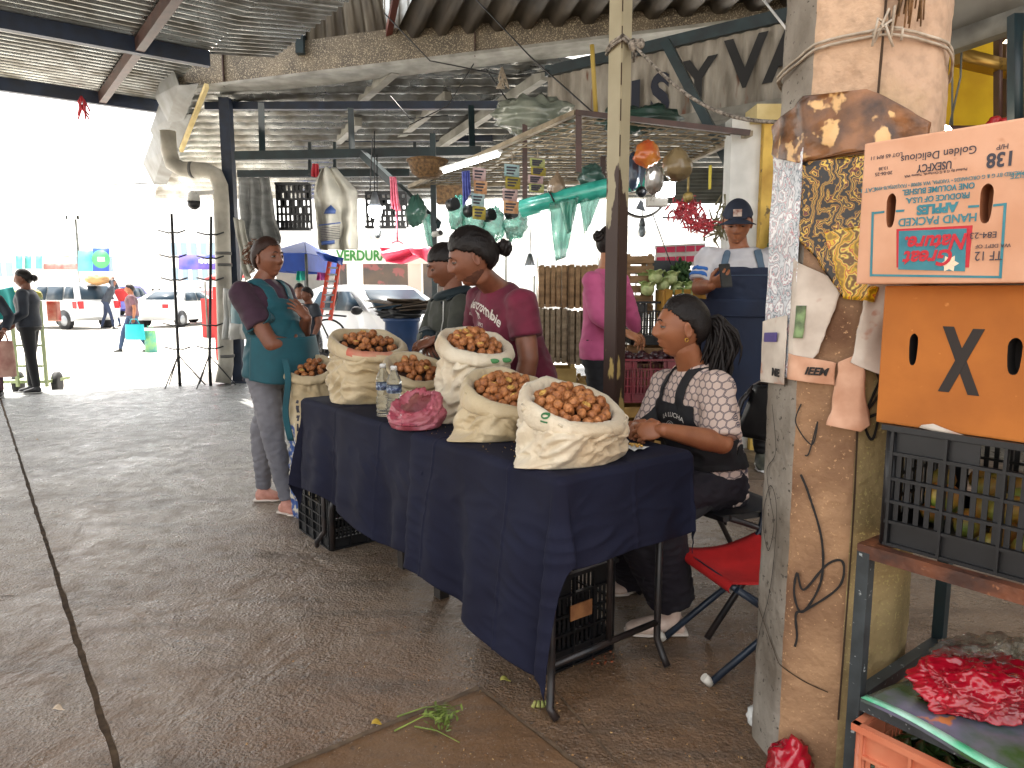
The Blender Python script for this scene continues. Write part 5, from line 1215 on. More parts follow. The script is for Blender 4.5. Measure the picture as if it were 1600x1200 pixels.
car("red hatchback parked far off behind the right hand thin stand", V(P(348, 470, 34).x, 34, SZ), R(75), 3.84, 1.66, hat, m_carr, .3, (-1.15, 1.15), ghat, [((-1.88, -.6, .85), (.05, .2, .2)), ((-1.88, .6, .85), (.05, .2, .2))])
car("white saloon far off at the left edge behind the dark haired woman", V(P(28, 470, 44).x, 44, SZ), R(165), 4.2, 1.68, sed, m_carw, .3, (-1.3, 1.3), gsed, [((-2.12, -.66, .85), (.05, .24, .16)), ((-2.12, .66, .85), (.05, .24, .16))])
for s in (-1, 1):
    q = MB(); q.ell((.85, s*.98, 1.08), (.07, .12, .08), seg=12, rg=8); q.build("mirror", m_black, None)
    o = bpy.data.objects["mirror" if s < 0 else "mirror.001"]; l = o.location.copy(); o.parent = hc; o.location = l
gs = GS(330, 470); 
# red stall, cones, boards at the right of the street
t = thing("market_tent", "red market tent behind the right hand thin stand", "tent", V(P(335, 450, 22).x, 22, SZ))
q = MB(); a, b = P(318, 436, 22), P(350, 430, 22); ap = P(340, 425, 23); q.poly([a, b, ap]); q.poly([b, b + V(0, 2, 0), ap]); q.poly([b + V(0, 2, 0), a + V(0, 2, 0), ap]); q.poly([a + V(0, 2, 0), a, ap]); q.thick(.03); q.build("roof", mat("red_canvas", '#b83434', .7), t)
for x in (320, 347): q = MB(); c = P(x, 440, 22); q.tube([V(c.x, 22, SZ), V(c.x, 22, c.z)], .03, 6); q.build("pole", m_shut, t)
q = MB(); q.box(V(P(334, 470, 22.3).x, 22.3, .45), (.6, .5, 1.2)); q.build("counter", MATS["red_canvas"], t)
m_cone = mat("cone_orange", '#d4582a', .5)
def cone(label, px, py, m_):
    c = GS(px, py); t = thing("traffic_cone", label, "traffic cone", c, "traffic cones in the street"); q = MB(); q.lathe([(.17, .03), (.12, .3), (.05, .68), (.03, .7)], c, 14); q.build("cone_body", m_, t)
    q = MB(); q.lathe([(.122, .3), (.09, .46)], c, 14); q.build("stripe", m_white, t); q = MB(); q.box(c + UP*.016, (.4, .4, .03)); q.build("foot", m_, t)
cone("orange cone left of its twin by the red tent", 312, 472, m_cone); cone("orange cone right of its twin by the red tent", 318, 471, m_cone); cone("red cone between the carrier and the woman with the turquoise bag", 183, 490, MATS["red_canvas"])
q = MB(); a = P(341, 478, 14.5); q.box((a.x, 14.5, .62), (.16, .1, 1.5)); tag(q.build("barrier_post", MATS["red_canvas"]), "red upright post close to the drainpipe", "post")
# wheel clamps of the foreground: thin stands with crossbars
def tri_stand(label, xt, yt, xb, yb, arms):
    b = GS(xb, yb) if False else P(xb, yb, 9.6); b = V(b.x, 9.6, SZ + .0); a = P(xt, yt, 9.6); t = thing("display_stand", label, "stand", b, "thin rod stands at the market edge")
    q = MB(); q.tube([b + UP*.02, V(b.x, 9.6, .3), a], [.022, .022, .018], 8); q.build("rod", m_black, t)
    for y in arms:
        f = (y - yt)/(yb - yt); x = xt + (xb - xt)*f; q = MB(); q.tube([P(x - 22, y - 3, 9.6), P(x - 6, y + 1, 9.55), P(x, y, 9.55), P(x + 8, y + 1, 9.55), P(x + 20, y - 3, 9.6)], .011, 5); q.build("arm", m_black, t)
    k = V(b.x, 9.6, .42)
    for ang in (20, 140, 260): q = MB(); q.tube([k, b + V(.42*math.cos(R(ang)), .42*math.sin(R(ang)), .012)], .009, 5); q.build("leg", m_black, t)
tri_stand("thin rod stand nearer the sky, left one of the pair", 268, 334, 281, 598, (363, 401, 437, 508, 545)); tri_stand("thin rod stand next to the drainpipe, right one of the pair", 330, 338, 329, 598, (366, 403, 437, 508, 544))

# ------------------------------------------------------------------ things behind the stall: canopies, board, ladder, bicycle, bin
def tent(label, x0, x1, ye, yt, Y, m, dy=2.5, y_end=None):
    t = thing("market_tent", label, "tent", V(P((x0+x1)/2, ye, Y).x, Y, SZ), "market tents behind the stall")
    a, b = P(x0, ye, Y), P(x1, y_end or ye, Y); c, d = a + V(0, dy, 0), b + V(0, dy, 0); ap = (a + b)/2 + V(0, dy/2, P((x0+x1)/2, yt, Y).z - a.z)
    q = MB()
    for u, v in ((a, b), (b, d), (d, c), (c, a)): q.poly([u, v, ap]); q.poly([u, v, v - UP*.28, u - UP*.28])
    q.thick(.02); q.build("roof", m, t, flat=True)
    for p in (a, b, c, d): q = MB(); q.tube([V(p.x, p.y, SZ), p], .025, 6); q.build("pole", m_shut, t)
m_bluec = mat("blue_canvas", '#1d4aa8', .6, '#163a86', 3); m_whitec = mat("white_canvas", '#dcdede', .6)
tent("blue market canopy left of the ladder", 415, 478, 397, 372, 12, m_bluec, 2.2)
tent("white market tent behind the cabbages", 1010, 1100, 400, 380, 16, m_whitec); tent("white market tent left of the pink price board", 930, 1020, 405, 386, 19, m_whitec)
tent("white tent roof behind the wooden crates", 840, 935, 402, 384, 17, m_whitec); tent("white tent roof seen over the hatchback", 700, 790, 392, 374, 22, m_whitec)
hang_sheet("tarpaulin", "blue tarpaulin flap hanging from the canopy to the ladder", ((494, 393), (538, 404), (536, 414), (500, 405)), 11.5, m_bluec, "tarpaulin", None, .08, 9, 1, .01)
t = thing("sign_board", "white sign board lettered VERDURAS in green behind the hatchback", "sign", P(600, 412, 16))
q = MB(); q.poly([P(528, 412, 16), P(680, 412, 16), P(680, 384, 16), P(528, 386, 16)]); q.thick(.06); q.build("board", mat("board_white", '#d4d3cb', .6), t)
text_mesh("VERDURAS", .31, P(570, 400, 15.92), (1, 0, 0), UP, mat("letter_green", '#2f6f2c', .6), t, bold=.012, squeeze=.82)
m_tarp = mat("red_tarp", '#bf3550', .5, '#d4546a', 4)
for x, m_ in ((556, m_pale[1]), (650, m_pale[1])):
    q = MB(); c = P(x, 470, 16.2); q.box((c.x, 16.2, 1), (.3, .3, 2.3)); tag(q.build("pillar", m_), "pale pillar under the %s of the sign board" % ("left" if x == 556 else "right"), "pillar")
q = MB()
def tp_(u, v):
    y0 = 386; x = 592 + 88*u; sag = 30*(u**1.2) if u < .5 else 30; y = y0 + v*(26 - 22*abs(u - .32)*2*(1 if u > .32 else .2)) ; return P(x + v*10, y + 4*u, 15.6) + V(0, .12*math.sin(v*9 + u*7), 0)
q.grid(tp_, 26, 12); q.thick(.012); tag(q.build("tarpaulin", m_tarp), "red pink tarpaulin swagged over the right half of the sign board", "tarpaulin")
hang_sheet("tarpaulin", "second red tarpaulin sloping down to the slender post", ((640, 390), (680, 386), (680, 415), (646, 398)), 15.3, m_tarp, "tarpaulin", None, .1, 8, 4, .012)
# dark stall interiors under the sign
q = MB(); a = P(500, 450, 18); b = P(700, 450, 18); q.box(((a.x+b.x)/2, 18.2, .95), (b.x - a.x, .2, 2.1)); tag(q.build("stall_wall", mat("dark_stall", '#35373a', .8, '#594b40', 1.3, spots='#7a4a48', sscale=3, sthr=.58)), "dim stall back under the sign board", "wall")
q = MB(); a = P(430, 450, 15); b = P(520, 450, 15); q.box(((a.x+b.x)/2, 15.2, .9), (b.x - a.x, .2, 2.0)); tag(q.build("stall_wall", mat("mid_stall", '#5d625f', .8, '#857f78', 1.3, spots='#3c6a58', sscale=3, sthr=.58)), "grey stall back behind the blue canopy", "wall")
for x, c_, l in ((470, '#1aa58c', "bright teal garment hanging under the blue canopy"), (502, '#b34a8a', "magenta cloth hanging right of the teal garment")):
    hang_sheet("garment", l, ((x - 5, 412), (x + 6, 410), (x + 8, 438), (x - 7, 438)), 13.5, mat("cloth_%d" % x, c_, .7), "garment", None, .05, 9, x)
# ladder
t = thing("ladder", "orange red step ladder leaning by the hatchback", "ladder", V(P(510, 500, 12).x, 12.2, SZ)); m_lad = mat("ladder_orange", '#d0472a', .5)
q0, q1, q2, q3 = P(500, 500, 12), P(516, 500, 12), P(531, 404, 12.4), P(516, 404, 12.4)
for a, b in ((q0, q3), (q1, q2)): q = MB(); q.bar(a, b, .06, .04); q.build("side_rail", m_lad, t)
for k in range(9): f = (k + .6)/9; q = MB(); q.bar(q0.lerp(q3, f), q1.lerp(q2, f), .05, .03); q.build("rung", m_rim, t)
# bicycle
bc = thing("bicycle", "dark bicycle with thin wheels standing behind the teal apron", "bicycle", V(P(480, 530, 13.2).x, 13.2, SZ)); m_bike = mat("bike_frame", '#1c1f24', .4)
def wheel(px, py, Y, r): 
    c = P(px, py, Y); q = MB(); q.tube([c + V(r*math.cos(a), .0, r*math.sin(a)) for a in [i*2*math.pi/36 for i in range(37)]], .02, 7); w_ = q.build("wheel", m_tyre, bc)
    q = MB(); [q.tube([c, c + V(r*math.cos(a)*.97, 0, r*math.sin(a)*.97)], .002, 4) for a in [i*2*math.pi/20 for i in range(20)]]; q.tube([c - V(0, .04, 0), c + V(0, .04, 0)], .025, 8); q.build("spokes", m_rim, w_); return c
wa = wheel(513, 527, 13.2, .33); wb_ = wheel(428, 528, 13.2, .33)
q = MB(); cr_b = wa.lerp(wb_, .48) - UP*.05; st_ = wa.lerp(wb_, .6) + UP*.42; hd = wa.lerp(wb_, .2) + UP*.45
for a, b in ((cr_b, st_), (st_, hd), (cr_b, hd), (cr_b, wb_), (st_, wb_), (hd, wa)): q.tube([a, b], .016, 8)
q.build("frame", m_bike, bc); q = MB(); q.tube([hd, hd + UP*.14, hd + V(-.05, -.12, .18)], .014, 7); q.tube([hd + UP*.14, hd + V(-.05, .12, .18)], .014, 7); q.build("handlebar", m_bike, bc)
q = MB(); q.bar(wa + V(-.02, 0, .42), wa + V(.34, 0, .39), .1, .03); q.build("carrier_rack", m_bike, bc); q = MB(); q.ell(st_ + UP*.12, (.13, .07, .035)); q.build("saddle", m_black, bc)
# blue bin with black bags
t = thing("waste_bin", "dark blue waste drum with brown cardboard on top behind the sacks", "bin", V(P(628, 560, 8.8).x, 8.8, 0))
c = V(P(628, 500, 8.8).x, 8.8, 0); q = MB(); q.lathe([(.19, .0), (.21, .3), (.20, .32), (.215, .6), (.21, .9), (.235, .92), (.235, .95)], c, 26); q.build("drum", mat("drum_blue", '#22406c', .45, '#1b3153', 5), t)
q = MB(); puffy(q, c + UP*1.0, (.27, .22, .09), 4, .35, 26); q.build("bin_bag", m_black, t)
q = MB(); 
for k in range(9): 
    a = c + V(random.uniform(-.25, .25), random.uniform(-.15, .1), 1.06 + .02*k*.7); q.box(a, (.42, .26, .012), (1, random.uniform(-.5, .5), random.uniform(-.2, .2)), None, (random.uniform(-.2, .2), random.uniform(-.2, .2), 1))
tag(q.build("cardboard", mat("grey_cardboard", '#6f5f4e', .8, '#4b4037', 6)), "flattened brown cardboard piled on the blue drum", "cardboard")
# price board
t = thing("price_board", "pink and white price board behind the cabbages", "sign", P(1062, 412, 9))
q = MB(); q.poly([P(1024, 418, 9), P(1102, 414, 9), P(1102, 380, 9), P(1024, 384, 9)]); q.thick(.02); q.build("board", m_white, t)
q = MB()
for j in range(2):
    for i in range(5): x = 1026 + i*15.4; y = 386 + j*16 - i*.6; q.poly([P(x, y + 9, 8.96), P(x + 13.5, y + 8.6, 8.96), P(x + 13.5, y - .4, 8.96), P(x, y, 8.96)])
q.build("printed_cells", mat("pink_print", '#c9365c', .5), t)
# hand cart with goods by the dark haired woman
hcart = thing("hand_cart", "pale green metal hand cart with crates beside the dark haired woman", "cart", V(P(45, 590, 9.5).x, 9.6, SZ)); m_hc = mat("cart_green", '#8c9a70', .5)
for x in (16, 34, 62): q = MB(); a = P(x, 470, 9.5); q.bar(V(a.x, 9.5, 0), V(a.x, 9.5, a.z), .035, .035); q.build("upright", m_hc, hcart)
for y in (466, 505, 540, 572): q = MB(); q.bar(P(14, y, 9.5), P(66, y, 9.5), .03, .03); q.build("crossbar", m_hc, hcart)
q = MB(); q.box(V(P(48, 570, 9.7).x, 9.8, .06), (.62, .5, .04)); q.build("bed", m_hc, hcart)
for x in (18, 80): q = MB(); c = V(P(x, 570, 9.7).x, 9.8, SZ + .16); q.lathe([(.1, -.035), (.16, -.035), (.16, .035), (.1, .035)], c, 18, (1, .3, 0)); q.build("wheel", m_tyre, hcart)
q = MB(); puffy(q, P(40, 462, 9.7), (.2, .17, .1), 2, .12); tag(q.build("produce_basket", mat("basket_yellow", '#b0a23e', .5, '#5a7a3c', 9)), "yellow rimmed basket of produce on top of the hand cart", "basket")
hang_sheet("cloth", "teal cloth draped on the hand cart at the left edge", ((-14, 456), (22, 448), (34, 500), (-10, 500)), 9.4, mat("teal_cloth", '#2f9a9a', .7), "cloth", None, .05, 10, 2)
q = MB(); q.box(P(84, 486, 9.9), (.14, .1, .28)); bmesh.ops.bevel(q.bm, geom=q.bm.edges[:], offset=.01, segments=1, affect='EDGES'); tag(q.build("shopping_bag", mat("red_bag", '#c2382f', .5, '#d8a090', 5)), "red printed bag beside the dark haired woman", "bag")
for i, (x, y) in enumerate(((130, 496), (150, 497))):
    t = thing("bucket", "white bucket %s beside the carrier's feet" % ("left" if i == 0 else "right"), "bucket", GS(x, y)); q = MB(); q.lathe([(.15, 0), (.18, .34), (.19, .35)], GS(x, y), 18); q.build("tub", m_white, t); q = MB(); q.lathe([(.195, .35), (.195, .37)], GS(x, y), 18); q.build("lid", m_pale[2], t)
# ------------------------------------------------------------------ nut table
TA = V(.14, 1.97, 0); TL, TW, TZ = 1.9, .53, .75
def T(s, r, z=0.0): return TA + AX*s + BX*r + UP*z
m_leg = mat("black_tube", '#17181b', .4, '#2c2320', 20)
tb = thing("folding_table", "folding table under the navy cloths, its dark tube legs showing below the hem", "table", T(TL/2, TW/2))
q = MB(); q.box(T(TL/2, TW/2, TZ - .018), (TL, TW, .03), AX); q.build("tabletop", m_pale[2], tb)
for s, e in ((.06, 1), (TL - .1, -1)):
    for r in (.02, TW - .03):
        q = MB(); q.tube([T(s, r, TZ - .04), T(s, r, .16), T(s - .0*e, r, .09), T(s - .03*e, r - (.03 if r < .2 else -.0), .035), T(s - .05*e, r - (.02 if r < .2 else 0), .008)], .0125, 10); q.build("leg", m_leg, tb)
    q = MB(); q.tube([T(s, .02, .15), T(s, TW - .03, .15)], .011, 8); q.tube([T(s, TW*.5, .15), T(s, TW*.5, TZ - .04)], .010, 8); q.build("crossbar", m_leg, tb)
for i, (x, y) in enumerate(((690, 932), (632, 886))):
    g = G(x, y); t = thing("wooden_post", "short dark wooden post under the table, %s" % ("the one nearer the camera" if i == 0 else "the one farther back"), "post", g)
    q = MB(); q.box(g + UP*.17, (.05, .045, .34), AX); q.build("shaft", mat("dark_wood", '#2a221c', .7, '#17120f', 20), t)
q = MB(); q.tube([G(520, 862) + V(0, 0, .01), G(520, 862) + UP*.22, G(520, 862) + UP*.27 + AX*-.03, G(545, 850) + UP*.30], .013, 8); q.build("leg_brace", m_leg, tb)

m_navy = mat("navy_cloth", '#15182c', .85, '#111224', 5, bump=.12, bs=350, spec=.25)
def cloth(label, s0, s1, oe0, oe1, front, back, dz_, seed, end0=True, end1=True):
    """cloth from s0 to s1 along the table; oe = overhang at its ends; front(s) = drop at the customer side"""
    NS, NR = 300, 190
    def fn(i, j):
        Sm, SM = s0 - oe0, s1 + oe1
        s = Sm + (SM - Sm)*i; fo_ = front(min(max(s, 0), TL)); r = -fo_ + (fo_ + TW + back)*j
        cs, cr_ = min(max(s, -.004), TL + .004), min(max(r, -.004), TW + .004); ds, dr = s - cs, r - cr_; d = math.hypot(ds, dr)
        crs = sum(.0028*math.exp(-(((s - k*.44 - .2)/.004)**2)) for k in range(5)) + .0028*math.exp(-((r - .26)/.004)**2)
        if d < 1e-6: return T(s, r, TZ + dz_ + .003*fnoise((s*3, r*3, seed), 2) + crs)
        per = (cs*1.0 if dr else 0) + (cr_ if ds else 0); ang = math.atan2(ds, dr) if ds and dr else 0
        ph = per*15.5 + ang*1.1 + seed + 2.2*fnoise((per*1.3, ang*.5, seed), 1.0)
        if ds > 0: ph += 4
        fold = (math.sin(ph) + .55*math.sin(ph*1.9 + seed*2 + 3*d) )
        fl = .018 + d*(.04 + .125*(.55 + .45*fold)) * min(1, d*5) + .012*fnoise((per*6, d*4, seed), 1) + .004*(1 - abs(fnoise((per*4 + d*3, d*9, seed), 2))*3)*min(1, d*6) + crs*1.5
        u = V(ds, dr, 0)/d if d else V(0, 0, 0)
        side = .02*math.sin(ph*.5 + 1)*d
        b = min(1, d/.02); z = TZ + dz_ - max(0, d - .008)*(.985 - .03*fold) - .004*b
        p = T(cs, cr_) + (AX*u.x + BX*u.y)*(fl*b + dz_) ; p += (AX if dr else BX)*side
        return V(p.x, p.y, z)
    q = MB(); q.grid(fn, NS, NR); q.thick(-.0025)
    return tag(q.build("tablecloth", m_navy), label, "tablecloth", "navy cloths over the folding table")
cloth("navy cloth over the far half of the table, under the big tall sacks", .70, TL, 0, .34, lambda s: .47 - .03*(s - 1) + .02*math.sin(s*7), .25, .004, 1.3)
cloth("navy cloth over the near half of the table, its corner hanging lowest", 0, .80, .27, 0, lambda s: .60 - .13*s + .015*math.sin(s*9), .22, .009, 4.1)

# crates under the table
kc = G(516, 862); t = plastic_crate("plastic_crate", "black slotted crate under the far end of the table beside the pink shoes", .42, .40, .27, m_black, cols=4)
place(t, kc + AX*.21 + BX*.205, math.atan2(AX.y, AX.x))
t = plastic_crate("plastic_crate", "black slotted crate with cardboard label under the near end of the table", .40, .30, .33, m_black, cols=4); kr = T(.42, .30, 0)
q = MB(); q.box((-.2 - .012, .02, .2), (.004, .1, .055)); q.build("cardboard_label", mat("label_card", '#b07a4c', .8, '#8a5a36', 20), t)
place(t, kr, math.atan2(AX.y, AX.x))
# stool / brown box under table
# ------------------------------------------------------------------ walnuts
m_nut = mat("walnut_shell", '#a86a3c', .5, '#6f3d1c', 90, bump=.35, bs=260, contrast=(.4, .68))
m_nut2 = mat("walnut_shell_light", '#b97a48', .5, '#854f28', 90, bump=.35, bs=260, contrast=(.4, .68))
m_kern = mat("walnut_kernel", '#e0b862', .5, '#ad7a34', 140, bump=.6, bs=200)
def nut_mesh(seed, kern=False):
    bm = bmesh.new(); bmesh.ops.create_icosphere(bm, subdivisions=4 if not kern else 4, radius=1)
    for v in bm.verts:
        d = v.co.normalized(); k = 1 + .07*(1 - abs(fnoise(d, 3.0, seed))*4) + .05*(1 - abs(fnoise(d, 6.5, seed))*4)
        sm = math.exp(-(d.y/.07)**2); k += .09*sm
        if kern and d.z > .05: k = .80 + .16*abs(math.sin(6*fnoise(d, 2.6, seed + 3))) - .25*math.exp(-(d.y/.1)**2)
        v.co = V(d.x*1.08, d.y*.93, d.z*(.96 if not (kern and d.z > 0) else .6)) * .0158 * k
    me = bpy.data.meshes.new("walnut"); 
    for f in bm.faces: f.smooth = True; f.material_index = 1 if kern and f.calc_center_median().z > .0012 else 0
    bm.to_mesh(me); bm.free(); me.materials.append(m_nut if seed % 2 else m_nut2)
    if kern: me.materials.append(m_kern)
    return me
NUTS = [nut_mesh(i) for i in range(6)]; KERNS = [nut_mesh(i + 10, True) for i in range(3)]
NCOUNT = [0]
def put_nut(p, label, group, kern=False, sc=1.0):
    o = bpy.data.objects.new("walnut", random.choice(KERNS if kern else NUTS)); COL.objects.link(o); o.location = p
    o.rotation_euler = (random.uniform(-.7, .2), random.uniform(-.5, .5), random.uniform(0, 6.3)) if kern else (random.uniform(0, 6.3), random.uniform(0, 6.3), random.uniform(0, 6.3)); o.scale = (sc,)*3
    tag(o, label, "walnut", group); NCOUNT[0] += 1; return o

m_raf = mat("sack_raffia", '#c6b594', .6, '#a8936c', 5, bump=.35, bs=150, sheen=.2)
m_raf2 = mat("sack_raffia_white", '#d6cbb4', .6, '#bda98a', 5, bump=.35, bs=150, sheen=.2)
m_cuff_red = mat("red_print_cuff", '#b8402f', .6, '#c9b694', 4)
def sack(label, c, ux, Wb, Db, Wr, Dr, Hs, seed, m, nn, ear=.06, wr=.014, cuff=.045, mound=.05, lean=(0, 0), group="walnuts heaped in a sack", nlabel=None, kern=.12, belly=.05, prints=None, tilt=.045):
    ux = Vector(ux).normalized(); uy = V(-ux.y, ux.x, 0); t = thing("walnut_sack", label, "sack", c, "open sacks of walnuts")
    def ring(a, v):
        e = 2.0 + 1.6*(1 - v)**2; ca, sa = math.cos(a), math.sin(a); rr = (abs(ca)**e + abs(sa)**e)**(-1/e)
        s_ = v*v*(3 - 2*v); w_ = (Wb*(1-s_) + Wr*s_)/2*(1 + belly*math.sin(math.pi*min(1, v*1.15))); d_ = (Db*(1-s_) + Dr*s_)/2*(1 + belly*2*math.sin(math.pi*v))
        x, y = rr*ca*w_, rr*sa*d_
        k = max(0, 1 - v/.22); x += math.copysign(ear*k*k*abs(ca)**3, ca); y *= 1 - .55*k*k*abs(ca)**2
        return x, y
    nA, nV = 150, 70
    def fn(i, j):
        a = i*2*math.pi; v = j
        if v <= .8:
            vv = v/.8; x, y = ring(a, vv); z = Hs*(vv)
            p = V(x*3, y*3, z*3)
            cx, cy_ = math.cos(a), math.sin(a); dg_ = 1 if seed % 2 > 1 else -1
            q1 = noise.noise(V(cx*2.2 + seed, cy_*2.2 + z*3, z*17 + a*dg_*.0 + cx*1.6*dg_ + cy_*1.2)); q2 = noise.noise(V(cx*4.5 + z*9, cy_*4.5 + seed, z*30 + cx*4*dg_)); q3 = noise.noise(V(cx*2.2 + seed, cy_*2.2, z*6 + seed)); q4 = noise.noise(V(cx*7 + seed, cy_*7, z*11 + 3))
            up_ = min(1, max(0, (1 - vv)*2.5))
            w_ = wr*((1 - abs(q1)*3.2)*1.1 + (1 - abs(q2)*3.0)*.32 + q3*1.7 - .6)*min(1, vv*4 + .15) + wr*.8*(1 - abs(q4)*3.0)*(1 - up_)*.5
        else:
            k = (v - .8)/.2; x, y = ring(a, 1); 
            # rolled cuff: out and down, then inside
            seq = [(0, 0), (.004, .008), (.012, .010), (.017, -.002), (.018, -cuff*.6), (.015, -cuff), (.008, -cuff*.95), (.002, -.012), (-.012, -.006), (-.02, -.05)]
            # profile ordering: body meets cuff bottom, climbs outside, rolls in
            seq = [(0, -cuff*1.0), (.012, -cuff*1.04), (.020, -cuff*.85), (.023, -cuff*.35), (.018, .002), (.008, .014), (-.006, .013), (-.016, -.002), (-.020, -.03)]
            f = k*(len(seq) - 1); i0 = min(int(f), len(seq) - 2); f -= i0; o = seq[i0][0]*(1-f) + seq[i0+1][0]*f; dz_ = seq[i0][1]*(1-f) + seq[i0+1][1]*f
            z = Hs + dz_; w_ = o + .006*noise.noise(V(math.cos(a)*4 + seed, math.sin(a)*4, z*30)) + .004*noise.noise(V(math.cos(a)*11, math.sin(a)*11 + seed, 2))
            z += .010*noise.noise(V(math.cos(a)*1.6 + seed, math.sin(a)*1.6, 5)) 
        if v <= .8 and vv > .85: z = Hs*.85 + (z - Hs*.85)*(1 - cuff*.0)
        n = math.hypot(x, y) or 1; x += x/n*w_; y += y/n*w_; kk = z/max(Hs, .01)
        z += tilt*(y/(Dr/2))*kk*kk; p = Vector(c) + ux*(x + lean[0]*kk*kk) + uy*(y + lean[1]*kk*kk); p.z = c[2] + max(z, .0)
        return p
    q = MB(); q.grid(fn, nA, nV, True); q.thick(-.002); o = q.build("sack_cloth", [m] + (prints or []), t)
    if prints:
        for f in o.data.polygons:
            pc = f.center; r = V(pc.x, pc.y, 0); ang = math.degrees(math.atan2(r.dot(uy), r.dot(ux)))
            if pc.z > Hs - cuff*.96 and -150 < ang < -78: f.material_index = 1
    cc = Vector(c) + ux*lean[0] + uy*lean[1] + UP*Hs
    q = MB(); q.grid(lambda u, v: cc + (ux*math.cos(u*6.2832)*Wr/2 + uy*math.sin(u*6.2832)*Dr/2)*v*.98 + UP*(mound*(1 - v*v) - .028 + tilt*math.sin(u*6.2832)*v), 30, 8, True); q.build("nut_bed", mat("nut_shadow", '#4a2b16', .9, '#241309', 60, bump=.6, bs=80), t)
    # nuts
    pts = []; nl = nlabel or "brown walnut heaped in the sack"
    for layer, (cnt, zo, rr_) in enumerate(((int(nn*.72), -.006, .97), (nn - int(nn*.72), .012, .8))):
        tries = 0; done = 0
        while done < cnt and tries < 9000:
            tries += 1; a = random.uniform(0, 6.2832); r = math.sqrt(random.random())*rr_
            x, y = r*math.cos(a)*(Wr/2 - .030)/1.0, r*math.sin(a)*(Dr/2 - .030); z = mound*(1 - r*r) + zo + random.uniform(-.004, .004)
            if all((x-p[0])**2 + (y-p[1])**2 + (z-p[2])**2 > (.0265)**2 for p in pts):
                pts.append((x, y, z)); done += 1
                kr_ = layer == 1 and random.random() < kern*1.6
                put_nut(cc + ux*x + uy*y + UP*(z + tilt*y/(Dr/2)), (nl if not kr_ else nl.replace("brown walnut", "cracked walnut with pale kernel showing")), group if not kr_ else group.replace("walnuts", "cracked walnuts"), kr_, random.uniform(.92, 1.12))
    return t
def base(pl, pr, z=TZ + .016):
    a, b = G(*pl, z), G(*pr, z); return a, b
a, b = base((822, 742), (978, 705)); c1 = G(893, 714, TZ + .014)
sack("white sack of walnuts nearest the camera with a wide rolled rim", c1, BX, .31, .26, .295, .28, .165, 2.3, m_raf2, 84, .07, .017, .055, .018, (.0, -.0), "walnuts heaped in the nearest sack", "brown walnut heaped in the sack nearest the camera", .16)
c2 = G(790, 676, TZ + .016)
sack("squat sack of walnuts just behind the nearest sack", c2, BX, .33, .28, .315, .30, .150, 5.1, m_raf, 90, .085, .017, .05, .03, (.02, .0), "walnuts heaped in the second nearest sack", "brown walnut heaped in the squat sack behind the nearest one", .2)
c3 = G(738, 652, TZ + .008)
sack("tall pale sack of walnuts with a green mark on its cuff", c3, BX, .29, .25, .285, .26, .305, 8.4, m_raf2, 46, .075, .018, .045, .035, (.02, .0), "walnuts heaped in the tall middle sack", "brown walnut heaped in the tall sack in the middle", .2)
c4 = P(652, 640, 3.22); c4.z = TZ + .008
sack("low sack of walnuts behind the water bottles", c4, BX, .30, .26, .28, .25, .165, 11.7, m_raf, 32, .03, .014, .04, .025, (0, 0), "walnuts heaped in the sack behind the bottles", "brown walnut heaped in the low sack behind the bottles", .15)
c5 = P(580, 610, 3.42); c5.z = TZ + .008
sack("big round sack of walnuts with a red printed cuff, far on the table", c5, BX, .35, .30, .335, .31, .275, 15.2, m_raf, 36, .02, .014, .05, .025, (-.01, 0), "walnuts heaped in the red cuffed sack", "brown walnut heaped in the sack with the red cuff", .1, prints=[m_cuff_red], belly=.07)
c6 = V(P(489, 700, 3.98).x, 3.98, .0)
m_raf_b = mat("blue_print_sack", '#2f4f8c', .6, '#c9c2b0', 26, contrast=(.45, .55))
s6 = sack("tall sack of walnuts standing on the floor beside the teal apron", c6, V(1, .1, 0), .24, .2, .26, .23, .85, 19.2, m_raf, 20, .01, .008, .03, .02, (0, 0), "walnuts heaped in the floor sack", "brown walnut heaped in the sack standing on the floor", .15)
ob = [o for o in children(s6) if o.name.startswith("sack_cloth")][0]; ob.data.materials.append(m_raf_b); ob.data.materials.append(m_dkink)
for f in ob.data.polygons:
    pc = f.center
    if pc.z < .55 and pc.y < 0 and pc.x < -.06: f.material_index = 1
    elif .1 < pc.z < .68 and pc.y < 0 and -.05 < pc.x < -.035 and int(pc.z*60) % 3: f.material_index = 2
# green marks and writing on the cuffs
cc = c3 + UP*.245 + AX*-.157 + BX*.03
par = [o for o in bpy.data.objects if o.get("label", "").startswith("tall pale sack")][0]
for k_ in (-.03, .03): q = MB(); q.ell(cc + BX*k_ + UP*abs(k_)*.1, (.021, .004, .010)); q.build("printed_mark", mat("green_mark_ink", '#3f7a44', .6), par)

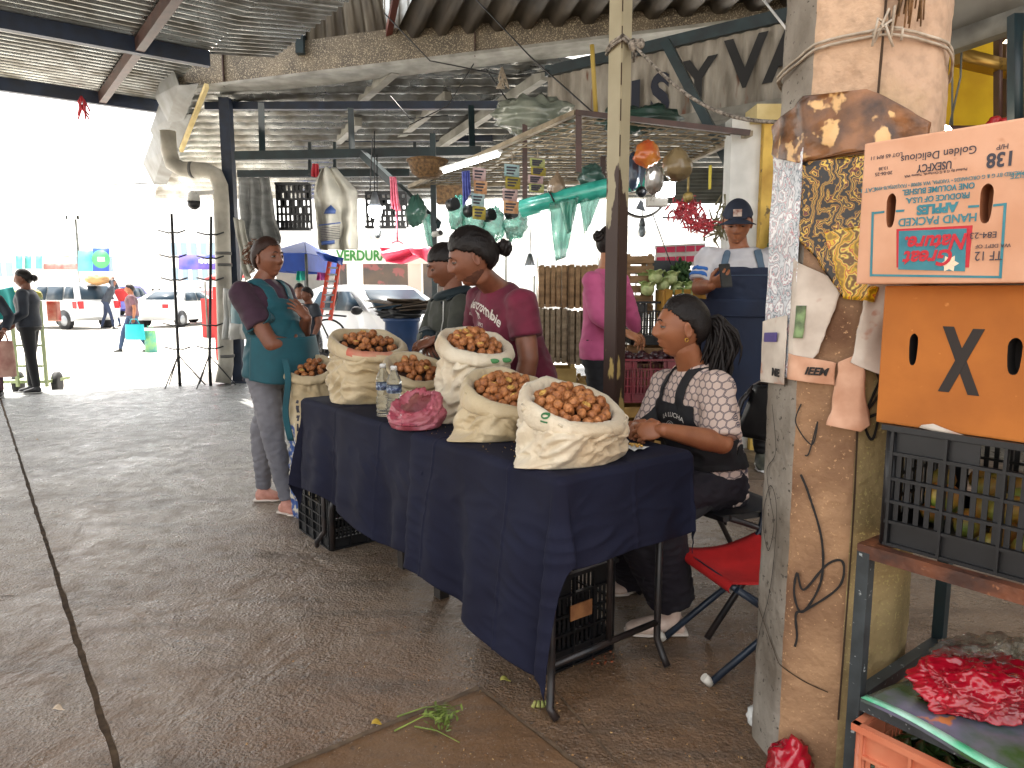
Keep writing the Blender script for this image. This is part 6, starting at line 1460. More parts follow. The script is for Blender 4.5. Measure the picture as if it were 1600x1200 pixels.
# ------------------------------------------------------------------ bottles, pink bag, napkin
m_pet = mat("clear_plastic", '#dfe8ea', .06, trans=.95, ior=1.25, alpha=.75); m_water = mat("bottle_label", '#2b3d66', .4, '#9fb0c8', 50, contrast=(.5, .6))
for i, (x, y, Y, lab) in enumerate(((600, 648, 2.93, "left one of the two clear water bottles on the table"), (617, 656, 2.84, "right one of the two clear water bottles, nearer the pink bag"))):
    c = P(x, y, Y); c.z = TZ + .012; t = thing("water_bottle", lab, "bottle", c, "water bottles on the table"); pr = []
    for k in range(44):
        z = .155*k/43; r = .0305 + .0012*math.sin(z*330) - (.004 if .08 < z < .115 else 0); pr.append((r if k else .024, z))
    pr += [(.029, .162), (.023, .178), (.014, .193), (.0125, .205)]
    q = MB(); q.lathe(pr, c, 26); q.build("bottle_body", m_pet, t)
    q = MB(); q.lathe([(.0295, .112), (.0305, .114), (.0305, .14), (.0295, .142)], c, 26, cap=False); q.build("label_band", m_water, t)
    q = MB(); q.lathe([(.0135, .204), (.0135, .218), (.012, .22)], c, 16); q.build("cap", m_white, t)
m_pinkf = mat("pink_film", '#d84a68', .3, '#e88a9c', 9, trans=.5, alpha=.55, bump=.8, bs=60, coat=.4)
pc_ = P(650, 668, 2.66); pc_.z = TZ + .012
q = MB()
def pbag(u, v):
    a = u*6.2832; prof = [(.0, .0), (.6, .0), (.95, .06), (1.05, .35), (.98, .7), (.8, .95), (.62, 1.0), (.52, .85)]
    f = v*(len(prof) - 1); i0 = min(int(f), len(prof) - 2); f -= i0; r = prof[i0][0]*(1-f) + prof[i0+1][0]*f; z = prof[i0][1]*(1-f) + prof[i0+1][1]*f
    d = V(math.cos(a), math.sin(a), z*2); k = 1 + .2*fnoise(d, 1.7, 3) + .06*(1 - abs(fnoise(d, 5.2, 6))*3)*z + .035*(1 - abs(fnoise(d, 11, 1))*3)
    return pc_ + V(math.cos(a)*.098*r*k, math.sin(a)*.085*r*k, .105*z*(1 + .35*math.cos(a - 1.2)*(z > .3))*k)
q.grid(pbag, 90, 50, True); q.thick(.001); tag(q.build("plastic_bag", m_pinkf), "pink crinkled plastic bag of small nuts beside the bottles", "plastic bag")
for k in range(14):
    a = random.uniform(0, 6.28); r = .06*math.sqrt(random.random()); put_nut(pc_ + V(math.cos(a)*r, math.sin(a)*r, .025 + .045*random.random()*(1 - r/.09)), "small pale walnut inside the pink plastic bag", "walnuts in the pink bag", False, .9)
q = MB(); c = G(992, 702, TZ + .013); q.grid(lambda u, v: c + BX*(u - .5)*.07 + AX*(v - .5)*.06 + UP*(.004 + .006*abs(math.sin(u*5 + v*3))), 10, 10); q.thick(.0008); tag(q.build("napkin", m_white), "white paper napkin on the table corner by the seated woman's hands", "napkin")
q = MB()
for k in range(12): q.ell(c + V(random.uniform(-.02, .02), random.uniform(-.02, .02), .014), (.006, .004, .004), seg=6, rg=4)
tag(q.build("nut_crumbs", m_kern), "shelled nut crumbs lying on the white napkin", "nut crumbs", kind="stuff")

q = MB()
for k in range(90):
    c = T(random.uniform(.02, 1.1), random.uniform(.0, .16), TZ + .013); r = random.uniform(.0008, .0024); q.ell(c, (r, r, r*.5), seg=6, rg=4)
tag(q.build("cloth_crumbs", MATS["shell_bits"] if "shell_bits" in MATS else m_kern), "tiny pale nut crumbs on the edge of the navy cloth", "nut crumbs", kind="stuff")
# ------------------------------------------------------------------ folding chair of the seated woman
FD = V(-.90, -.43, 0).normalized(); SD = V(FD.y, -FD.x, 0).normalized()
if SD.y > 0: SD = -SD                          # SD points to the camera side
CC = V(.86, 2.78, 0)
def CH(f, s, z): return CC + FD*f + SD*s + UP*z
bc_ = thing("folding_chair", "black folding chair with plastic back under the seated woman", "chair", CC)
for s in (-.215, .215):
    q = MB(); q.tube([CH(-.34, s, .86), CH(-.27, s, .80), CH(-.16, s, .52), CH(.0, s, .30), CH(.26, s, .01)], .0125, 10); q.build("frame_leg", m_leg, bc_)
    q = MB(); q.tube([CH(.16, s*.93, .45), CH(-.12, s*.93, .34), CH(-.32, s*.93, .01)], .0115, 10); q.build("rear_leg", m_leg, bc_)
    q = MB(); q.tube([CH(-.14, s*.97, .47), CH(-.20, s*.97, .25)], .009, 8); q.ell(CH(-.155, s, .50), (.018,)*3, seg=10, rg=8); q.build("hinge", m_leg, bc_)
q = MB(); q.tube([CH(-.34, -.215, .86), CH(-.35, -.18, .885), CH(-.35, .18, .885), CH(-.34, .215, .86)], .0125, 10); q.build("top_rail", m_leg, bc_)
q = MB(); q.tube([CH(-.26, -.2, .14), CH(-.26, .2, .14)], .009, 8); q.build("crossbar", m_leg, bc_)
q = MB(); q.grid(lambda u, v: CH(-.235 - .10*v - .03*math.sin(math.pi*u), -.205 + .41*u, .65 + .22*v), 14, 10); q.thick(.008)
q.build("backrest", m_black, bc_)
q = MB(); q.grid(lambda u, v: CH(-.2 + .39*v, -.2 + .4*u, .445 + .012*v - .01*math.sin(math.pi*u)), 12, 12); q.thick(.018); q.build("seat", m_black, bc_)

# red canvas chair
rc = thing("folding_chair", "low folding chair with red canvas seat beside the pillar", "chair", V(.88, 2.36, 0)); m_rcan = mat("red_canvas_seat", '#c41f1f', .7, '#a51818', 8, bump=.2, bs=200); m_tip = mat("white_tip", '#cfc9bd', .6)
m_bl = mat("blue_black_tube", '#121a26', .4, '#1d2a3a', 12)
RF = V(-.96, -.28, 0).normalized(); RS = V(.28, -.96, 0).normalized(); RCc = V(.865, 2.40, 0)
def RC_(f, s, z): return RCc + RF*f + RS*s + UP*z
for s in (-.175, .175):
    q = MB(); q.tube([RC_(.20, s, .33), RC_(-.02, s, .17), RC_(-.26, s, .012)], .012, 10); q.build("rear_leg", m_bl, rc)
    q = MB(); q.tube([RC_(.27, s*.9, .012), RC_(.03, s*.9, .17), RC_(-.12, s*.9, .38), RC_(-.20, s*.9, .75)], .012, 10); q.build("front_leg", m_bl, rc)
    for p, d in ((RC_(.27, s*.9, .012), V(-.8, 0, -.5)), (RC_(-.26, s, .012), V(.8, 0, -.5))): q = MB(); q.tube([p - V(d.x*-.03, 0, -.02), p + V(0, 0, -.004)], .0145, 10); q.build("foot_tip", m_tip, rc)
q = MB(); q.tube([RC_(.20, -.18, .33), RC_(.20, .18, .33)], .011, 8); q.tube([RC_(-.12, -.17, .37), RC_(-.12, .17, .37)], .011, 8); q.build("seat_bar", m_bl, rc)
q = MB(); q.grid(lambda u, v: RC_(.215 - .34*v, -.172 + .344*u, .347 + .03*v - .028*math.sin(math.pi*v) - .012*math.sin(math.pi*u)), 12, 14); q.thick(.004)
q.grid(lambda u, v: RC_(.215 + .012*math.sin(v*math.pi), -.172 + .344*u, .347 - .035*v), 8, 4); q.build("seat", m_rcan, rc)
q = MB(); q.grid(lambda u, v: RC_(-.152 - .035*v - .02*math.sin(math.pi*u), -.172 + .344*u, .52 + .17*v), 10, 8); q.thick(.006); q.build("backrest", m_rcan, rc)

# ------------------------------------------------------------------ litter on the floor
def scatter(name, label, cat, n, xr, yr, r, m, kind="stuff", zr=(.4, .5)):
    q = MB()
    for k in range(n):
        c = G(random.uniform(*xr), random.uniform(*yr)); s = r*random.uniform(.4, 1.4); a = random.uniform(0, 6.28); d = V(math.cos(a), math.sin(a), 0); e = V(-d.y, d.x, 0)
        z = UP*(s*random.uniform(*zr) + .004); q.poly([c + d*s + z*.3 + UP*.003, c + e*s*.7 + z, c - d*s*.8 + z*.5, c - e*s*.6 + UP*.003])
    q.thick(.0008); return tag(q.build(name, m), label, cat, None, kind)
m_bits = mat("shell_bits", '#b99a6a', .7, '#8a5a30', 40)
scatter("shell_bits", "scattered pale walnut shell crumbs on the floor round the table legs", "shell crumbs", 150, (640, 1180), (990, 1195), .0045, m_bits)
scatter("shell_bits", "few shell crumbs strewn on the floor left of the table", "shell crumbs", 60, (380, 820), (900, 1190), .004, m_bits)
scatter("shell_heap", "small reddish heap of shells under the table corner", "shells", 26, (915, 960), (1018, 1040), .006, mat("red_bits", '#a5512c', .7))
st_m = mat("green_stalk", '#7f8f3c', .6, '#5c6e2c', 20)
q = MB()
for (x0, y0, x1, y1) in ((616, 1142, 720, 1101), (620, 1120, 705, 1102), (648, 1135, 718, 1160), (660, 1120, 690, 1128)):
    a, b = G(x0, y0, .012), G(x1, y1, .014); q.tube([a, a.lerp(b, .5) + UP*.012, b], [.003, .002, .0012], 5)
for k in range(110):
    c = G(random.gauss(692, 13), random.gauss(1118, 8), .01 + random.uniform(0, .02)); a = random.uniform(0, 6.28); d = V(math.cos(a), math.sin(a), random.uniform(-.2, .6))*.012; e = V(-d.y, d.x, .004)*.35
    q.poly([c - d, c + e, c + d, c - e])
tag(q.build("herb_sprig", st_m), "green herb sprigs with long stalks lying by the floor joint", "herb sprig")
q = MB(); c = G(847, 1104); 
for k in range(5): q.tube([c + V(-.02 + .01*k, 0, .02), c + V(-.03 + .016*k, -.012, .004)], [.004, .007], 5)
tag(q.build("onion_root", mat("onion_root_m", '#a5a05a', .6, '#5f7a3c', 30)), "crushed green onion end under the near table foot", "onion")
for i, (x, y, cc_, nm, lab) in enumerate(((92, 1107, '#c9b39a', "leaf", "pale dry leaf scrap on the floor joint at the lower left"), (790, 1062, '#a09a4a', "leaf", "yellow green leaf scrap left of the near table foot"), (58, 687, '#c0a890', "leaf", "small dry leaf far out on the floor by the joint"), (590, 1130, '#b09030', "leaf", "curled yellow leaf left of the herb sprigs"))):
    c = G(x, y, .008); q = MB(); q.grid(lambda u, v: c + V((u - .5)*.035, (v - .5)*.022*math.sin(math.pi*min(1, u + .15)), .006*math.sin(u*5) + .003*v), 8, 5); q.thick(.0006); tag(q.build(nm, mat("leaf_%d" % i, cc_, .8)), lab, "leaf")
q = MB(); c = G(803, 1020, .0); q.tube([c + V(-.005, 0, .02), c + V(.02, .03, .028), c + V(.03, .06, .05)], [.017, .012, .006], 8); tag(q.build("vegetable_scrap", mat("scrap_green", '#3f6a3a', .5)), "dark green vegetable end under the hanging cloth corner", "vegetable scrap")
# ------------------------------------------------------------------ people
def skinmat(name, c1, c2): return mat(name, c1, .5, c2, 14, bump=.08, bs=160, sss=.12)
m_skin = skinmat("skin_brown", '#9a6242', '#8a5538'); m_skin_d = skinmat("skin_deep_brown", '#80503a', '#70442f'); m_skin_l = skinmat("skin_light_brown", '#a87350', '#986544')
m_lip = mat("lips", '#7d3f36', .4); m_eye = mat("eye_white", '#6e6862', .4); m_iris = mat("iris_dark", '#140c08', .1, coat=1.0)
def hairmat(name, c1, c2):
    return mat(name, c1, .5, c2, 3, stretch=(1, 1, 1), bump=.35, bs=140, spec=.3)
m_hair = hairmat("black_hair", '#100c0b', '#1c1513'); m_hair_b = hairmat("dark_brown_hair", '#1c1210', '#38231a'); m_curl = mat("curly_brown_hair", '#8a5a3c', .6, '#4a2c1c', 40, bump=.6, bs=120)

def head_pt(d, grow=0.0, female=True):
    x, y, z = d.x*.073, d.y*.097, d.z*.115
    if z < 0:
        t = -z/.115; x *= 1 - (.40 if female else .30)*t**1.6
        if y > 0: y *= 1 - .06*t**2
        else: y *= 1 - .62*t**1.2
    else:
        t = z/.115
        if y > 0: y *= 1 - .10*t**3
        x *= 1 + .03*math.sin(t*3.1)
    y0 = y; n = V(d.x, d.y, d.z)
    if y > 0 and not grow:
        g = lambda ax, az, sx, sz: math.exp(-((x-ax)/sx)**2 - ((z-az)/sz)**2); dd = 0
        zz = z; br = 1/(1 + math.exp((zz - .012)/.006)); ti = 1/(1 + math.exp(-(zz + .040)/.0028)); ramp = min(1, max(0, (.02 - zz)/.055))
        dd += (.006 + .017*ramp)*math.exp(-(x/(.009 + .009*ramp))**2)*br*ti
        for s in (-1, 1):
            dd += .007*g(s*.0135, -.034, .007, .007) - .011*g(s*.030, .001, .015, .010) + .005*g(s*.028, .022, .02, .007) + .005*g(s*.042, -.026, .018, .016) - .003*g(s*.028, -.06, .01, .02)
        dd += .0085*g(0, -.0595, .021, .0052) + .0095*g(0, -.0725, .018, .0058) - .0035*g(0, -.066, .022, .0018) - .005*g(0, -.0835, .02, .005) + .011*g(0, -.098, .024, .014) - .003*g(0, -.051, .006, .005)
        y += dd*min(1, y0/.03)
    return V(x, y, z) + n*grow
def head_bm(female=True, sub=6):
    bm = bmesh.new(); bmesh.ops.create_icosphere(bm, subdivisions=sub, radius=1)
    for v in bm.verts: v.co = head_pt(v.co.normalized(), 0, female)
    for f in bm.faces:
        f.smooth = True; c = f.calc_center_median()
        f.material_index = 1 if (c.y > .055 and abs(c.x) < .023*(1 - .3*abs(c.z + .066)/.01) and -.0775 < c.z < -.0555) else 0
    for s in (-1, 1):     # ears
        m = Matrix.Translation((s*.0745, -.004, -.006)) @ Euler((R(-12), 0, R(s*-18))).to_matrix().to_4x4() @ Matrix.Diagonal((.007, .0175, .031, 1))
        r = bmesh.ops.create_uvsphere(bm, u_segments=20, v_segments=16, radius=1, matrix=m)
        for v in r['verts']:
            l = m.inverted() @ v.co; rr = math.hypot(l.y, l.z)
            if l.x*s > 0 and rr < .72: v.co.x -= s*.0065*(1 - (rr/.72)**2)
            for f in v.link_faces: f.smooth = True
    return bm
def hair_cap(M, style, m, parent, grow=.010, back=-.075, front=.062, part=None, name="hair", sub=5):
    """hair over the skull; style sets how the strands run"""
    bm = bmesh.new(); bmesh.ops.create_icosphere(bm, subdivisions=sub, radius=1)
    def line(p):
        y = p.y; base_ = front - .010*abs(p.x)/.07
        if y > .062: return base_
        if y > .018: t = (.062 - y)/.044; return base_*(1-t) + .022*t
        if y > -.022: t = (.018 - y)/.040; return .022*(1-t) + (-.004)*t
        t = min(1, (-.022 - y)/.03); return -.004*(1-t) + back*t
    kill = []
    for v in bm.verts:
        d = v.co.normalized(); p = head_pt(d, 0.0001); h = p.z - line(p) + .005*noise.noise(p*70); th = grow*min(1, max(0, h + .003)/.045)**.8 - .0006
        a = math.atan2(d.x, d.z); 
        if style == 'back': q = V(math.atan2(d.x, max(.25, d.z + .4))*26, d.y*1.6, 2)
        elif style == 'short': q = V(d.x*9, d.y*9, d.z*9)
        else: q = V(d.x*9, d.y*3, d.z*3)
        n1 = noise.noise(q); n2 = noise.noise(q*2.7)
        v.co = head_pt(d, .0012 + th*(1 + .20*n1 + .14*n2)); v.tag = h < -.002
    bmesh.ops.delete(bm, geom=[v for v in bm.verts if v.tag], context='VERTS')
    for f in bm.faces: f.smooth = True
    bm.transform(M); q = MB(); q.bm.free(); q.bm = bm; q.thick(.002); return q.build(name, m, parent)
def headM(c, f, pitch=0, roll=0, s=1.0):
    f = Vector(f); yaw = math.atan2(-f.x, f.y)
    return Matrix.Translation(Vector(c)) @ Matrix.Rotation(yaw, 4, 'Z') @ Matrix.Rotation(R(pitch), 4, 'X') @ Matrix.Rotation(R(roll), 4, 'Y') @ Matrix.Scale(s, 4)
def eyes(M, parent, down=0.0, look=(0, 0), skin=None, brow=None):
    for s in (-1, 1):
        c = V(s*.0300, .0765, .0005); q = MB(); q.bm.transform(Matrix.Identity(4)); q.ell(c, (.0125,)*3, seg=20, rg=14); q.bm.transform(M); e = q.build("eye", m_eye, parent)
        g = V(look[0], 1, look[1] - down*.55).normalized(); q = MB(); q.lathe([(.0001, .0133), (.0040, .0130), (.0072, .0114), (.0076, .0100)], c, 16, g); q.bm.transform(M); q.build("iris", m_iris, e)
        for up, lim in ((1, .16 - .42*down), (-1, -.26)):
            bm = bmesh.new(); bmesh.ops.create_uvsphere(bm, u_segments=24, v_segments=24, radius=1)
            for v in bm.verts: v.co = V(v.co.x, v.co.y, v.co.z)
            bmesh.ops.rotate(bm, verts=bm.verts[:], matrix=Matrix.Rotation(R(90), 3, 'Y'))
            dl = [v for v in bm.verts if (v.co.z*up < lim*up if up > 0 else v.co.z > lim) or v.co.y < -.1]
            bmesh.ops.delete(bm, geom=dl, context='VERTS')
            for v in bm.verts: v.co = c + V(v.co.x*.0152, v.co.y*.0140, v.co.z*.0140)
            for f in bm.faces: f.smooth = True
            bm.transform(M); q = MB(); q.bm.free(); q.bm = bm; ld_ = q.build("eyelid", skin, parent)
            if up > 0:
                q = MB(); k_ = math.sqrt(max(.05, 1 - lim*lim)); q.tube([c + V(.0156*k_*math.sin(a), .0146*k_*math.cos(a), .0142*lim) for a in [R(-75 + 15*i) for i in range(11)]], [.0004] + [.0013]*9 + [.0004], 6); q.bm.transform(M); q.build("eyelash", m_hair, ld_)
        q = MB(); q.tube([head_pt(V(s*x_, 1, z_).normalized(), .0) + V(0, .0025, 0) for x_, z_ in ((.17, .185), (.30, .235), (.45, .25), (.60, .20))], [(.0016, .003), (.0026, .003), (.0024, .003), (.001, .002)], 8); q.bm.transform(M); q.build("eyebrow", brow or m_hair, parent)
def hand(q, w, d, pn, curl=(.5, .5, .5, .5), thumb=.5, k=1.0, left=False, spread=.10, fa=None):
    """palm and five fingers; d = wrist to knuckles, pn = out of the palm, curl per finger"""
    d = Vector(d).normalized(); pn = Vector(pn); pn = (pn - d*pn.dot(d)).normalized(); a = d.cross(pn).normalized() * (-1 if left else 1)
    w = Vector(w); m = Matrix((a, d, pn)).transposed()
    q.ell(w + d*.046*k, (.037*k, .050*k, .0150*k), m, 20, 14); q.ell(w + d*.03*k + a*.02*k + pn*.006*k, (.016*k, .030*k, .014*k), m, 14, 10); q.caps(w - (Vector(fa).normalized() if fa is not None else d)*.035*k, w + d*.012*k, .0245*k, .022*k)
    for i, (off, ln, r) in enumerate(((.029, .070, .0086), (.0098, .078, .0088), (-.0100, .073, .0084), (-.0285, .058, .0076))):
        p = w + d*(.082 - .006*abs(i - 1.2))*k + a*off*k; dd = (d + a*spread*(1 - i*.7)).normalized(); c = curl[i]; ang = 0; pts = [p - dd*.02*k, p]
        for s_, bend in ((.45, .55), (.30, .95), (.25, .7)):
            ang += c*bend*1.25; v = dd*math.cos(ang) + pn*math.sin(ang); pts.append(pts[-1] + v*ln*s_*k)
        rs = [r*k, r*1.0*k, r*.95*k, r*.86*k, r*.72*k]
        for j in range(len(pts) - 1): q.caps(pts[j], pts[j+1], rs[j], rs[j+1], 10)
    p0 = w + d*.018*k + a*.026*k; v1 = (a*.75 + d*.75 + pn*(.25 + .5*thumb)).normalized(); v2 = (a*(.35 - .5*thumb) + d*.9 + pn*(.3 + .6*thumb)).normalized()
    p1 = p0 + v1*.038*k; p2 = p1 + v2*.030*k; p3 = p2 + (v2 - a*.25*thumb).normalized()*.024*k
    for x, y, ra, rb in ((p0, p1, .0125, .0105), (p1, p2, .0105, .0092), (p2, p3, .0092, .0075)): q.caps(x, y, ra*k, rb*k, 10)
def join_meshes(name, metas, mats_, parent):
    bm = bmesh.new()
    for me in metas:
        if isinstance(me, bmesh.types.BMesh): t = bpy.data.meshes.new("t"); me.to_mesh(t); me.free(); bm.from_mesh(t)
        else: bm.from_mesh(me)
    me = bpy.data.meshes.new(name); bm.to_mesh(me); bm.free(); me.materials.clear()
    return link(name, me, mats_, parent)
def lerp(a, b, t): return a.lerp(b, t)

def figure(label, J, skin=m_skin, shirt=None, trousers=None, shoes=None, hair=None, female=True, vox=.008, build_=1.0, sleeve=.55, cat="person", name="person", group=None,
           hands=True, face=True, belly=0.0, leg_r=1.0, ankle=1.0, wr=.005, arm_r=1.0, sub=5, sock=None, hem=None):
    """J: world joints. One continuous skin; clothes are separate fitted meshes"""
    t = thing(name, label, cat, V(J['base'].x, J['base'].y, min(J['base'].z, J['base'].z)), group)
    b = build_; nb, ch, wa, hp = J['neck'], J['chest'], J['waist'], J['hip']
    side = (J['shR'] - J['shL']).normalized(); hs = J.get('hs', 1.0); M = headM(J['head'], J['face'], J.get('pitch', 0), J.get('roll', 0), hs)
    hb = M @ V(0, -.018, -.075); hb2 = M @ V(0, -.014, -.03)
    def torso(q, g, low=True):
        up_ = lerp(nb, ch, .38); pts = [nb + (nb - ch).normalized()*.01, lerp(nb, ch, .16), up_, ch, lerp(ch, wa, .5), wa, lerp(wa, hp, .55), hp]
        rad = [(.062, .058), (.115, .075), (.158, .098), (.165, .112 + (.012 if female else 0)), (.150, .108 + belly*.5), (.142 , .104 + belly), (.160, .118 + belly*.7), (.165, .122)]
        if not low: pts.append(hp + (hp - wa).normalized()*.03); rad.append((.168, .124))
        q.tube(pts, [((x + (.0 if i == 0 else 0))*b + g, y*b + g) for i, (x, y) in enumerate(rad)], 28, True, side=side)
        for s in ('R', 'L'): q.ell(J['sh'+s], (.058*b + g,)*3, seg=14, rg=10); q.caps(J['sh'+s], lerp(J['sh'+s], ch, .35), .055*b + g, .07*b + g)
    ar = [.049*arm_r, .040*arm_r, .040*arm_r, .025*arm_r]
    q = MB(); torso(q, -.004); q.caps(hb2, lerp(hb2, hb, .5), .050*hs, .052*hs); q.tube([hb2, hb, lerp(hb, nb, .6), nb + (ch - nb)*.08], [.050*hs, .051*hs, .054, .066], 18)
    for s in ('R', 'L'):
        q.caps(J['sh'+s], J['el'+s], ar[0], ar[1]); f1 = lerp(J['el'+s], J['wr'+s], .28); q.caps(J['el'+s], f1, ar[1]*.96, ar[2]*1.02); q.caps(f1, J['wr'+s], ar[2]*1.02, ar[3])
        q.caps(hp + side*(.075 if s == 'R' else -.075), J['kn'+s], .07, .052); q.caps(J['kn'+s], J['an'+s], .048, .034)
    body = remesh(q, vox, 2); parts = [body]
    if hands:
        for s in ('R', 'L'):
            h = J.get('hand'+s)
            if h is None: h = dict(d=(J['wr'+s] - J['el'+s]), pn=-side if s == 'R' else side)
            q = MB(); hand(q, J['wr'+s], h['d'], h['pn'], h.get('curl', (.35, .4, .45, .5)), h.get('thumb', .4), h.get('k', 1.0 if not female else .93), h.get('left', s == 'L'), h.get('spread', .08), J['wr'+s] - J['el'+s]); parts.append(remesh(q, .0028 if vox < .01 else .006, 1))
    hbm = head_bm(female, sub); hbm.transform(M); parts.append(hbm)
    join_meshes("body", parts, [skin, m_lip], t)
    if face: eyes(M, t, J.get('down', 0), J.get('look', (0, 0)), skin)
    S = {}
    if shirt:
        q = MB(); torso(q, .010, False)
        if hem: q.tube([lerp(wa, hp, .6), hem], [(.165*b + .014, .125*b + .014)]*2, 28, True, side=side)
        for s in ('R', 'L'):
            e_ = lerp(J['sh'+s], J['el'+s], min(1, sleeve*1.0)); g = .016
            q.ell(J['sh'+s], (ar[0] + g,)*3, seg=16, rg=10)
            if sleeve <= 1: q.tube([J['sh'+s], lerp(J['sh'+s], e_, .5), e_], [ar[0] + g, ar[0] + g*.9, ar[0]*.97 + g*1.2], 20)
            else:
                wq_ = lerp(J['el'+s], J['wr'+s], min(1, sleeve - 1)); q.caps(J['sh'+s], J['el'+s], ar[0] + g, ar[1] + g); q.tube([J['el'+s], lerp(J['el'+s], wq_, .5), wq_], [ar[1] + g, ar[2] + g*.8, ar[3] + g*.9 if sleeve > 1.8 else ar[2] + g*.8], 20)
        me = remesh(q, vox, 3, None, wrinkle(wr, (11, 11, 15), 2.0) if wr else None); S['shirt'] = link("shirt", me, shirt, t)
    if trousers:
        q = MB(); q.tube([lerp(wa, hp, .25), hp, hp + (hp - wa).normalized()*.07], [(.150*b + .008, .112*b + belly*.6), (.170*b + .006, .128*b), (.165*b, .12*b)], 26, True, side=side)
        for s in ('R', 'L'):
            h0 = hp + side*(.082 if s == 'R' else -.082)*b; k_, a_ = J['kn'+s], J['an'+s]; mid = lerp(k_, a_, .3)
            q.ell(h0, (.092*b*leg_r,)*3); q.caps(h0, k_, .090*b*leg_r, .062*leg_r); q.caps(k_, mid, .060*leg_r, .058*leg_r*(1 if ankle <= 1 else ankle)); q.tube([mid, a_], [.058*leg_r*(1 if ankle <= 1 else ankle), .044*ankle], 18)
        me = remesh(q, vox, 3, None, wrinkle(wr*.8, (16, 16, 34), 9.0) if wr else None); S['trousers'] = link("trousers", me, trousers, t)
    if shoes:
        for s in ('R', 'L'):
            a_, to = J['an'+s], J['toe'+s]; g0 = J.get('floor'+s, J.get('floor', J['base'].z)); dd = V(to.x - a_.x, to.y - a_.y, 0); ln = dd.length; dd.normalize(); sw = V(-dd.y, dd.x, 0)
            he = V(a_.x, a_.y, to.z) - dd*.045; tilt = J.get('heel'+s, 0.0)
            q = MB(); q.ell(he + UP*(.035 + tilt) + dd*.03, (.036, .036, .042)); q.caps(V(a_.x, a_.y, he.z + .05 + tilt), V(a_.x, a_.y, he.z + .085 + tilt), .040, .036)
            q.tube([he + UP*(.030 + tilt), he + dd*.07 + UP*(.040 + tilt*.75), he + dd*(.045 + ln*.62) + UP*(.032 + tilt*.2), to + UP*.024, to + dd*.025 + UP*.02], [(.036, .030), (.038, .038), (.046, .028), (.040, .022), (.02, .014)], 18, True, side=sw)
            me = remesh(q, min(vox, .006), 3); so_ = link("shoe", me, shoes, t)
            q = MB(); q.tube([he + UP*(.008 + tilt) - dd*.012, he + dd*.09 + UP*(.008 + tilt*.6), he + dd*(.045 + ln*.6) + UP*.008, to + UP*.008, to + dd*.03 + UP*.012], [(.036, .010), (.038, .009), (.048, .009), (.040, .009), (.02, .007)], 16, True, side=sw); q.build("sole", sock or m_pale[0], so_)
    return t, M, S
def ponytail(M, tie, pts, m, parent, n=90, spread=.05, r=.006, name="ponytail", seed=1, curl=.0):
    random.seed(seed); q = MB(); P_ = [M @ V(*p) for p in pts]
    for k in range(n):
        o = V(random.gauss(0, 1), random.gauss(0, 1), random.gauss(0, 1))*spread*.5; L_ = random.uniform(.75, 1.05); pp = []
        for i in range(9):
            t = i/8*L_*(len(P_) - 1); i0 = min(int(t), len(P_) - 2); f = t - i0; c = P_[i0].lerp(P_[i0+1], f); w_ = math.sin(min(1, i/8*1.3)*1.6); pp.append(c + o*w_ + V(noise.noise(c*9 + V(k, 0, 0)), noise.noise(c*9 + V(0, k, 0)), noise.noise(c*9 + V(0, 0, k)))*(.012 + curl)*w_)
        q.tube(pp, [r*.9, r*1.2, r*1.3, r*1.3, r*1.2, r*1.1, r, r*.8, r*.25], 5)
    return q.build(name, m, parent)
def bun(M, c, r, m, parent, seed=1, name="hair_bun"):
    bm = bmesh.new(); bmesh.ops.create_icosphere(bm, subdivisions=5, radius=1)
    for v in bm.verts:
        d = v.co.normalized(); k = 1 + .09*math.sin(4*math.atan2(d.x, d.z) + 6*d.y + seed) + .06*noise.noise(d*5 + V(seed, 0, 0)); v.co = V(c[0] + d.x*r*k, c[1] + d.y*r*k*.85, c[2] + d.z*r*k)
    for f in bm.faces: f.smooth = True
    bm.transform(M); q = MB(); q.bm.free(); q.bm = bm; return q.build(name, m, parent)

# ---- 1. seated woman with the black apron
m_hex = bpy.data.materials.new("hexagon_blouse"); m_hex.use_nodes = True; ns = m_hex.node_tree.nodes; L = m_hex.node_tree.links; b = ns["Principled BSDF"]
tc = ns.new("ShaderNodeTexCoord"); sp = ns.new("ShaderNodeSeparateXYZ"); L.new(tc.outputs["Object"], sp.inputs[0])
def mth(op, a, b_=None, c_=None):
    n = ns.new("ShaderNodeMath"); n.operation = op
    for i, x in enumerate((a, b_, c_)):
        if x is None: continue
        if isinstance(x, (int, float)): n.inputs[i].default_value = x
        else: L.new(x, n.inputs[i])
    return n.outputs[0]
hx = mth('MULTIPLY', mth('ADD', mth('MULTIPLY', sp.outputs[0], .85), mth('MULTIPLY', sp.outputs[1], -.62)), 34.0); hz = mth('MULTIPLY', sp.outputs[2], 34.0)
def hexd(ox, oz):
    a = mth('SUBTRACT', mth('FLOORED_MODULO', mth('ADD', hx, ox), 1.0), .5); c = mth('SUBTRACT', mth('FLOORED_MODULO', mth('ADD', hz, oz), 1.7320508), .8660254)
    aa = mth('ABSOLUTE', a); cc = mth('ABSOLUTE', c); return mth('MAXIMUM', aa, mth('ADD', mth('MULTIPLY', aa, .5), mth('MULTIPLY', cc, .8660254)))
e_ = mth('MINIMUM', hexd(0, 0), hexd(.5, .8660254))
ln1 = mth('MULTIPLY', mth('GREATER_THAN', e_, .415), mth('LESS_THAN', e_, .485)); 
mx = ns.new("ShaderNodeMix"); mx.data_type = 'RGBA'; mx.inputs[6].default_value = C('#c9b3a6'); mx.inputs[7].default_value = C('#4d4450'); L.new(ln1, mx.inputs[0]); L.new(mx.outputs[2], b.inputs["Base Color"]); b.inputs["Roughness"].default_value = .75
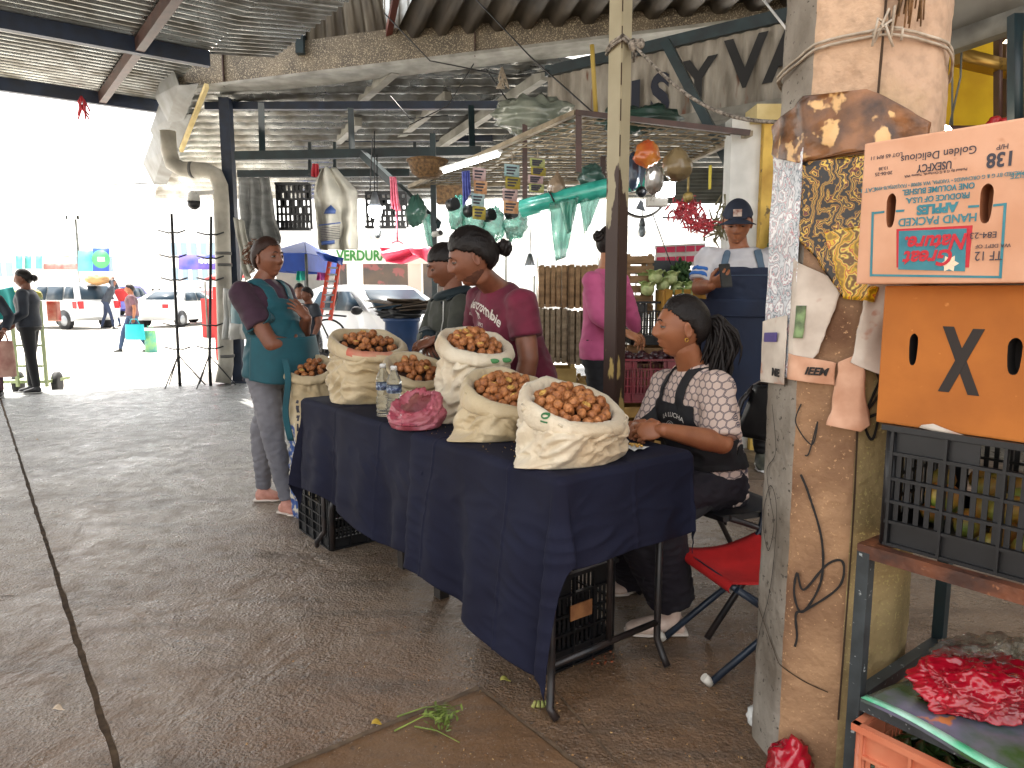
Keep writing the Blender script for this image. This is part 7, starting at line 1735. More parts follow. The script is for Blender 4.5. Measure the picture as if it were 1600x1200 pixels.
m_apron_b = mat("black_apron", '#0d0d10', .75, '#15151a', 20, bump=.1, bs=300); m_trou = mat("plum_trousers", '#150e1b', .8, '#100b15', 8)
m_pinkshoe = mat("pale_pink_shoe", '#dcc6b6', .6, '#c4a898', 20, bump=.25, bs=120); m_soleW = mat("white_sole", '#cfc3b8', .6)
J = dict(base=V(.82, 2.72, 0), head=P(1066, 512, 2.70), face=V(-.97, -.02, 0), pitch=4, neck=P(1084, 580, 2.74), chest=P(1090, 640, 2.74), waist=P(1098, 706, 2.78), hip=P(1106, 752, 2.82),
         down=.15, look=(0, .1), hs=1.0)
lf = V(.39, -.92, 0)        # her left, towards the camera
J['shL'] = P(1118, 608, 2.60); J['shR'] = P(1042, 604, 2.90); J['elL'] = P(1128, 692, 2.50); J['wrL'] = P(1036, 672, 2.36); J['elR'] = P(1010, 680, 2.82); J['wrR'] = P(986, 668, 2.52)
J['handL'] = dict(d=V(-1, .25, -.12), pn=V(-.15, .75, -.5), curl=(.85, .95, 1.0, 1.0), thumb=.8); J['handR'] = dict(d=V(.0, -.95, .0), pn=V(.8, 0, -.5), curl=(.8, .9, .9, 1), thumb=.7)
J['knL'] = P(1004, 790, 2.50); J['anL'] = P(1050, 940, 2.53); J['toeL'] = G(988, 990); J['knR'] = P(965, 770, 2.80); J['anR'] = P(992, 905, 2.92); J['toeR'] = G(960, 930)
J['toeL'].z = 0.002; J['toeR'].z = 0.002
t, M, S = figure("woman in hexagon print blouse and black apron seated on the black folding chair", J, m_skin, m_hex, m_trou, m_pinkshoe, None, True, .006, 1.02, .92, belly=.03, leg_r=1.15, ankle=1.9, wr=.007, arm_r=1.02, sock=m_soleW)
for s_ in ('L', 'R'):
    q = MB(); a_ = J['an' + s_]; q.tube([a_ + UP*-.015, a_ + UP*.06, a_ + UP*.12], [.043, .040, .043], 18); q.build("sock", m_black, t)
hair_cap(M, 'back', m_hair, t, .013, -.07, .066); ponytail(M, None, [(0, -.09, .03), (0, -.125, .025), (0, -.15, -.02), (0, -.155, -.08), (0, -.145, -.14), (0, -.13, -.19)], m_hair, t, 170, .058, .0052, curl=.012)
q = MB(); q.lathe([(.018, -.006), (.022, 0), (.018, .006)], M @ V(0, -.103, .028), 16, (M.to_3x3() @ V(0, 1, 0))); q.build("hair_tie", m_black, t)
q = MB(); c = M @ V(-.078, .0, -.042); q.tube([c + V(.006*math.cos(a), 0, .007*math.sin(a)) for a in [i*.628 for i in range(11)]], .0016, 6); q.build("earring", mat("gold", '#c9a04a', .3, metal=1), t)
fr = V(-.92, -.39, 0).normalized(); ce = J['chest']
sm = wmesh(S['shirt']); W_ = lambda c: (c - ce)
def bib(c, n):
    r = c - ce; sd = r.dot(lf); fw = n.dot(fr); 
    if c.z < ce.z - .22: return False
    if r.z < .035: return fw > -.15 - max(0, -r.z)*2.2 and abs(sd) < .115 + max(0, -r.z - .02)*.55
    return n.z > -.6 and abs(abs(sd + .01) - .062) < .018 and r.z < .22
mb = shell(sm, 0, bib, .005, .004, smooth=6); bi = mb.build("apron_bib", m_apron_b, t)
q = MB()     # skirt of the apron over the lap
lap = [lerp(J['waist'], J['hip'], -.1) + fr*.15, lerp(J['waist'], J['hip'], .8) + fr*.17, lerp(J['hip'], lerp(J['knL'], J['knR'], .5), .5) + UP*.10, lerp(J['hip'], lerp(J['knL'], J['knR'], .5), .85) + UP*.075, lerp(J['knL'], J['knR'], .5) + UP*.0 + fr*.06, lerp(J['knL'], J['knR'], .5) - UP*.10 + fr*.07]
def lapf(u, v):
    t_ = v*(len(lap) - 1); i = min(int(t_), len(lap) - 2); c = lap[i].lerp(lap[i+1], t_ - i); a = (u - .5)*2; wd = .12 + .09*min(1, v*2)
    return c + lf*(a*wd) - UP*(abs(a)**2.5*(.10 + .05*v)) - fr*(abs(a)**2*.10*(1 - v)) + UP*.008*math.sin(a*9 + v*5)
q.grid(lapf, 30, 30); q.thick(.004); q.build("apron_skirt", m_apron_b, t)
def on_shirt(o, px, py):
    d = ray(px, py); o_ = Vector((0, 0, H)); me = o.data; from mathutils.bvhtree import BVHTree
    l = wloc(o); bv = BVHTree.FromPolygons([tuple(v.co + l) for v in me.vertices], [tuple(p.vertices) for p in me.polygons]); h = bv.ray_cast(o_, d)
    return h[0], h[1]
def stick_text(txt, o, px, py, size, ux, m, parent, arc=0, bold=0, **kw):
    p, n = on_shirt(o, px, py)
    if p is None: return
    ux = Vector(ux); ux = (ux - n*ux.dot(n)).normalized(); uy = n.cross(ux); te = text_mesh(txt, size, p + n*.004, ux, uy, m, parent, bold=bold, curve=arc, depth=.0004, **kw)
    return te
# lettering wrapped on the bib
def wrap_text(txt, o, cx, cy, size, m, parent, arc=0, bold=0, rot=0, squeeze=1.0, shear=0, lift=.0022):
    from mathutils.bvhtree import BVHTree
    l = wloc(o); bv = BVHTree.FromPolygons([tuple(v.co + l) for v in o.data.vertices], [tuple(p.vertices) for p in o.data.polygons])
    for dx in (0, 6, 12, 18, 26, 34, 44):
        p, n, _, _ = bv.ray_cast(Vector((0, 0, H)), ray(cx + dx, cy).normalized())
        if p is not None: break
    if p is None: return None
    ux = V(0, 0, 1).cross(n).normalized(); uy = n.cross(ux); ux, uy = ux*math.cos(rot) + uy*math.sin(rot), uy*math.cos(rot) - ux*math.sin(rot)
    te = text_mesh(txt, size, p + n*.05, ux, uy, m, parent, bold=bold, curve=arc, depth=0, squeeze=squeeze, shear=shear)
    if te is None: return None
    bm = bmesh.new(); bm.from_mesh(te.data); bmesh.ops.triangulate(bm, faces=bm.faces[:]); bmesh.ops.subdivide_edges(bm, edges=[e for e in bm.edges if e.calc_length() > size*.25], cuts=1); wl = wloc(te)
    for v in bm.verts:
        h = bv.ray_cast(v.co + wl, -n)
        if h[0] is not None: v.co = h[0] + h[1]*lift*(1 if h[1].dot(n) > 0 else -1) - wl
        else: v.co = v.co - n*.05
    bm.to_mesh(te.data); bm.free(); return te
m_thread = mat("white_thread", '#cfc9c0', .7)
wrap_text("LA LUCHA", bi, 1050, 648, .024, m_thread, t, arc=-5, bold=.0003)
q = MB(); p, n = on_shirt(bi, 1048, 667)
if p is not None:
    u = UP.cross(n).normalized(); w2 = n.cross(u)
    for rr in (.024, .016): q.tube([p + n*.003 + u*rr*math.cos(a) + w2*rr*math.sin(a) for a in [i*2*math.pi/24 for i in range(25)]], .0011, 5)
    q.build("round_emblem", m_thread, t)
# collar
q = MB()
cb = J['neck'] + UP*.01
for s in (-1, 1):
    def colf(u, v, s=s):
        a = (u*2.4)*s; r = .066 + .03*v; d = fr*-math.cos(a) + lf*math.sin(a); return cb + d*r*(1.05 if v else 1) + UP*(.045 - .042*v - .03*u) 
    q.grid(colf, 14, 4)
q.thick(.003); q.build("collar", m_hex, t)

sk = [o for o in bpy.data.objects if o.get("label", "").startswith("white sack of walnuts nearest")][0]; so1 = [o for o in children(sk) if o.name.startswith("sack_cloth")][0]
m_gink = mat("green_print_ink", '#2f6a3c', .6)
wrap_text("10", so1, 851, 655, .034, m_gink, sk, rot=1.45, bold=.001)
# ---- 2. standing woman, teal apron
m_maroon_d = mat("plum_tshirt", '#3c1f33', .8, '#301828', 8, sheen=.1); m_jean = mat("grey_jeans", '#77767c', .8, '#5f5f66', 6, bump=.15, bs=200, stretch=(1, 1, .3)); m_teal = mat("teal_apron", '#0c525e', .75, '#0a444f', 7, sheen=.1); m_coral = mat("coral_shoe", '#c48f80', .7, '#a8705f', 26)
f1 = V(.90, -.43, 0).normalized(); r1_ = V(f1.y, -f1.x, 0)    # her right, towards the camera
Y1 = 4.12
J = dict(base=V(-1.40, 4.1, 0), head=P(419, 404, Y1), face=V(.86, -.50, 0), pitch=6, neck=P(409, 442, Y1), chest=P(418, 484, Y1), waist=P(432, 535, Y1), hip=P(426, 580, Y1), look=(.25, .25), hs=.98)
J['shR'] = J['neck'] + r1_*.15 - UP*.065; J['shL'] = J['neck'] - r1_*.15 - UP*.06; J['elR'] = P(424, 538, 3.92); J['wrR'] = P(458, 536, 4.0); J['elL'] = P(470, 528, 4.28); J['wrL'] = P(480, 497, 4.06)
J['handL'] = dict(d=V(-.48, -.1, .62), pn=-f1, curl=(.25, .25, .3, .35), thumb=.2, spread=.2); J['handR'] = dict(d=V(.3, .9, -.2), pn=V(-.9, .3, 0), curl=(.9, .9, .9, .9))
J['knR'] = P(427, 682, 4.0); J['anR'] = P(449, 780, 3.98); J['toeR'] = G(464, 806); J['knL'] = P(408, 672, 4.2); J['anL'] = P(412, 762, 4.24); J['toeL'] = G(436, 782)
for k in ('toeR', 'toeL'): J[k].z = .002
t, M, S = figure("woman in teal apron and grey jeans standing at the left end of the table", J, m_skin_d, m_maroon_d, m_jean, m_coral, None, True, .008, .98, .62, belly=.045, leg_r=1.02, ankle=.92, wr=.008, arm_r=1.12, sock=m_soleW)
hair_cap(M, 'back', m_hair_b, t, .012, -.08, .064)
random.seed(4); q = MB(); cc = M @ V(0, -.115, .045)
for k in range(110):
    o = V(random.gauss(0, .024), random.gauss(0, .024), random.gauss(0, .034)); c = cc + o; a = random.uniform(0, 6.3); rr = random.uniform(.010, .02)
    q.tube([c + V(rr*math.cos(a + i*.8), rr*math.sin(a + i*.8), rr*.5*math.sin(i*1.3 + a) - .004*i) for i in range(6)], .0028, 4)
q.build("curly_ponytail", m_curl, t)
sm = wmesh(S['shirt']); ce = J['chest']
def ap1(c, n):
    r = c - ce; sd = r.dot(r1_); fw = n.dot(f1); d1 = abs(r.z)
    if r.z < .02: return fw > -.1 - max(0, -r.z)*2.5 and abs(sd) < .12 + max(0, -r.z)*.9
    return (abs(sd - .045 - r.z*.25) < .03 or abs(sd + .06 + r.z*.2) < .028 or (fw > .3 and r.z < .06 and abs(sd) < .1)) and n.z > -.7 and r.z < .3 and r.dot(f1) > -.12
mb = shell(sm, 0, ap1, .006, .005, smooth=6); apb = mb.build("apron_bib", m_teal, t)
q = MB()
wc = J['waist'] + UP*.06
def sk1(u, v):
    a = (u - .5)*2*1.55; rr = .215 + .03*v; d = f1*math.cos(a) + r1_*math.sin(a); z = -.02 - v*.235 - .03*math.cos(a)*v
    fold = 1 + .05*math.sin(a*7 + 1)*v; return wc + V(d.x*rr*fold, d.y*rr*fold, z) + f1*.01
q.grid(sk1, 46, 22); q.thick(.005); q.build("apron_skirt", m_teal, t)
q = MB(); a = P(446, 560, 3.86)
q.grid(lambda u, v: V(a.x + .035*(u - .5) + .012*math.sin(v*7), a.y - .01 + .02*v, a.z - .46*v), 6, 22); q.thick(.003); q.build("apron_tie", m_teal, t)
q = MB(); p, n = on_shirt(apb, 486, 512)
if p is not None: q.ell(p + n*.003, (.014, .006, .032)); q.build("apron_badge", mat("badge_cream", '#b8a888', .6, '#7c4a30', 40), t)

# ---- 3. man in maroon t-shirt leaning to the left
m_maroon = mat("maroon_tshirt", '#6a1230', .8, '#540d25', 8, sheen=.1); m_jean_b = mat("blue_grey_jeans", '#4b545c', .8, '#3a4148', 6)
Y3 = 3.32
J = dict(base=V(.16, 3.45, 0), head=P(738, 404, Y3 - .12), face=V(-.93, -.18, 0), pitch=-14, neck=P(776, 452, Y3), chest=P(790, 500, Y3 + .03), waist=P(805, 556, Y3 + .08), hip=P(822, 612, Y3 + .12), down=.3, hs=1.06)
f3 = V(-.86, -.5, 0).normalized(); l3 = V(-f3.y, f3.x, 0)      # his left, towards the camera
J['shL'] = P(815, 478, 3.18); J['shR'] = P(752, 470, 3.52); J['elL'] = P(826, 562, 3.12); J['wrL'] = P(808, 640, 3.14); J['elR'] = P(742, 540, 3.62); J['wrR'] = P(720, 600, 3.5)
J['knL'] = V(.12, 3.4, .48); J['knR'] = V(.05, 3.62, .48); J['anL'] = V(.20, 3.42, .08); J['anR'] = V(.14, 3.66, .08); J['toeL'] = V(.06, 3.36, .002); J['toeR'] = V(0, 3.6, .002)
t, M, S = figure("man in maroon printed t-shirt with a hair bun leaning over the sacks", J, m_skin_d, m_maroon, m_jean_b, m_black, None, False, .008, 1.12, .58, belly=.02, wr=.008, arm_r=1.15)
hair_cap(M, 'back', m_hair, t, .022, -.07, .052); bun(M, (0, -.145, .012), .036, m_hair, t, 2)
q = MB(); c = M @ V(0, 0.0, 0)
bm_ = bmesh.new(); bmesh.ops.create_icosphere(bm_, subdivisions=5, radius=1)
for v in bm_.verts: d = v.co.normalized(); p = head_pt(d, .002, False); v.tag = not (-.118 < p.z < -.045 and -.03 < p.y < .075 and abs(p.x) > .012 + max(0, (p.y - .05)*.8) and p.z < -.05 - max(0, p.y)*.35); v.co = head_pt(d, .0008, False)
bmesh.ops.delete(bm_, geom=[v for v in bm_.verts if v.tag], context='VERTS')
for f in bm_.faces: f.smooth = True
bm_.transform(M); q.bm.free(); q.bm = bm_; q.build("beard", mat("stubble", '#5c3828', .7, '#4a2c20', 90), t)
wrap_text("Abercrombie", S['shirt'], 750, 478, .062, m_thread, t, arc=-.9, bold=.0012, rot=-.32, shear=.3, squeeze=.85); wrap_text("Dept", S['shirt'], 764, 494, .026, m_thread, t, rot=-.25, shear=.3); wrap_text("1892", S['shirt'], 750, 507, .026, m_thread, t, rot=-.2); wrap_text("Est", S['shirt'], 736, 490, .02, m_thread, t, rot=-.2, shear=.3)
p, n = on_shirt(S['shirt'], 749, 492)
if p is not None:
    u = UP.cross(n).normalized(); w2 = n.cross(u); q = MB()
    for pts in ([(-.012, .010), (-.004, .016), (.004, .013), (.016, .010), (.017, .002), (.004, -.001), (-.006, .003)], [(-.006, .004), (-.010, -.018), (-.006, -.018), (-.002, .001)], [(.010, .003), (.016, -.016), (.012, -.018), (.005, .001)], [(-.012, .010), (-.022, .022), (-.016, .014), (-.014, .026), (-.008, .015)]):
        q.poly([p + n*.006 + u*x + w2*y for x, y in pts])
    q.thick(.001); q.build("moose_print", m_thread, t)

# ---- 4. youth in hooded jacket
m_olive = mat("olive_jacket", '#3e4038', .8, '#2f322c', 8); m_darkvest = mat("dark_teal_hood", '#14262c', .8, '#0f1c22', 8)
Y4 = 3.85
J = dict(base=V(-.42, 3.9, 0), head=P(697, 416, Y4), face=V(-.95, -.25, 0), pitch=-14, neck=P(708, 462, Y4 + .02), chest=P(706, 502, Y4 + .03), waist=P(706, 550, Y4 + .04), hip=P(708, 600, Y4 + .05), down=.4, hs=.98)
J['shL'] = P(722, 480, 3.70); J['shR'] = P(688, 478, 4.02); J['elL'] = P(716, 532, 3.62); J['wrL'] = P(678, 532, 3.62); J['elR'] = P(668, 528, 4.0); J['wrR'] = P(668, 532, 3.72)
J['handL'] = dict(d=V(-1, 0, -.3), pn=V(0, .5, -.8), curl=(.5, .6, .6, .7)); J['handR'] = dict(d=V(.1, -.8, -.5), pn=V(.5, 0, -.8), curl=(.4, .5, .5, .6))
J['knL'] = V(-.46, 3.8, .48); J['knR'] = V(-.5, 4.0, .48); J['anL'] = V(-.4, 3.85, .08); J['anR'] = V(-.42, 4.02, .08); J['toeL'] = V(-.54, 3.8, .002); J['toeR'] = V(-.56, 4.0, .002)
t, M, S = figure("youth in olive hooded jacket and dark vest looking down beside the man in maroon", J, m_skin_d, m_olive, m_jean, m_black, None, False, .008, 1.0, 1.9, wr=.007, arm_r=1.05, hem=J['hip'] - UP*.02)
hair_cap(M, 'back', m_hair, t, .014, -.06, .045)
sm = wmesh(S['shirt']); ce = J['chest']; f4 = V(-.86, -.5, 0); l4 = V(.5, -.86, 0)
mb = shell(sm, 0, lambda c, n: (c - ce).dot(l4) > -.3 and abs((c - ce).dot(l4) - .02) < .13 and n.dot(f4) < .62 and (c.z > ce.z - .2) and (c - J['shL']).length > .06 and (c - ce).dot(l4) < .15, .006, .005, smooth=5); mb.build("vest", m_darkvest, t)
q = MB(); cb = J['neck'] + UP*.0
q.grid(lambda u, v: cb + V(math.cos(u*6.28), math.sin(u*6.28), 0)*(.085 + .03*math.sin(v*3.1) - .01*v) + UP*(-.02 + .06*v + .02*math.cos(u*6.28)), 26, 8, True); q.thick(.006); q.build("hood", m_darkvest, t)
q = MB(); a, n = on_shirt(S['shirt'], 694, 500)
if a is not None: q.tube([a + n*.004 + UP*.10, a + n*.008, a + n*.004 - UP*.08 + V(-.02, 0, 0)], .003, 6); q.build("drawstring", m_white, t)

# ---- 5. man in cap and denim apron with phone
m_wts = mat("white_tshirt", '#c4c2c4', .8, '#aaa9ad', 6); m_denim = mat("dark_denim", '#0a152c', .8, '#101f38', 5, bump=.2, bs=260); m_bstripe = mat("blue_stripe", '#2b5fa5', .8); m_bsash = mat("grey_strap", '#4d6072', .8)
Y5 = 4.45; f5 = V(-.28, -.96, 0).normalized(); r5 = V(f5.y, -f5.x, 0)
st_ = thing("floor_step", "low worn concrete step the man in the cap stands on", "step", V(1.9, 4.8, 0))
q = MB(); q.prism([V(1.25, 4.15, 0), V(3.2, 3.9, 0), V(3.3, 5.8, 0), V(1.4, 5.85, 0)], (0, 0, .16)); bmesh.ops.bevel(q.bm, geom=q.bm.edges[:], offset=.012, segments=2, affect='EDGES'); q.build("slab", m_patch, st_)
J = dict(base=P(1165, 700, Y5), head=P(1152, 348, Y5 - .05), face=V(-.30, -.95, 0), pitch=-16, neck=P(1156, 392, Y5), chest=P(1158, 432, Y5), waist=P(1160, 492, Y5), hip=P(1162, 548, Y5), down=.75, hs=1.1)
J['base'].z = .16
J['shR'] = P(1108, 408, Y5 + .02); J['shL'] = P(1206, 408, Y5 - .02); J['elR'] = P(1092, 450, 4.42); J['wrR'] = P(1112, 446, 4.12); J['elL'] = P(1228, 468, Y5 + .02); J['wrL'] = P(1222, 530, Y5 - .1)
J['handR'] = dict(d=V(.35, -.45, .25), pn=V(.3, .7, .5), curl=(.8, .8, .85, .9), thumb=.7, k=1.05)
J['knR'] = P(1145, 640, Y5 - .03); J['knL'] = P(1188, 640, Y5 - .03); J['anR'] = V(P(1146, 700, Y5).x, Y5, .26); J['anL'] = V(P(1190, 700, Y5).x, Y5, .26); J['toeR'] = V(J['anR'].x - .04, Y5 - .14, .162); J['toeL'] = V(J['anL'].x - .03, Y5 - .14, .162)
t, M, S = figure("man in white shirt, dark cap and long denim apron looking at a phone", J, m_skin, m_wts, m_black, mat("grey_boot", '#3c3f38', .7, '#55564a', 20), None, False, .009, 1.38, .78, belly=.03, wr=.008, arm_r=1.18)
hair_cap(M, 'short', m_hair, t, .004, -.06, .05)
sm = wmesh(S['shirt']); l = sm.copy()
for s in ('R', 'L'):
    a, e = J['sh'+s], J['el'+s]; dd = (e - a).normalized()
    for k, (u0, u1) in enumerate(((.40, .52), (.58, .70))):
        mb = shell(sm, 0, lambda c, n, a=a, dd=dd, u0=u0, u1=u1, e=e: u0 < (c - a).dot(dd)/(e - a).length < u1 and ((c - a) - dd*(c - a).dot(dd)).length < .1 and (abs((c - J['chest']).dot(r5)) > .20), .002, .002, smooth=1)
        if len(mb.bm.faces): mb.build("sleeve_stripe", m_bstripe, t)
q = MB()   # cap
bm_ = bmesh.new(); bmesh.ops.create_icosphere(bm_, subdivisions=5, radius=1)
for v in bm_.verts: d = v.co.normalized(); v.tag = d.z < .34 - .1*d.y; v.co = head_pt(d, .013 + .008*max(0, d.z - .5))
bmesh.ops.delete(bm_, geom=[v for v in bm_.verts if v.tag], context='VERTS')
for f in bm_.faces: f.smooth = True
bm_.transform(M); q.bm.free(); q.bm = bm_; q.thick(-.003); m_cap = mat("navy_cap", '#0e1626', .8, '#141d30', 9); cap = q.build("cap", m_cap, t)
q = MB()
def brim(u, v):
    a = (u - .5)*1.9; r0 = .088; r1__ = .088 + .065*math.cos(a*.8)**.6; r = r0 + (r1__ - r0)*v; return V(math.sin(a)*r*.86, math.cos(a)*r + .005, .040 - .014*v - .02*(abs(u - .5)*2)**2)
q.grid(brim, 24, 8); q.thick(.004); q.bm.transform(M); q.build("brim", m_cap, cap)
q = MB(); q.box((0, .103, .072), (.045, .006, .038), (1, 0, 0), None, (0, -.35, 1)); q.bm.transform(M); q.build("cap_badge", mat("cap_patch", '#b8a89c', .7, '#7a4a3c', 40), cap)
ce = J['chest']
def ap5(c, n):
    r = c - ce; sd = r.dot(r5)
    if r.z < .045: return n.dot(f5) > -.05 and abs(sd) < .155 + max(0, -r.z)*.25
    return False
mb = shell(sm, 0, ap5, .010, .006, smooth=6); ab = mb.build("apron_bib", m_denim, t)
for sg_ in (-1, 1):
    mb = shell(sm, 0, lambda c, n: c.z > ce.z + .03 and abs((c - ce).dot(r5)*sg_ - .115 + (c.z - ce.z)*.2) < .02 and (c - ce).dot(f5) > -.05 and c.z < J['neck'].z - .005, .007, .004, smooth=5); mb.build("apron_strap", m_bsash, t)
q = MB(); wc = J['waist'] + UP*.10
def sk5(u, v):
    a = (u - .5)*2*1.9; d = f5*math.cos(a) + r5*math.sin(a); rx = .262 + .012*v; ry = .225 + .015*v; fold = 1 + .03*math.sin(a*6 + 2)*v + .012*math.sin(a*13)*v
    return wc + r5*math.sin(a)*rx*fold + f5*math.cos(a)*ry*fold + UP*(-v*.68 - .015*math.cos(a*3)*v)
q.grid(sk5, 60, 40); q.thick(.005); q.build("apron_skirt", m_denim, t)
q = MB(); q.tube([wc + r5*math.sin(a)*.272 + f5*math.cos(a)*.236 - UP*.10 for a in [(-1.8 + i*.18) for i in range(21)]], .006, 6); q.build("apron_tie", m_denim, t)
q = MB(); pk = wc + f5*.242 - UP*.22
for dx in (-.12, .12): q.tube([pk + r5*dx, pk + r5*dx - UP*.2 + f5*.01], .0015, 4)
q.tube([wc + f5*.238 + r5*-.14 + UP*.14, wc + f5*.238 + r5*.14 + UP*.14], .0015, 4); q.build("stitching", m_bsash, t)
ph = J['wrR'] + V(.055, -.075, .055); q = MB(); q.box(ph, (.075, .009, .15), V(.9, .3, .05), None, V(.0, .45, .85)); bmesh.ops.bevel(q.bm, geom=q.bm.edges[:], offset=.004, segments=2, affect='EDGES')
tag(q.build("phone", m_black), "black phone held up in the hand of the man in the cap", "phone")

# ---- 6. person in pink behind the cream post
m_pink = mat("pink_shirt", '#c25a86', .8, '#b04c78', 7, sheen=.1); Y6 = 4.55
J = dict(base=V(.58, 4.6, 0), head=P(956, 382, Y6), face=V(.8, .55, 0), pitch=-8, neck=P(948, 424, Y6), chest=P(944, 462, Y6), waist=P(940, 510, Y6), hip=P(940, 552, Y6), hs=1.0)
J['shR'] = P(926, 440, 4.4); J['shL'] = P(968, 440, 4.7); J['elR'] = P(934, 492, 4.34); J['wrR'] = P(976, 520, 4.3); J['elL'] = P(985, 490, 4.8); J['wrL'] = P(995, 520, 4.9)
J['handR'] = dict(d=V(.8, .1, -.3), pn=V(0, .6, -.7), curl=(.4, .4, .5, .5))
J['knR'] = P(938, 640, 4.5); J['knL'] = P(955, 640, 4.7); J['anR'] = V(.56, 4.5, .08); J['anL'] = V(.62, 4.75, .08); J['toeR'] = V(.68, 4.58, .002); J['toeL'] = V(.74, 4.82, .002)
t, M, S = figure("person in pink long sleeved shirt partly hidden by the cream post", J, m_skin_l, m_pink, mat("black_trousers", '#101116', .8), m_black, None, True, .009, .95, 1.85, wr=.005, hem=J['hip'] - UP*.01)
hair_cap(M, 'back', m_hair, t, .014); bun(M, (0, -.12, .03), .035, m_hair, t, 5); q = MB(); q.lathe([(.02, -.01), (.03, 0), (.02, .01)], M @ V(0, -.095, .03), 14, M.to_3x3() @ V(0, 1, 0)); q.build("hair_tie", MATS["red_canvas"], t)

# ---- 7. people outside
def walker(label, px, pyh, pyf, Y, f, skin, sh, tr, shoe, hair=m_hair, stride=.16, female=True, armR=None, armL=None, lean=0, build_=1.0, sleeve=1.8, zf=SZ, bunr=0, vox=.014, hgt=None, group=None, hat=None):
    f = Vector(f).normalized(); r = V(f.y, -f.x, 0); zt = P(px, pyh, Y).z; zf_ = zf; h = hgt or (zt - zf_); b = V(P(px, (pyh+pyf)/2, Y).x, Y, zf_); k = h/1.62
    A = lambda x, y, z: b + r*x*k + f*y*k + UP*z*k
    J = dict(base=b, head=A(0, lean + .02, 1.50), face=f, neck=A(0, lean*.9, 1.35), chest=A(0, lean*.75, 1.21), waist=A(0, lean*.3, 1.04), hip=A(0, 0, .90), hs=k*1.0, pitch=-4,
             shR=A(.17, lean*.85, 1.30), shL=A(-.17, lean*.85, 1.30), elR=A(*(armR[0] if armR else (.22, lean*.6 - .03, 1.06))), wrR=A(*(armR[1] if armR else (.22, .08, .86))), elL=A(*(armL[0] if armL else (-.22, lean*.6 - .03, 1.06))), wrL=A(*(armL[1] if armL else (-.22, .08, .86))),
             knR=A(.08, stride*.7, .48), knL=A(-.08, -stride*.3, .48), anR=A(.08, stride, .085), anL=A(-.08, -stride, .085), toeR=A(.09, stride + .13, .003), toeL=A(-.09, -stride + .13, .003))
    t, M, S = figure(label, J, skin, sh, tr, shoe, None, female, vox, build_*k, sleeve, face=False, sub=4, wr=.0, group=group)
    if hair: hair_cap(M, 'back', hair, t, .014, sub=4)
    if bunr: bun(M, (0, -.125, .0), bunr, hair, t)
    return t, M, J
m_djack = mat("dark_jacket", '#161d28', .6, '#222b38', 8); m_blk = mat("black_leggings", '#0c0e13', .7); m_brn = mat("brown_top", '#3f2a30', .8, '#6a4a52', 6); m_bl_j = mat("blue_jeans", '#2b3f5c', .8)
t, M, J = walker("woman with dark jacket, black leggings and hair bun standing at the slab edge", 46, 421, 612, 8.95, (-.75, -.25, 0), m_skin_d, m_djack, m_blk, m_black, stride=.05, bunr=.045, build_=1.12, zf=0, vox=.010, armR=[(.25, .0, 1.05), (.22, .22, .90)], armL=[(-.24, -.02, 1.06), (-.2, .2, .92)])
t, M, J = walker("woman in brown top carrying turquoise and green bags across the street", 207, 444, 549, 16.8, (-.8, -.45, 0), m_skin, m_brn, m_bl_j, m_black, stride=.30, sleeve=.7, build_=1.15, vox=.012, armL=[(-.24, -.05, 1.05), (-.22, -.02, .82)])
def outbag(label, c, w_, h_, m, cat="bag"):
    t = thing("shopping_bag", label, cat, c - UP*h_); q = MB()
    q.grid(lambda u, v: c + V(math.cos(u*6.283)*w_/2*(1 + .12*v), math.sin(u*6.283)*.08*(1 + .3*math.sin(v*3)), -h_*v) , 24, 12, True); q.poly([c + V(math.cos(a)*w_/2*1.1, math.sin(a)*.08, -h_) for a in [i*.5236 for i in range(12)]]); q.build("bag_body", m, t)
    q = MB(); q.tube([c + V(-w_*.3, 0, 0), c + V(-w_*.15, 0, .12), c + V(w_*.15, 0, .12), c + V(w_*.3, 0, 0)], .01, 5); q.build("handle", m, t)
hc_ = J['wrL']; outbag("turquoise shopping bag carried by the woman in the street", hc_ + V(.05, -.08, -.14), .42, .36, mat("turquoise_bag", '#12a0a8', .5)); outbag("pale green plastic bag behind the turquoise one", hc_ + V(.3, .12, -.3), .26, .52, mat("green_bag_film", '#7fae6a', .4, '#4a9a90', 8))
t, M, J = walker("man in dark clothes carrying a load on his back beside the white car", 165, 436, 500, 27, (.75, .2, 0), m_skin_d, m_djack, mat("navy_trousers", '#1d2a44', .8), m_black, stride=.2, female=False, lean=.22, armR=[(.3, .3, 1.35), (.12, .25, 1.62)], armL=[(-.3, .3, 1.35), (-.1, .25, 1.62)])
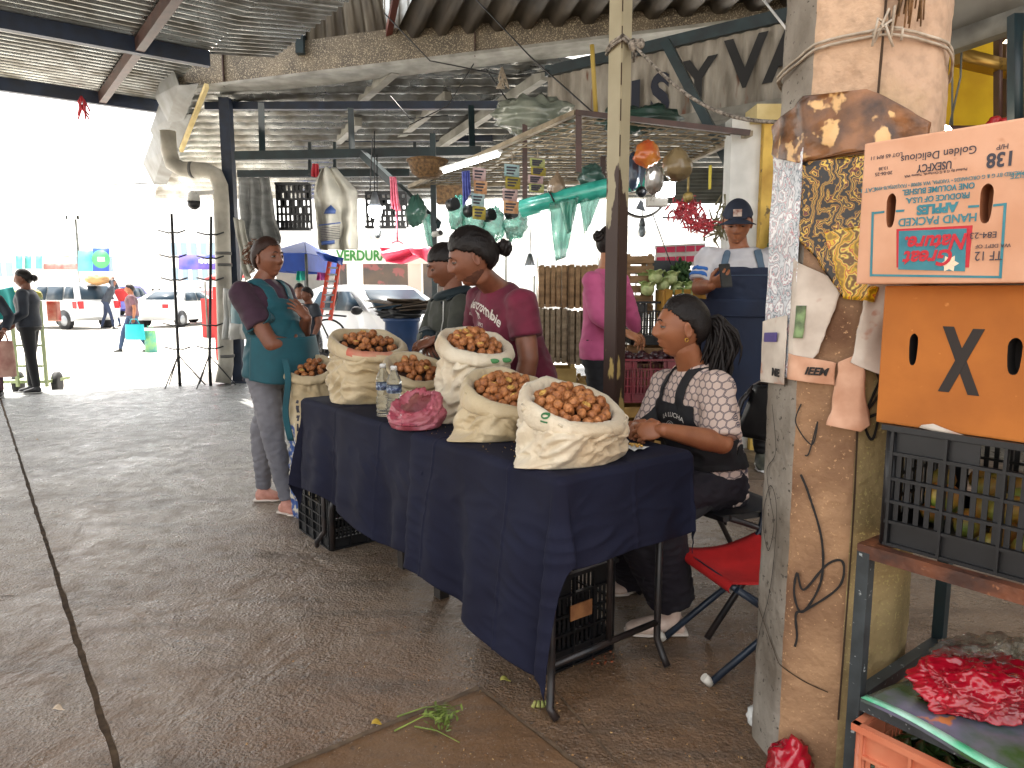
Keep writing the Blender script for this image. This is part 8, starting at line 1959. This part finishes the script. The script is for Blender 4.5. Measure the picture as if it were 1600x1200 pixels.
q = MB(); puffy(q, P(152, 437, 27.2), (.42, .3, .2), 3, .15); tag(q.build("load_sack", mat("tan_sack", '#b08a5c', .8)), "tan bundle carried on the man's shoulders", "bundle")
t, M, J = walker("woman in bright pink behind the carrier with a red bag", 178, 441, 500, 29, (-.3, -.9, 0), m_skin, mat("bright_pink", '#c23c86', .8), m_bl_j, m_black, stride=.12)
q = MB(); q.box(P(188, 461, 28.6), (.62, .3, .5)); bmesh.ops.bevel(q.bm, geom=q.bm.edges[:], offset=.06, segments=3, affect='EDGES'); tag(q.build("red_load", MATS["red_canvas"]), "big red bundle held by the woman in bright pink", "bundle")
for i, (x, y0, y1, Y, c_, lab) in enumerate(((239, 443, 470, 60, '#6a7a80', "distant pedestrian in grey, left one of two walking together"), (249, 441, 469, 60, '#2c4a72', "distant pedestrian in blue with a hat, right one of two"), (223, 446, 462, 62, '#6a3038', "distant pedestrian in dark red walking alone"), (313, 440, 472, 38, '#c23a4a', "person in red by the orange cones"))):
    walker(lab, x, y0, y1, Y, (.1 if i else -.2, 1, 0), m_skin_d, mat("coat_%d" % i, c_, .8), m_bl_j, m_black, vox=.03, hgt=1.65)
t, M, J = walker("child in dark shirt standing behind the woman in the teal apron", 483, 449, 560, 9.3, (-.6, -.75, 0), m_skin_d, m_djack, m_blk, m_black, zf=0, vox=.012, female=False, stride=.03, sleeve=.6, build_=1.15)
t, M, J = walker("person in pale top half hidden behind the child in dark shirt", 469, 443, 560, 11.5, (.5, -.8, 0), m_skin_d, m_whitec, m_bl_j, m_black, zf=SZ, vox=.016, stride=.03, sleeve=.6)
t, M, J = walker("person in dark jacket cut off by the left edge of the view", -22, 430, 612, 8.5, (.3, -.9, 0), m_skin_d, m_djack, m_brn, m_black, zf=0, vox=.014, stride=.05, armL=[(-.3, .05, 1.08), (-.26, .2, .88)])
outbag("faded pink bag held at the left edge of the view", J['wrL'] + V(.02, -.05, -.1), .2, .42, mat("faded_pink", '#a8746a', .8, '#c9a090', 9))
